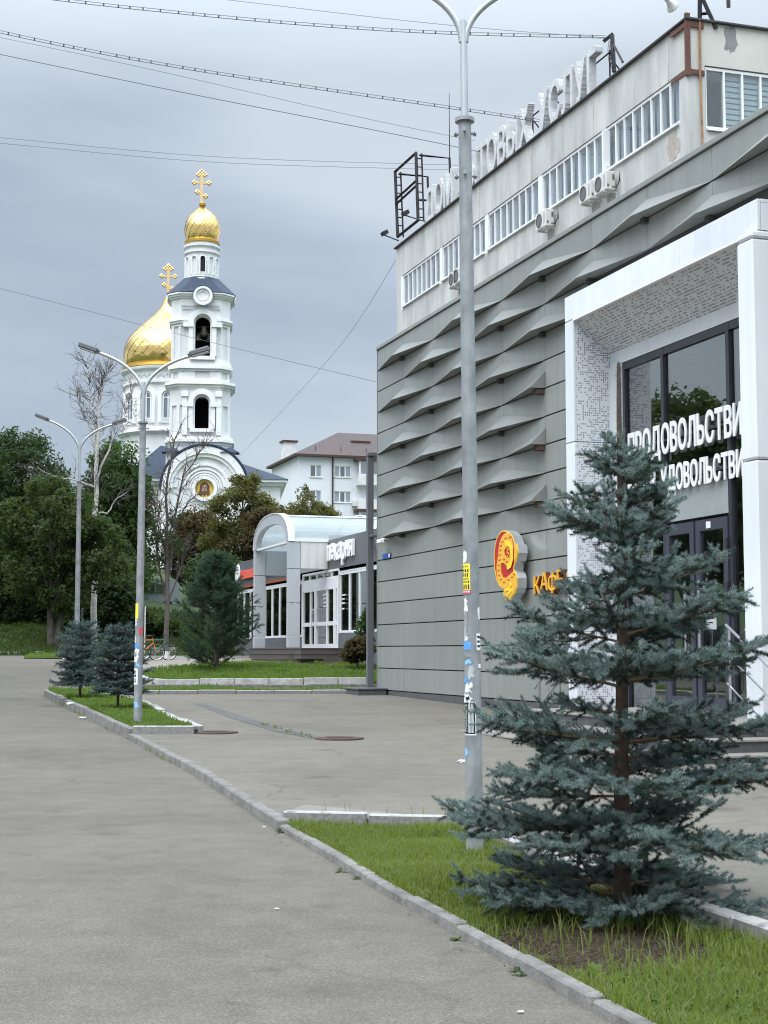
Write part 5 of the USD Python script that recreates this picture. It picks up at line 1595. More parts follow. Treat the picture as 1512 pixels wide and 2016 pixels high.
# ================================================================== street lamps
def lamp(label, base, fork, head_l, head_r, r0, r1, zcol, ground=None, heads=True, tilt=(0, 0)):
    """base/fork: points; the arms swing out from the fork to the heads."""
    t = thing('street_lamp', label, 'street lamp', base, 0, 'double armed galvanised street lamps')
    b = np.asarray(base, float)
    F = np.asarray(fork) - b
    H = F[2]
    ax = lambda z: np.array([F[0] * z / H, F[1] * z / H, z])
    obj('pole', MB().tube([ax(0), ax(zcol * .5), ax(zcol)], [r0, r0 * .88, r0 * .74], 20), 'galvanised', t, smooth=40)
    obj('upper_pole', MB().tube([ax(zcol), ax(H - .25), ax(H - .02)], [r1, r1 * .95, r1 * .95], 16), 'galvanised_bright', t, smooth=40)
    col = MB().tube([ax(zcol - .015), ax(zcol + .015)], r0 * 1.15, 20)
    obj('collar', col, 'galvanised', t)
    for dz in (.10, .45):
        bl = MB()
        for k in range(3):
            a = k * 2.1 + .4
            c = ax(zcol - dz)
            d = np.array([math.cos(a), math.sin(a), 0])
            bl.tube([c + d * r0 * .7, c + d * r0 * 1.25], .012, 6).tube([c + d * r0 * 1.2, c + d * r0 * 1.4], .02, 6)
        obj('clamp_bolts', bl, 'galvanised', t, kind='stuff')
    if ground:
        obj('base_plate', MB().box((-r0 * 2.1, -r0 * 2.1, .0), (r0 * 2.1, r0 * 2.1, .03), .005), 'rust_iron', t)
    for h in (head_l, head_r):
        h = np.asarray(h) - b
        s = np.array([np.sign(h[0] - F[0]), 0, 0])
        up = h[2] - F[2]
        p0, p1, p2, p3 = ax(H - .20) + s * r1 * .5, ax(H + .0) + s * r1 * .8, F + np.array([(h[0] - F[0]) * .25, 0, up * .66]), h
        u = np.linspace(0, 1, 16)[:, None]
        curve = (1 - u) ** 3 * p0 + 3 * (1 - u) ** 2 * u * p1 + 3 * (1 - u) * u ** 2 * p2 + u ** 3 * p3
        obj('arm', MB().tube(curve, [r1 * .82] * 16, 10), 'galvanised_bright', t, smooth=40)
        d = (curve[-1] - curve[-3])
        d /= np.linalg.norm(d)
        ang = math.atan2(d[2], d[0] * s[0])
        hd = trimesh.util.concatenate([MB().box((-.06, -.09, -.02), (.30, .09, .075), .02).get(), MB().box((-.10, -.04, .0), (-.05, .04, .05), .01).get()])
        gl = MB().box((-.02, -.075, -.03), (.27, .075, -.021)).get()
        for q, nm, mm in ((hd, 'lamp_head', 'lamp_housing'), (gl, 'lamp_lens', 'lamp_glass')):
            q.apply_transform(trimesh.transformations.rotation_matrix(-ang, (0, 1, 0)))
            if s[0] < 0:
                q.vertices[:, 0] *= -1
                q.invert()
            q.vertices += h + np.array([0, 0, .0])
            obj(nm, q, mm, t)
    return t, ax, r0


def sticker(t, ax, r0, zcol, z0, z1, a0, a1, m, name='sticker', lift=.0025, shape=None, seed=0):
    """Paper pasted round the pole between the angles a0..a1 (degrees; -90 faces the viewer)."""
    n = 9
    nz_ = 6
    rg = np.random.default_rng(seed)
    A = np.radians(np.linspace(a0, a1, n))
    v, f = [], []
    zs = np.linspace(z0, z1, nz_)
    for i, z in enumerate(zs):
        r = r0 * (1 - .26 * z / zcol) + lift
        c = ax(z)
        AA = A.copy()
        if shape == 'torn':
            AA[0] += rg.uniform(0, .35) * (A[-1] - A[0]); AA[-1] -= rg.uniform(0, .4) * (A[-1] - A[0])
            AA = np.linspace(AA[0], AA[-1], n)
        v.append(np.column_stack([c[0] + r * np.cos(AA), c[1] + r * np.sin(AA), np.full(n, z) + (rg.normal(0, .008, n) if shape == 'torn' and i in (0, nz_ - 1) else 0)]))
    ix = np.arange(nz_ - 1)[:, None] * n + np.arange(n - 1)[None]
    f = np.stack([ix, ix + 1, ix + n + 1, ix + n], -1).reshape(-1, 4)
    return obj(name, (np.vstack(v), f), m, t, smooth=True)


NB = gnd(933, 1690, .0)
NB = np.array([.70, 12.0, .0])
nf = at(912, 36, 12.0)
zc1 = at(914, 237, 12.0)[2]
L1, ax1, r01 = lamp('tall galvanised street lamp with pasted notices beside the large spruce', NB, nf, at(760, -42, 12.0), at(1095, -46, 12.0), .068, .030, zc1)
zpx = lambda py: at(920, py, 12.0)[2]
def stk(py1, py0, a0, a1, m, **k):
    return sticker(L1, ax1, r01, zc1, zpx(py0), zpx(py1), a0, a1, m, **k)
stk(1085, 1109, -178, -118, 'paper_white', shape='torn', seed=1)
stk(1110, 1162, -184, -100, 'paper_yellow', name='notice')
for a, b, p, q in ((1114.5, 1117, -176, -118), (1121, 1127, -178, -112), (1129, 1136, -178, -116), (1139.5, 1141, -178, -110), (1144, 1148, -176, -108), (1151, 1160, -176, -108)):
    k = 1 if b - a < 2 else 4
    e = np.linspace(p, q, k * 2)
    for i in range(k):
        stk(a, b, e[2 * i], e[2 * i + 1] if k > 1 else q, 'ink', name='notice_text', lift=.0035)
stk(1161.5, 1170, -180, -98, 'paper_pink', name='notice')
for p in (-168, -150, -132, -116):
    stk(1163.5, 1167, p, p + 11, 'paper_white', name='notice_text', lift=.0035)
stk(1179, 1204, -165, -112, 'paper_white', shape='torn', seed=2)
stk(1206, 1235, -170, -112, 'glue_grey', shape='torn', seed=3)
stk(1236, 1252, -168, -120, 'paper_grey', shape='torn', seed=4)
stk(1252, 1262, -172, -108, 'paper_white', shape='torn', seed=5)
stk(1263, 1279, -178, -100, 'paper_blue')
stk(1281, 1297, -170, -95, 'glue_grey', shape='torn', seed=6)
stk(1298, 1307, -168, -78, 'paper_lightblue', shape='torn', seed=7)
stk(1309, 1336, -130, -72, 'paper_grey', shape='torn', seed=8)
stk(1334, 1344, -178, -115, 'paper_blue', shape='torn', seed=9)
stk(1345, 1363, -178, -88, 'paper_white', shape='torn', seed=10)
stk(1364, 1382, -182, -88, 'paper_white', shape='torn', seed=11, lift=.006)
stk(1371, 1377, -150, -108, 'ink', shape='torn', seed=12, lift=.0075)
stk(1382, 1447, -172, -74, 'paper_white', name='notice', lift=.002)
stk(1383, 1444, -168, -80, 'ink', name='notice', lift=.003)
for a_, b_, w_ in ((-128, -110, 0), (-106, -90, 1)):
    stk(1385, 1442, a_, b_, 'paper_grey', name='notice_panel', lift=.004)
digits = '89241182272'
zz = np.linspace(1440, 1386, len(digits) + 1)
for i, dch in enumerate(digits):
    v, f = glyph(dch, 1.0, 0.0, True)
    wv = np.ptp(v[:, 0])
    hz = abs(zpx(zz[i]) - zpx(zz[i + 1]))
    zz0 = zpx(zz[i])
    ang = np.radians(-136 - 26 * v[:, 1] / 1.0)
    zq = zz0 + v[:, 0] / wv * hz * .85
    r = r01 * (1 - .26 * zq / zc1) + .0045 + (v[:, 2] > 0) * .0005
    obj('digit', (np.column_stack([r * np.cos(ang) + np.interp(zq, [0, 10], [ax1(0)[0], ax1(10)[0]]), r * np.sin(ang) + np.interp(zq, [0, 10], [ax1(0)[1], ax1(10)[1]]), zq]), f), 'paper_white', L1)
stk(1247, 1280, -62, -20, 'paper_white')
for k in range(3):
    stk(1252 + 9 * k, 1256 + 9 * k, -56, -28, 'ink', name='notice_text', lift=.0035)
stk(1307, 1315, -50, -20, 'paper_white')
stk(1198, 1222, -52, -15, 'paper_white', shape='torn', seed=13)
stk(1473, 1487, -176, -122, 'paper_lightblue', shape='torn', seed=14)

b2 = gnd(271, 1424, .15)
f2 = at(283, 752, b2[1])
c2z = at(280, 832, b2[1])[2]
L2, ax2, r02 = lamp('slim street lamp with pasted notices in front of the two small spruces', b2, f2, at(186, 692, b2[1]), at(381, 699, b2[1]), .075, .035, c2z - b2[2], ground=True)
zp2 = lambda py: at(275, py, b2[1])[2] - b2[2]
for py1, py0, a0, a1, m, sh in ((1188, 1218, -175, -100, 'paper_yellow', None), (1219, 1232, -175, -110, 'paper_white', 'torn'), (1236, 1250, -90, -30, 'paper_pink', None), (1252, 1266, -175, -120, 'paper_white', 'torn'), (1267, 1276, -175, -60, 'paper_blue', 'torn'), (1277, 1304, -175, -75, 'paper_white', 'torn'), (1306, 1312, -140, -40, 'paper_lightblue', 'torn'), (1316, 1348, -175, -90, 'paper_white', None), (1380, 1392, -160, -50, 'paper_lightblue', 'torn'), (1225, 1262, -170, -130, 'glue_grey', 'torn')):
    sticker(L2, ax2, r02, c2z - b2[2], zp2(py0), zp2(py1), a0, a1, m, shape=sh, seed=int(py1), lift=.004)
for k, (a, b) in enumerate(((1320, 1326), (1328, 1333), (1336, 1343), (1284, 1292))):
    sticker(L2, ax2, r02, c2z - b2[2], zp2(b), zp2(a), -165 + 8 * k, -110, 'ink', name='notice_text', lift=.0055, shape='torn', seed=k)
b3 = gnd(150, 1364, .12)
f3 = at(157, 872, b3[1])
c3z = at(155, 948, b3[1])[2]
L3, ax3, r03 = lamp('farthest street lamp, its foot hidden by the bluish small spruce', b3, f3, at(90, 826, b3[1]), at(228, 834, b3[1]), .075, .035, c3z - b3[2], ground=True)


# ================================================================== conifers
def needles(p0, p1, n_per_m, length, width, rg, up=.25, ang=58, tipfan=True):
    """Bottle brush of one triangle needles along the shoots p0 -> p1 (arrays)."""
    p0, p1 = np.asarray(p0), np.asarray(p1)
    d = p1 - p0
    L = np.linalg.norm(d, axis=1)
    cnt = np.maximum(3, (L * n_per_m)).astype(int)
    idx = np.repeat(np.arange(len(p0)), cnt)
    n = len(idx)
    t = rg.random(n)
    ax = d[idx] / np.maximum(L[idx, None], 1e-9)
    ref = np.where(np.abs(ax[:, 2:3]) < .9, [[0, 0, 1.0]], [[1.0, 0, 0]])
    u = np.cross(ax, ref)
    u /= np.linalg.norm(u, axis=1, keepdims=True)
    v = np.cross(ax, u)
    ph = rg.random(n) * 2 * np.pi
    rad = np.cos(ph)[:, None] * u + np.sin(ph)[:, None] * v
    an = np.radians(ang + rg.normal(0, 9, n) - 28 * np.clip((t - .82) / .18, 0, 1) * tipfan)[:, None]
    dr = ax * np.cos(an) + rad * np.sin(an)
    dr[:, 2] += up * rg.random(n)
    dr /= np.linalg.norm(dr, axis=1, keepdims=True)
    o = p0[idx] + d[idx] * t[:, None]
    ln = length * rg.uniform(.75, 1.15, n)[:, None]
    sd = np.cross(dr, rg.normal(size=(n, 3)))
    sd /= np.maximum(np.linalg.norm(sd, axis=1, keepdims=True), 1e-9)
    w = width * .5
    V = np.stack([o - sd * w, o + sd * w, o + dr * ln + sd * w * .25], 1).reshape(-1, 3)
    return V, np.arange(3 * n).reshape(-1, 3)


def spruce(name, label, base, H, prof, seed, whorl, nb, npm, nl, nw, newm, oldm, twig_r=.0035, lat_step=.05, bare_top=.14, droop=.0, side_scale=None, skirt=.30, group=None, loose=1.0, thick=1.0, minor=1.0, ang=58):
    """prof: (height, radius) pairs. Whorls of branches, each branch flat with forward side shoots, every shoot a brush of needles."""
    rg = np.random.default_rng(seed)
    t = thing(name, label, 'spruce tree', base, 0, group)
    pr = np.array(sorted(prof))
    R = lambda z: np.interp(z, pr[:, 0], pr[:, 1])
    tz = np.linspace(-.05, H, 12)
    tr = np.interp(tz, [0, H], [H * .0165, H * .0034])
    wob = np.cumsum(rg.normal(0, H * .0016, (12, 2)), 0)
    obj('trunk', MB().tube(np.column_stack([wob, tz]), tr, 12), 'spruce_bark', t, smooth=50)
    wx = lambda z: np.array([np.interp(z, tz, wob[:, 0]), np.interp(z, tz, wob[:, 1]), z])
    NEW, OLD, twigs = [], [], MB()
    z = skirt * .5
    zl = []
    while z < H * (.82 if bare_top > .13 else .93):
        zl.append(z)
        z += whorl * (1 - .35 * z / H) * rg.uniform(.85, 1.15)
    for iz, z in enumerate(zl):
        k = int(nb + rg.random() + (.6 if z < H * .3 else 0))
        a_off = rg.random() * 6.28
        for m in range(2 if z < H * .85 else 1):
            kk = k if m == 0 else max(1, int((k - 3) * (minor if z < H * .45 else minor * .35) + .5))
            for j in range(kk):
                az = a_off + m * 1.0 + j * 2 * np.pi / kk + rg.normal(0, .16)
                zb = z + (rg.normal(0, whorl * .10) if m == 0 else whorl * rg.uniform(.3, .65))
                if zb > H * .95:
                    continue
                Lb = R(zb) * (rg.uniform(.72, 1.12) if m == 0 else rg.uniform(.4, .72))
                if side_scale is not None:
                    Lb *= side_scale(az, zb)
                e = np.array([math.cos(az), math.sin(az), 0])
                f = zb / H
                rise0 = np.interp(f, [0, .25, .6, 1], [.02, .10, .32, .85]) + rg.normal(0, .05)
                nseg = 9
                s = np.linspace(0, 1, nseg)
                zz = Lb * (rise0 * s - (droop + .22 * (1 - f)) * s ** 2 + (.13 + .06 * (1 - f)) * s ** 3)
                pts = wx(zb) + e * (Lb * s)[:, None]
                pts[:, 2] += zz
                side = np.array([-e[1], e[0], 0])
                pts += side * (rg.normal(0, .05) * Lb * s ** 2)[:, None]
                twigs.tube(pts, np.interp(s, [0, 1], [max(.004, .012 * Lb), twig_r * .8]), 5, cap=False)
                P = lambda q: np.array([np.interp(q, s, pts[:, i]) for i in range(3)])
                # the leading shoot
                lead = [P(q) for q in np.linspace(.35, 1.0, 5)]
                for a_, b_ in zip(lead[:-2], lead[1:-1]):
                    OLD.append((a_, b_))
                NEW.append((lead[-2], lead[-1] + (lead[-1] - lead[-2]) * .25))
                q = .13 if Lb > .35 else .08
                sg = 1 if rg.random() < .5 else -1
                while q < .97:
                    rem = (1 - q) * Lb
                    l2 = min(.55 * rem + lat_step * .9, .34 * Lb + lat_step) * rg.uniform(.75, 1.15) * loose
                    sg = -sg
                    tangent = P(min(1, q + .05)) - P(q - .02)
                    tangent /= np.linalg.norm(tangent)
                    d2 = tangent * math.cos(.85) + side * sg * math.sin(.85) + np.array([0, 0, rg.normal(.05, .14 * thick)])
                    d2 /= np.linalg.norm(d2)
                    o = P(q)
                    mid = o + d2 * l2 * .55 + np.array([0, 0, -.03 * l2])
                    end = o + d2 * l2 + np.array([0, 0, .03 * l2]) + tangent * .08 * l2
                    OLD.append((o + d2 * .01, mid))
                    NEW.append((mid, end))
                    twigs.tube([o, mid, end], [twig_r, twig_r * .8, twig_r * .5], 3, cap=False)
                    # tertiary shoots
                    l3n = int(l2 / (lat_step * .8))
                    for i3 in range(1, l3n + 1):
                        u = i3 / (l3n + .6)
                        oo = o + (end - o) * u
                        for g3 in (-1, 1):
                            if rg.random() < .18:
                                continue
                            perp = np.cross(d2, [0, 0, 1.0])
                            d3 = d2 * .72 + perp * g3 * .66 + np.array([0, 0, rg.normal(.12, .20 * thick)])
                            d3 /= np.linalg.norm(d3)
                            l3 = (lat_step * 1.25 + .25 * l2 * (1 - u)) * rg.uniform(.6, 1.05)
                            (NEW if rg.random() < .72 else OLD).append((oo, oo + d3 * l3))
                    # shoots standing on top of or hanging from the branch
                    for _u in range(int(rg.random() < .55) + int(thick > 1)):
                        d3 = tangent * .75 + np.array([0, 0, rg.choice([.6, -.55])]) + side * rg.normal(0, .3)
                        d3 /= np.linalg.norm(d3)
                        (NEW if d3[2] > 0 else OLD).append((o, o + d3 * lat_step * rg.uniform(1.1, 2.0)))
                    q += lat_step / max(Lb, .2) * rg.uniform(.8, 1.2)
    # leader
    V, F = needles([wx(q) for q in np.linspace(H * .84, H * .98, 8)], [wx(q + H * .02) for q in np.linspace(H * .84, H * .98, 8)], npm * .8, nl * 1.5, nw * 1.1, rg, up=.1, ang=55)
    obj('leader_needles', (V, F), newm, t, kind='stuff')
    zt0 = H * (1 - bare_top)
    NEW.append((wx(zt0 * .97), wx(H)))
    for k in range(5):
        a = rg.random() * 6.28
        o = wx(zt0 * rg.uniform(.95, 1.0))
        NEW.append((o, o + np.array([math.cos(a) * .7, math.sin(a) * .7, .75]) * H * .028))
    obj('branches', twigs, 'twig', t, kind='stuff')
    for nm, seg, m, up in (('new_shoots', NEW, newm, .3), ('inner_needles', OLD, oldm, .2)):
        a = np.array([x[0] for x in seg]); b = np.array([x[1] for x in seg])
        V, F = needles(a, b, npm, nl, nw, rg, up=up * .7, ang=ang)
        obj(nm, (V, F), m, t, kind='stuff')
    return t


zpy = lambda py: (1282 - py) / 322 + 1.6
hero_prof = [(0.0, .95), (.15, 1.08), (.36, 1.12), (.62, 1.0), (.83, .96), (1.23, .86), (1.45, .86), (1.7, .80), (1.95, .58), (2.07, .47), (2.35, .39), (2.55, .33), (2.68, .22), (2.8, .10), (3.36, .02)]
SB = np.array([1.435, 9.45, 0.0])
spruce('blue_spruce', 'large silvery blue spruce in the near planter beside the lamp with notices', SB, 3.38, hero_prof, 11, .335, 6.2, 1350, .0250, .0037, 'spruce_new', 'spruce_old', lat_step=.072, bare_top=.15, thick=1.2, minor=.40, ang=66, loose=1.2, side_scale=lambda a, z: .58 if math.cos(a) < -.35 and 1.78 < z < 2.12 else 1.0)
s1 = gnd(232, 1398, .15)
spruce('blue_spruce', 'small dark spruce with a visible trunk just left of the second lamp', s1, 1.75, [(0, .3), (.35, .62), (.7, .66), (1.1, .56), (1.4, .35), (1.6, .15), (1.75, .04)], 21, .18, 8, 260, .036, .010, 'spruce_far', 'spruce_old', lat_step=.075, bare_top=.1, skirt=.7)
s2 = gnd(158, 1377, .15)
spruce('blue_spruce', 'small bluish spruce hiding the foot of the farthest lamp', s2, 2.1, [(0, .3), (.4, .72), (.8, .64), (1.2, .50), (1.5, .36), (1.75, .2), (2.1, .03)], 22, .20, 8, 230, .040, .012, 'spruce_far', 'spruce_far', lat_step=.085, bare_top=.2, skirt=.7)

# the dark bushy pine on the bank
def pine(label, base, H, prof, seed):
    rg = np.random.default_rng(seed)
    t = thing('pine_tree', label, 'pine tree', base)
    pr = np.array(sorted(prof))
    obj('trunk', MB().tube([(0, 0, -.1), (.05, 0, H * .5), (0, .05, H)], [.09, .06, .02], 8), 'bark', t)
    tw, S0, S1 = MB(), [], []
    for z in np.arange(.15, H * .95, .20):
        for j in range(9):
            az = rg.random() * 6.28
            L = np.interp(z, pr[:, 0], pr[:, 1]) * rg.uniform(.65, 1.08)
            e = np.array([math.cos(az), math.sin(az), 0])
            s = np.linspace(0, 1, 6)
            pts = np.array([0, 0, z]) + e * (L * s)[:, None] + np.array([0, 0, 1.0]) * (L * (.15 * s + .35 * s ** 2))[:, None]
            tw.tube(pts, np.linspace(.016, .006, 6), 3, cap=False)
            for q in np.linspace(.35, 1, 6):
                o = np.array([np.interp(q, s, pts[:, i]) for i in range(3)])
                for k in range(3):
                    d = e * .8 + rg.normal(0, .55, 3) + np.array([0, 0, .55])
                    d /= np.linalg.norm(d)
                    S0.append(o); S1.append(o + d * rg.uniform(.14, .28))
    obj('branches', tw, 'bark', t, kind='stuff')
    V, F = needles(S0, S1, 190, .10, .011, rg, up=.35, ang=42)
    obj('needles', (V, F), 'pine_needles', t, kind='stuff')


pb_ = gnd(425, 1319, .04)
pine('dense dark green pine standing on the grass bank before the bakery', pb_, 3.75, [(0, 1.15), (.5, 1.4), (1.2, 1.25), (2.0, 1.0), (2.8, .62), (3.4, .32), (3.75, .08)], 31)


# ================================================================== broadleaved trees
def leaves(centres, radii, n, size, rg, flat=.35):
    """n leaf quads per clump, scattered in small spheres."""
    C = np.repeat(np.asarray(centres), n, axis=0)
    Rr = np.repeat(np.asarray(radii), n)[:, None]
    m = len(C)
    d = rg.normal(size=(m, 3))
    d /= np.linalg.norm(d, axis=1, keepdims=True)
    p = C + d * Rr * (rg.random((m, 1)) ** .45)
    nrm = d * .5 + rg.normal(0, .6, (m, 3)) + np.array([0, 0, .5])
    nrm /= np.linalg.norm(nrm, axis=1, keepdims=True)
    u = np.cross(nrm, rg.normal(size=(m, 3)))
    u /= np.linalg.norm(u, axis=1, keepdims=True)
    v = np.cross(nrm, u)
    s = size * rg.uniform(.6, 1.25, (m, 1))
    V = np.stack([p - u * s, p + v * s * .5 - nrm * s * .12, p + u * s, p - v * s * .5 - nrm * s * .12], 1).reshape(-1, 3)
    i = np.arange(m)[:, None] * 4
    return V, np.vstack([i + [0, 1, 2], i + [0, 2, 3]])


def tree(name, label, base, H, crown, seed, leafm, nclump, nleaf, lsize, barkm='bark', tr=.16, clump=.55, group=None, fork=.35, limbs=7, cat='tree', gaps=.0):
    """crown: ellipsoids (x, y, z, rx, ry, rz) relative to the base; clumps lie towards their skin and on the limbs."""
    rg = np.random.default_rng(seed)
    t = thing(name, label, cat, base, 0, group)
    top = max(c[2] for c in crown)
    lean = rg.normal(0, .02, 2) * H
    tp = np.array([(0, 0, -.3), (lean[0] * .3, lean[1] * .3, H * fork * .5), (lean[0], lean[1], H * fork), (lean[0] * 1.5, lean[1] * 1.5, top)])
    obj('trunk', MB().tube(tp, [tr * 1.15, tr, tr * .8, tr * .25], 9), barkm, t, smooth=60)
    vol = np.array([c[3] * c[4] * c[5] for c in crown]) ** (2 / 3)
    pick = rg.choice(len(crown), nclump, p=vol / vol.sum())
    d = rg.normal(size=(nclump, 3))
    d /= np.linalg.norm(d, axis=1, keepdims=True)
    cr = np.array(crown)[pick]
    rr = rg.random((nclump, 1)) ** .33
    rr = np.where(rg.random((nclump, 1)) < .7, .72 + .34 * rg.random((nclump, 1)), rr)
    C = cr[:, :3] + d * cr[:, 3:] * rr
    keep = meshkit.noise(C * 1.1 / max(clump, .2) * .45, seed) > gaps
    C = C[keep]
    lb = MB()
    src = np.array([lean[0], lean[1], H * fork])
    for k in range(limbs):
        c = C[rg.integers(len(C))]
        z0 = rg.uniform(.55, 1.1)
        o = np.array([lean[0] * z0, lean[1] * z0, H * fork * z0])
        md = (o + c) / 2 + np.array([0, 0, .10 * np.linalg.norm(c - o)])
        lb.tube([o, md, c], [tr * .5, tr * .28, tr * .08], 5, cap=False)
    for c in C[:: max(1, len(C) // 60)]:
        o = src + (c - src) * .45
        lb.tube([o, (o + c) / 2 + rg.normal(0, .1, 3), c], [tr * .13, tr * .09, tr * .04], 3, cap=False)
    obj('limbs', lb, barkm, t, kind='stuff')
    fine = 1.0 if cat == 'shrub' else .74
    V, F = leaves(C, clump * rg.uniform(.5, 1.25, len(C)), int(nleaf / fine ** 1.6), lsize * fine, rg)
    obj('crown', (V, F), leafm, t, kind='stuff')
    return t


def bare_tree(name, label, base, paths, seed, barkm, twigm, ntw, tl, rad):
    """Tree of given limb paths (lists of points relative to the base, with start radius) and fine bare twigs."""
    rg = np.random.default_rng(seed)
    t = thing(name, label, 'tree', base)
    first = True
    tw = MB()
    for pts, r0_, r1_ in paths:
        P = np.array(pts, float)
        s = np.linspace(0, 1, len(P))
        u = np.linspace(0, 1, 14)
        Q = np.column_stack([np.interp(u, s, P[:, i]) for i in range(3)])
        Q[1:] += rg.normal(0, rad, (13, 3))
        obj('trunk' if first else 'branch', MB().tube(Q, np.linspace(r0_, r1_, 14), 7), barkm, t, smooth=60)
        L = np.linalg.norm(P[-1] - P[0])
        if first:
            first = False
        for k in range(int(ntw * L)):
            q = rg.uniform(.35, 1)
            o = np.array([np.interp(q, u, Q[:, i]) for i in range(3)])
            d = (P[-1] - P[0]) / L * .6 + rg.normal(0, .55, 3)
            d[2] += .25
            d /= np.linalg.norm(d)
            l = tl * rg.uniform(.4, 1.1)
            e = o + d * l
            m_ = o + d * l * .5 + rg.normal(0, .08 * l, 3)
            tw.tube([o, m_, e], [.018, .012, .005], 3, cap=False)
            for j in range(3):
                o2 = o + (e - o) * rg.uniform(.3, .9)
                d2 = d * .7 + rg.normal(0, .5, 3)
                d2 /= np.linalg.norm(d2)
                tw.tube([o2, o2 + d2 * l * .3, o2 + d2 * l * .55 + rg.normal(0, .05, 3)], [.010, .007, .004], 3, cap=False)
    obj('twigs', tw, twigm, t, kind='stuff')
    return t


def rel(base, px, py, dy=0.0):
    return tuple(at(px, py, base[1] + dy) - base)


# left wood, back to front
def ell(b, px, py, rx, ry, dy=0, ryd=None):
    """Ellipsoid from a centre and half sizes measured at the depth of the tree."""
    k = (b[1] + dy) / FPX
    c = rel(b, px, py, dy)
    return (c[0], c[1], c[2], rx * k, (ryd or (rx * k)), ry * k)


b = np.array([*at(40, 1200, 92)[:2], 3.2])
tree('broadleaved_tree', 'tall dark round crowned tree at the left edge of the wood', b, 14, [ell(b, 30, 960, 95, 105), ell(b, -40, 1040, 110, 150), ell(b, 70, 1060, 70, 100), ell(b, 100, 985, 35, 60)], 41, 'leaf_dark', 900, 42, .17, tr=.3, clump=.75)
b = np.array([*at(-90, 1200, 88)[:2], 3.0])
tree('broadleaved_tree', 'dark tree cut by the left edge of the picture', b, 14, [ell(b, -90, 960, 100, 110), ell(b, -40, 1120, 95, 110)], 42, 'leaf_dark', 500, 36, .18, tr=.3, clump=.8)
b = np.array([*at(240, 1200, 92)[:2], 3.6])
tree('broadleaved_tree', 'fresh green tree behind the pale dead birch', b, 12, [ell(b, 235, 945, 52, 75), ell(b, 262, 1010, 40, 80), ell(b, 215, 1060, 60, 95), ell(b, 250, 1120, 45, 60), ell(b, 185, 985, 30, 50)], 43, 'leaf_green', 620, 40, .17, tr=.2, clump=.6, gaps=.22)
b = np.array([*at(150, 1240, 84)[:2], 2.6])
tree('broadleaved_tree', 'dark undergrowth tree in the middle of the wood', b, 9, [ell(b, 130, 1100, 90, 110), ell(b, 60, 1160, 80, 70), ell(b, 215, 1140, 60, 85)], 44, 'leaf_dark', 620, 40, .16, tr=.2, clump=.7)
b = gnd(100, 1279)
b = np.array([b[0], 74.0, g(74)])
b[0] = at(100, 1279, 74)[0]
tree('broadleaved_tree', 'spreading olive green tree with a pale forked trunk by the path end', b, 8, [ell(b, 120, 1040, 75, 85), ell(b, 70, 1110, 60, 70), ell(b, 185, 1085, 55, 80), ell(b, 95, 975, 40, 40), ell(b, 35, 1030, 45, 45), ell(b, 120, 1165, 50, 40)], 45, 'leaf_mid', 760, 30, .15, barkm='bark_grey', tr=.17, clump=.42, gaps=.40, fork=.3, limbs=14)
obj('fork', MB().tube([(.1, 0, -.2), (.32, 0, 1.0), (.5, .2, 2.4)], [.16, .13, .10], 8), 'bark_grey', stage.GetPrimAtPath('/World/broadleaved_tree_004'))
b = np.array([*at(20, 1230, 80)[:2], 2.2])
tree('broadleaved_tree', 'low dark thicket tree shading the bank at the far left', b, 7, [ell(b, 10, 1150, 75, 90), ell(b, -40, 1090, 60, 90), ell(b, 60, 1190, 50, 50)], 46, 'leaf_dark', 460, 40, .15, tr=.16, clump=.6)
b = np.array([*at(205, 1210, 80)[:2], 2.1])
tree('broadleaved_tree', 'shrubby green tree at the foot of the wood right of the birch trunk', b, 5, [ell(b, 215, 1150, 45, 60), ell(b, 185, 1195, 50, 35)], 47, 'leaf_mid', 300, 38, .14, tr=.1, clump=.45, gaps=.15)

for k_, (px, py, Y, rx, ry, lm, lb) in enumerate(((30, 1215, 82, 60, 45, 'leaf_dark', 'dark bush under the trees at the far left bank'), (110, 1225, 83, 45, 38, 'leaf_dark', 'dark bush in the shade behind the pale forked trunk'), (160, 1235, 80, 38, 32, 'leaf_mid', 'rounded bush in the shade left of the birch foot'), (232, 1185, 79, 30, 50, 'leaf_dark', 'tall dark bush right of the birch trunk'))):
    b = np.array([at(px, 1250, Y)[0], Y, g(Y)])
    tree('shrub', lb, b, 2.4, [ell(b, px, py, rx, ry), ell(b, px + rx * .6, py + ry * .4, rx * .5, ry * .6), ell(b, px - rx * .5, py + ry * .3, rx * .6, ry * .7)], 90 + k_, lm, 230, 34, .13, tr=.06, clump=.45, cat='shrub', gaps=.15)
bb = np.array([at(186, 1240, 77)[0], 77.0, g(77)])
bare_tree('dead_birch', 'pale dead birch with fine bare twigs rising above the wood', bb, [
    ([rel(bb, 186, 1262), rel(bb, 185, 1100), rel(bb, 190, 960), rel(bb, 192, 850), rel(bb, 200, 770), rel(bb, 212, 725)], .17, .03),
    ([rel(bb, 190, 900), rel(bb, 183, 820), rel(bb, 176, 760), rel(bb, 172, 712)], .06, .015),
    ([rel(bb, 188, 950), rel(bb, 215, 880), rel(bb, 240, 830), rel(bb, 262, 770, 1)], .06, .014),
    ([rel(bb, 187, 960), rel(bb, 150, 945), rel(bb, 110, 940), rel(bb, 72, 920, -1)], .06, .015),
    ([rel(bb, 191, 870), rel(bb, 165, 820), rel(bb, 148, 770)], .04, .01),
    ([rel(bb, 187, 1010), rel(bb, 212, 1010), rel(bb, 225, 985), rel(bb, 250, 970)], .05, .012),
    ([rel(bb, 186, 1050), rel(bb, 120, 1048), rel(bb, 50, 1034)], .05, .012)], 51, 'birch_bark', 'bark_grey', 7, 1.2, .035)
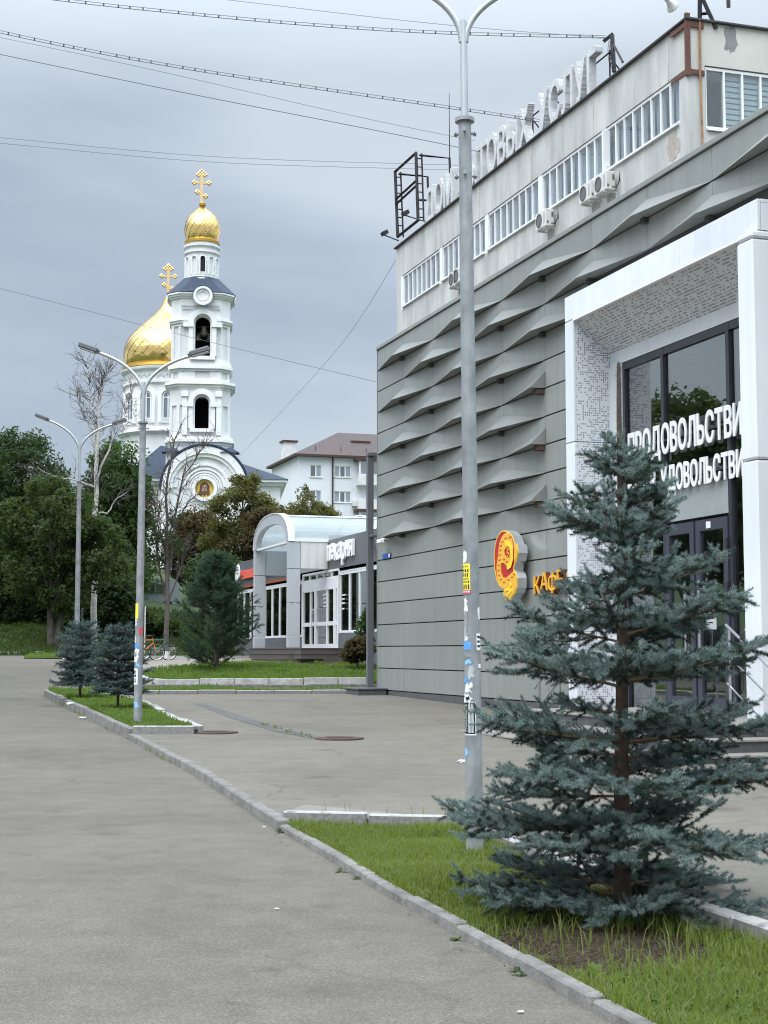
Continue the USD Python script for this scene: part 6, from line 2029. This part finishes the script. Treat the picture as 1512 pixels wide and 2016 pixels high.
fb = np.array([at(327, 1275, 63)[0], 63.0, g(63)])
bare_tree('bare_forked_tree', 'bare forked tree with whitewashed foot in front of the church', fb, [
    ([rel(fb, 327, 1278), rel(fb, 330, 1200), rel(fb, 328, 1120), rel(fb, 329, 1040), rel(fb, 328, 960), rel(fb, 338, 890), rel(fb, 350, 850)], .115, .02),
    ([rel(fb, 329, 1150), rel(fb, 340, 1080), rel(fb, 346, 1000), rel(fb, 362, 940), rel(fb, 385, 900), rel(fb, 405, 872)], .065, .014),
    ([rel(fb, 328, 1180), rel(fb, 312, 1110), rel(fb, 305, 1050), rel(fb, 318, 980)], .05, .012),
    ([rel(fb, 329, 1100), rel(fb, 312, 1040), rel(fb, 303, 990)], .05, .012),
    ([rel(fb, 344, 1030), rel(fb, 372, 985), rel(fb, 395, 970)], .04, .01),
    ([rel(fb, 330, 1190), rel(fb, 355, 1120), rel(fb, 372, 1060)], .05, .012)], 52, 'bark_grey', 'bark', 6, 1.0, .02)
ft = stage.GetPrimAtPath('/World/bare_forked_tree')
obj('whitewashed_foot', MB().tube([(0, 0, -.1), (.02, 0, .32)], [.13, .125], 10), 'whitewash', ft)
rg = np.random.default_rng(9)
cc = np.array([rel(fb, x, y) for x, y in ((303, 1045), (312, 1060), (298, 1075), (345, 1020), (320, 1095), (300, 1120), (352, 1075), (330, 1060), (310, 1150), (290, 1100))])
V, F = leaves(cc, np.full(len(cc), .42), 60, .11, rg)
obj('remaining_leaves', (V, F), 'leaf_dark', ft, kind='stuff')

b = np.array([at(400, 1130, 98)[0], 98.0, g(98)])
tree('broadleaved_tree', 'dull dark brown leaved tree below the round icon', b, 6, [ell(b, 395, 1055, 50, 50), ell(b, 365, 1095, 40, 50), ell(b, 425, 1090, 40, 45)], 61, 'leaf_brown', 420, 40, .15, tr=.15, clump=.55)
b = np.array([at(485, 1140, 90)[0], 90.0, g(90)])
tree('broadleaved_tree', 'olive brown tree with gaps in front of the church wall', b, 8, [ell(b, 470, 1000, 55, 60), ell(b, 520, 1020, 45, 50), ell(b, 440, 1060, 45, 50), ell(b, 505, 1075, 55, 50), ell(b, 480, 955, 35, 25)], 62, 'leaf_olive', 560, 30, .15, tr=.13, clump=.42, gaps=.47, limbs=10)
b = np.array([at(530, 1140, 88)[0], 88.0, g(88)])
tree('broadleaved_tree', 'brownish tree right behind the bakery arch', b, 7, [ell(b, 520, 1060, 45, 60), ell(b, 470, 1100, 45, 40)], 63, 'leaf_brown', 330, 32, .15, tr=.13, clump=.45, gaps=.38)
b = np.array([at(605, 1110, 100)[0], 100.0, g(100)])
tree('broadleaved_tree', 'small russet green tree above the bakery roof before the apartment block', b, 7, [ell(b, 605, 1015, 38, 35), ell(b, 580, 1030, 35, 30), ell(b, 640, 1030, 35, 25), ell(b, 602, 975, 10, 16)], 64, 'leaf_olive', 240, 36, .15, tr=.12, clump=.5, gaps=.2)
b = np.array([at(440, 1190, 80)[0], 80.0, g(80)])
tree('shrub', 'dark shrub on the slope behind the pine', b, 3, [ell(b, 425, 1140, 60, 45), ell(b, 470, 1170, 40, 35)], 65, 'leaf_dark', 240, 34, .14, tr=.08, clump=.5, cat='shrub')
b = np.array([at(270, 1230, 82)[0], 82.0, g(82)])
tree('shrub', 'low green shrub on the grassy slope behind the bicycles', b, 2, [ell(b, 275, 1225, 38, 20), ell(b, 325, 1232, 30, 14)], 66, 'leaf_mid', 200, 30, .12, tr=.05, clump=.4, cat='shrub')
b = np.array([at(704, 1306, 50)[0], 50.0, g(50)])
tree('shrub', 'dark reddish green shrub before the bakery windows next to the corner post', b, 1.2, [ell(b, 706, 1278, 26, 20), ell(b, 690, 1288, 16, 13), ell(b, 724, 1272, 14, 16)], 67, 'leaf_brown', 190, 36, .055, tr=.03, clump=.16, cat='shrub')
b = np.array([at(722, 1300, 51.5)[0], 51.5, g(51.5)])
tree('shrub', 'slender bright green sapling before the bakery window', b, 1.8, [ell(b, 722, 1225, 14, 26), ell(b, 712, 1240, 12, 14)], 68, 'leaf_green', 60, 22, .06, tr=.02, clump=.14, cat='shrub', gaps=.2)
for k, (x, y, h, lb) in enumerate(((-17.5, 46, 10.5, 'street tree left of the path whose crown shows in the shop glass'), (-23, 52, 11.5, 'second street tree left of the path'), (-14.5, 36, 8.5, 'third street tree left of the path'), (-28, 62, 12, 'fourth street tree left of the path'))):
    tree('broadleaved_tree', lb, np.array([x, y, g(y)]), h, [(0, 0, h * .62, 3.2, 3.2, h * .26), (.8, .3, h * .8, 2.0, 2.2, h * .16), (-1.2, .5, h * .5, 2.2, 2.2, h * .18)], 71 + k, 'leaf_mid', 260, 40, .20, tr=.2, clump=.75)


# ================================================================== grass
def blades(poly, dens, h0, h1, w, zf, rg, thin=None):
    x0, y0, x1, y1 = poly.bounds
    n = int(dens * (x1 - x0) * (y1 - y0))
    p = np.column_stack([rg.uniform(x0, x1, n), rg.uniform(y0, y1, n)])
    import shapely
    ok = shapely.contains_xy(poly, p[:, 0], p[:, 1])
    p = p[ok]
    if thin is not None:
        p = p[rg.random(len(p)) < thin(p)]
    n = len(p)
    cl = meshkit.noise(np.column_stack([p * 2.2, np.zeros(n)]), 5)
    h = rg.uniform(h0, h1, n) * (.55 + .9 * cl)
    a = rg.random(n) * 6.28
    lean = np.column_stack([np.cos(a), np.sin(a)]) * (h * rg.uniform(.1, .75, n))[:, None]
    b = a + 1.57 + rg.normal(0, .5, n)
    s = np.column_stack([np.cos(b), np.sin(b), np.zeros(n)]) * w * .5 * rg.uniform(.7, 1.3, n)[:, None]
    o = np.column_stack([p, zf(p)])
    m = o + np.column_stack([lean * .35, h * .62])
    e = o + np.column_stack([lean, h * rg.uniform(.75, 1.0, n)])
    V = np.stack([o - s, o + s, m + s * .8, m - s * .8, e], 1).reshape(-1, 3)
    i = np.arange(n)[:, None] * 5
    return V, np.vstack([i + [0, 1, 2], i + [0, 2, 3], i + [3, 2, 4]])


rg = np.random.default_rng(77)
bx_, by_ = BARE.x, BARE.y
def thin_near(p):
    d = np.hypot((p[:, 0] - bx_) / .68, (p[:, 1] - by_) / .92) + .35 * (meshkit.noise(np.column_stack([p * 3.0, 0 * p[:, 0]]), 6) - .5)
    return np.clip(.03 + (d - .72) * 2.2, .03, 1.0)
vis = near_island.buffer(-.02).intersection(sbox(-2, 5.8, 4, 14))
V, F = blades(vis, 4600, .04, .125, .0088, lambda p: g(p[:, 1]), rg, thin_near)
obj('planter_grass', (V, F), 'grass_blades', label='green grass of the near planter', cat='grass', kind='stuff')
V, F = blades(vis.intersection(sbox(.2, 6.0, 4, 11.5)), 34, .10, .22, .006, lambda p: g(p[:, 1]), rg)
obj('planter_straw', (V, F), 'grass_dry', label='tall dry grass stalks around the large spruce', cat='grass', kind='stuff')
V, F = blades(far_island.buffer(-.05), 420, .06, .13, .022, lambda p: g(p[:, 1]) + .15, rg)
obj('far_planter_grass', (V, F), 'grass_far', label='green grass of the far planter under the two small spruces', cat='grass', kind='stuff')
V, F = blades(hole_bank.intersection(sbox(-20, 40, 1, 60)), 260, .08, .18, .035, lambda p: g(p[:, 1]) + .04, rg)
obj('bank_grass', (V, F), 'grass_far', label='bright green grass on the low bank before the bakery', cat='grass', kind='stuff')
V, F = blades(strip_far.intersection(sbox(-9, 41.3, .5, 43.8)), 170, .06, .16, .03, lambda p: g(p[:, 1]) + .06, rg, lambda p: np.clip(meshkit.noise(np.column_stack([p * [.9, .5], 0 * p[:, 0]]), 8) * 2.2 - .5, .05, 1))
obj('strip_grass', (V, F), 'grass_far', label='grass of the narrow strip behind the forecourt kerb', cat='grass', kind='stuff')
hillp = Polygon([(-24, 69.8), (-8, 70.2), (-5, 72), (-3.5, 92), (-28, 92)])
def hz(p):
    from scipy.interpolate import RegularGridInterpolator
    return RegularGridInterpolator((gy, gx), ZZ)(np.column_stack([p[:, 1], p[:, 0]]))
V, F = blades(hillp, 110, .10, .28, .06, hz, rg)
obj('hillside_grass', (V, F), 'grass_hill', label='rough grass on the bank below the wood', cat='grass', kind='stuff')
V, F = blades(ilot.buffer(-.03), 150, .06, .15, .04, lambda p: g(p[:, 1]) + .03, rg)
obj('verge_grass', (V, F), 'grass_far', label='grass of the small verge at the path end', cat='grass', kind='stuff')
# broad leaved weeds in the planter and in the kerb joints
def weeds(pts, rg, r0, r1):
    Vs, Fs, n = [], [], 0
    for (x, y) in pts:
        k = rg.integers(5, 10)
        z = float(g(y)) + .0
        R_ = rg.uniform(r0, r1)
        for j in range(k):
            a = rg.random() * 6.28
            d = np.array([math.cos(a), math.sin(a), 0])
            s = np.array([-d[1], d[0], 0])
            u = np.linspace(0, 1, 5)
            wv = R_ * .16 * np.array([.3, .8, 1.0, .75, .05])
            el_ = rg.uniform(.25, 1.1)
            c = np.array([x, y, z]) + d * (R_ * u)[:, None] + np.array([0, 0, 1]) * (R_ * (el_ * u - .55 * u ** 2))[:, None]
            v = np.concatenate([c - s * wv[:, None], c + s * wv[:, None]])
            i = np.arange(4)
            Vs.append(v)
            Fs.append(np.vstack([np.stack([i, i + 1, i + 6], 1), np.stack([i, i + 6, i + 5], 1)]) + n)
            n += 10
    return np.vstack(Vs), np.vstack(Fs)


wp = []
while len(wp) < 420:
    q = (rg.uniform(-1, 3.2), rg.uniform(6, 13.6))
    if vis.contains(Point(*q)) and rg.random() < thin_near(np.array([q]))[0]:
        wp.append(q)
obj('planter_weeds', weeds(wp, rg, .04, .12), 'grass_far', label='broad leaved weeds among the near planter grass', cat='weeds', kind='stuff')
kp = []
for k in range(34):
    s = rg.uniform(.5, kerb_line.length - 1)
    p = kerb_line.interpolate(s)
    if p.y < 14.2 and rg.random() < .9:
        for j in range(rg.integers(1, 4)):
            kp.append((p.x - .075 + rg.normal(0, .012), p.y - .03 + rg.normal(0, .06)))
V, F = weeds(kp, rg, .03, .075)
obj('kerb_weeds', (V, F), 'leaf_mid', label='small weeds growing in the joints of the path kerb', cat='weeds', kind='stuff')
V, F = blades(kerb_line.buffer(.12, cap_style=2).intersection(sbox(-9, 20, 0, 42)).difference(far_island.buffer(-.02)), 90, .03, .08, .02, lambda p: g(p[:, 1]), rg, lambda p: np.clip(meshkit.noise(np.column_stack([p * .8, 0 * p[:, 0]]), 12) * 3 - 1.3, 0, 1))
obj('kerb_moss', (V, F), 'grass_dry', label='dry weeds along the foot of the far planter kerb', cat='weeds', kind='stuff')
V, F = blades(affinity.translate(LineString([(-.8, 13.86), (.6, 13.62)]).buffer(.03), 0, .02), 160, .08, .2, .007, lambda p: g(p[:, 1]) + .08, rg)
obj('kerb_tufts', (V, F), 'grass_blades', label='grass tufts sticking up behind the white planter kerb', cat='grass', kind='stuff')
V, F = blades(LineString([gnd(610, 1452, .09)[:2], gnd(520, 1424, .09)[:2]]).buffer(.12), 60, .02, .05, .02, lambda p: g(p[:, 1]) + .09, rg)
obj('repair_moss', (V, F), 'grass_far', label='moss and weeds along the dark asphalt repair strip', cat='weeds', kind='stuff')
# fallen needles and small litter
for px, py, s, m, lb in ((138, 1387, .07, 'paper_white', 'crumpled white litter on the far planter grass'), (163, 1415, .06, 'paper_white', 'white scrap at the foot of the far planter kerb'), (545, 1790, .02, 'paper_white', 'tiny white scrap on the asphalt path'), (1025, 1993, .02, 'paper_white', 'tiny pale scrap low on the asphalt path'), (910, 1501, .05, 'paper_white', 'flat white scrap on the forecourt left of the steps'), (520, 1629, .02, 'paper_white', 'tiny white scrap beside the path kerb')):
    s = s * .6 if s < .04 else s
    c = gnd(px, py, .09 if px in (910,) else (.16 if px == 138 else .005))
    rg2 = np.random.default_rng(px)
    m_ = trimesh.creation.icosphere(2, s)
    m_.vertices *= [1.2, .9, .3]
    m_.vertices += rg2.normal(0, s * .12, m_.vertices.shape)
    m_.vertices += c + [0, 0, s * .3]
    obj('litter', m_, m, label=lb, cat='litter')

# ================================================================== iron covers in the forecourt
for px, py, w_, lb in ((425, 1443, 1.0, 'rusty iron cover beside the far planter'), (668, 1455, 1.05, 'rusty iron cover at the end of the dark repair strip')):
    c = gnd(px, py, .085)
    t = thing('manhole_cover', lb, 'manhole cover', c, 12)
    obj('frame', MB().lathe([(w_ * .36, .0), (w_ * .36, .022), (w_ * .30, .024), (w_ * .30, .0)], 28), 'rust_iron', t)
    d = MB().lathe([(0, .020), (w_ * .29, .020), (w_ * .29, .0)], 28)
    for k in range(5):
        d.box((-w_ * .2, -.2 + .1 * k - .015, .02), (w_ * .2, -.2 + .1 * k + .015, .026))
    obj('lid', d, 'rust_iron', t)

# ================================================================== bicycles, stake, parked van
def bicycle(label, base, rz, m, lean=0.08):
    t = thing('bicycle', label, 'bicycle', base, rz)
    R_ = .33
    for x in (-.52, .52):
        a = np.linspace(0, 2 * np.pi, 25)
        w = obj('wheel', MB().tube(np.column_stack([x + R_ * np.cos(a), 0 * a, R_ + R_ * np.sin(a)]), .024, 6, cap=False), 'rubber', t)
        sp = MB()
        for k in range(12):
            b_ = k / 12 * 6.283
            sp.tube([(x, .02 * (-1) ** k, R_), (x + R_ * .94 * math.cos(b_), 0, R_ + R_ * .94 * math.sin(b_))], .003, 3, cap=False)
        sp.tube(np.column_stack([x + R_ * .93 * np.cos(a), 0 * a, R_ + R_ * .93 * np.sin(a)]), .012, 4, cap=False)
        obj('spokes', sp, 'stainless', w, kind='stuff')
    bb_, st_, hd, ht = (-.08, 0, .30), (-.24, 0, .78), (.36, 0, .80), (.39, 0, .68)
    f = MB().tube([bb_, st_], .017, 8).tube([st_, hd], .017, 8).tube([bb_, ht], .02, 8).tube([bb_, (-.52, 0, R_)], .012, 6).tube([st_, (-.52, 0, R_)], .010, 6)
    obj('frame', f, m, t)
    obj('fork', MB().tube([(.34, 0, .88), ht, (.52, 0, R_)], .015, 6), m, t)
    obj('handlebar', MB().tube([(.34, 0, .86), (.34, 0, .98)], .014, 6).tube([(.30, -.30, 1.0), (.36, -.2, .98), (.36, .2, .98), (.30, .30, 1.0)], .013, 6), 'black_steel', t)
    obj('saddle', MB().tube([st_, (-.27, 0, .92)], .013, 6).box((-.42, -.08, .92), (-.14, .08, .97), .02), 'black_steel', t)
    obj('crank', MB().lathe([(0, -.01), (.09, -.01), (.09, .01), (0, .01)], 14).get().apply_transform(trimesh.transformations.rotation_matrix(math.pi / 2, (1, 0, 0))).apply_translation((-.08, -.03, .30)), 'stainless', t)


by0 = 61.0
bicycle('teal bicycle leaning by the bare forked tree', np.array([at(306, 1290, by0)[0], by0, g(by0) + .006]), 18, 'bike_teal')
bicycle('orange bicycle half hidden behind the second lamp', np.array([at(283, 1292, by0 - .7)[0], by0 - .7, g(by0 - .7) + .006]), 28, 'bike_orange')
bicycle('orange bicycle mostly hidden behind the bluish small spruce', np.array([at(150, 1290, 62)[0], 62, g(62) + .006]), -20, 'bike_orange')
c = np.array([at(284, 1290, 62.5)[0], 62.5, g(62.5)])
t = thing('wooden_stake', 'thin pale stake standing behind the orange bicycle', 'stake', c)
obj('shaft', MB().tube([(0, 0, -.1), (.02, 0, 2.1)], .03, 6), 'stake_wood', t)
obj('tip', MB().tube([(.02, 0, 2.1), (.02, 0, 2.16)], [.03, .005], 6), 'stake_wood', t)

vb = np.array([at(293, 1200, 97)[0], 97.0, 0.0])
vb[2] = at(293, 1203, 97)[2]
t = thing('parked_van', 'grey green minibus parked under the trees before the church', 'van', vb, 6)
prof = [(-1.9, .35), (-1.95, .9), (-1.75, 1.0), (-1.45, 1.65), (-1.2, 1.85), (1.7, 1.85), (1.9, 1.6), (1.95, .35)]
obj('body', MB().poly(Polygon(prof).buffer(.05), -.85, .85, wall_map(0)), 'van_paint', t)
for x0, x1 in ((-1.2, -.45), (-.35, .4), (.5, 1.25)):
    obj('window', MB().box((x0, -.93, 1.15), (x1, -.86, 1.65)), 'car_glass', t)
obj('windscreen', MB().add([(-1.76, -.7, 1.1), (-1.76, .7, 1.1), (-1.52, .7, 1.66), (-1.52, -.7, 1.66)], [[0, 1, 2, 3]]), 'car_glass', t)
obj('roof_rack', MB().box((-1.1, -.7, 1.92), (1.5, .7, 1.98)), 'galvanised', t)
for x in (-1.15, 1.2):
    for y in (-.82, .82):
        obj('wheel', MB().tube([(x, y - .1, .33), (x, y + .1, .33)], .33, 18), 'rubber', t)
obj('headlight', MB().box((-1.99, -.75, .7), (-1.95, -.45, .88)).box((-1.99, .45, .7), (-1.95, .75, .88)), 'lamp_glass', t)

# ================================================================== overhead cables
def cable(label, pts, r=.008, bulbs=0, name='overhead_cable'):
    """pts: (px, py, Y) points of the survey; smooth curve through them."""
    from scipy.interpolate import CubicSpline
    P = np.array([at(*p) for p in pts])
    s = np.concatenate([[0], np.cumsum(np.linalg.norm(np.diff(P, axis=0), axis=1))])
    c = CubicSpline(s, P, bc_type='natural') if len(P) > 2 else (lambda q: P[0] + (P[1] - P[0]) * (np.asarray(q) / s[-1])[:, None])
    q = np.linspace(0, s[-1], 60)
    L = c(q)
    t = thing(name, label, 'cable', (0, 0, 0))
    obj('wire', MB().tube(L, r * .6, 5), 'cable_black', t)
    if bulbs:
        n = int(s[-1] / bulbs)
        m = MB()
        for k in range(n):
            p = c(np.array([(k + .5) * bulbs + .06 * math.sin(k * 5)]))[0]
            m.obox(p + [0, 0, .028], (.026, .026, .06))
        obj('bulbs', m, 'cable_black', t, kind='stuff')
        obj('carrier', MB().tube(L + [0, 0, .055], r * .45, 4), 'cable_black', t)


cable('topmost thick cable with small fittings running to the bent roof post', [(-200, -46, 30), (105, 0, 30), (300, 22, 29.8), (600, 50, 29.6), (900, 68, 29.4), (1192, 75, 29.3)], .012, .31)
cable('second thick cable with small fittings sagging to the roof letters', [(-250, 5, 31), (0, 65, 31), (400, 142, 31), (756, 195, 31), (1062, 240, 31.3)], .012, .28)
cable('thin cable from the top edge to the bent roof post', [(250, -22, 30.5), (450, 0, 30.4), (756, 36, 30), (1000, 60, 29.7), (1192, 74, 29.4)], .008)
cable('thin cable just below the second thick one', [(-200, 35, 33), (0, 74, 33), (400, 160, 33), (756, 241, 33.5), (935, 277, 34)], .008)
cable('darker thin cable below the pair of sagging cables', [(-200, 65, 33), (0, 107, 33), (400, 190, 33), (756, 260, 34), (945, 299, 35)], .013)
cable('upper of the two nearly level thin cables above the church cross', [(-200, 254, 40), (0, 271, 40), (400, 307, 40), (756, 321, 40), (1000, 328, 40)], .009)
cable('lower of the two nearly level thin cables above the church cross', [(-200, 265, 40), (0, 282, 40), (400, 318, 40), (756, 331, 40), (1000, 338, 40)], .009)
cable('thin cable crossing the church tower towards the grey wall corner', [(-200, 520, 41), (0, 568, 41), (300, 645, 41), (741, 752, 41.1)], .009)
cable('thin oblique cable falling from the roof corner towards the bakery', [(779, 512, 41.4), (700, 640, 50), (600, 760, 62), (500, 868, 76), (440, 930, 88)], .010)

# dead needles and twigs on the bare earth, leaf scraps along the kerb
def scraps(poly, n, l0, l1, w, rg, dz):
    import shapely
    x0, y0, x1, y1 = poly.bounds
    p = np.column_stack([rg.uniform(x0, x1, n * 3), rg.uniform(y0, y1, n * 3)])
    p = p[shapely.contains_xy(poly, p[:, 0], p[:, 1])][:n]
    n = len(p)
    a = rg.random(n) * 6.28
    l = rg.uniform(l0, l1, n)
    d = np.column_stack([np.cos(a), np.sin(a), rg.normal(0, .25, n)]) * l[:, None]
    s = np.column_stack([-np.sin(a), np.cos(a), rg.normal(0, .3, n)]) * w * rg.uniform(.5, 1.3, n)[:, None]
    o = np.column_stack([p, g(p[:, 1]) + dz])
    V = np.stack([o - s, o + d * .5 - s * .2 + [0, 0, .004], o + d, o + d * .5 + s], 1).reshape(-1, 3)
    i = np.arange(n)[:, None] * 4
    return V, np.vstack([i + [0, 1, 2], i + [0, 2, 3]])


obj('needle_litter', scraps(bare.buffer(.25).intersection(near_island), 9000, .012, .045, .0035, rg, .012), 'dead_needles' if 'dead_needles' in M else (leafmat('dead_needles', [(.03, .02, .012), (.085, .058, .034), (.16, .12, .07)], trans=.05) or 'dead_needles'), label='dead brown needles and twigs on the bare earth under the large spruce', cat='litter', kind='stuff')
obj('kerb_litter', scraps(kerb_line.buffer(.22).difference(kerb_line.buffer(.06)).intersection(sbox(-3.5, 5, 2, 22)).intersection(path_poly), 260, .008, .035, .008, rg, .006), 'dead_needles', label='small leaf scraps and grit on the path along the kerb', cat='litter', kind='stuff')
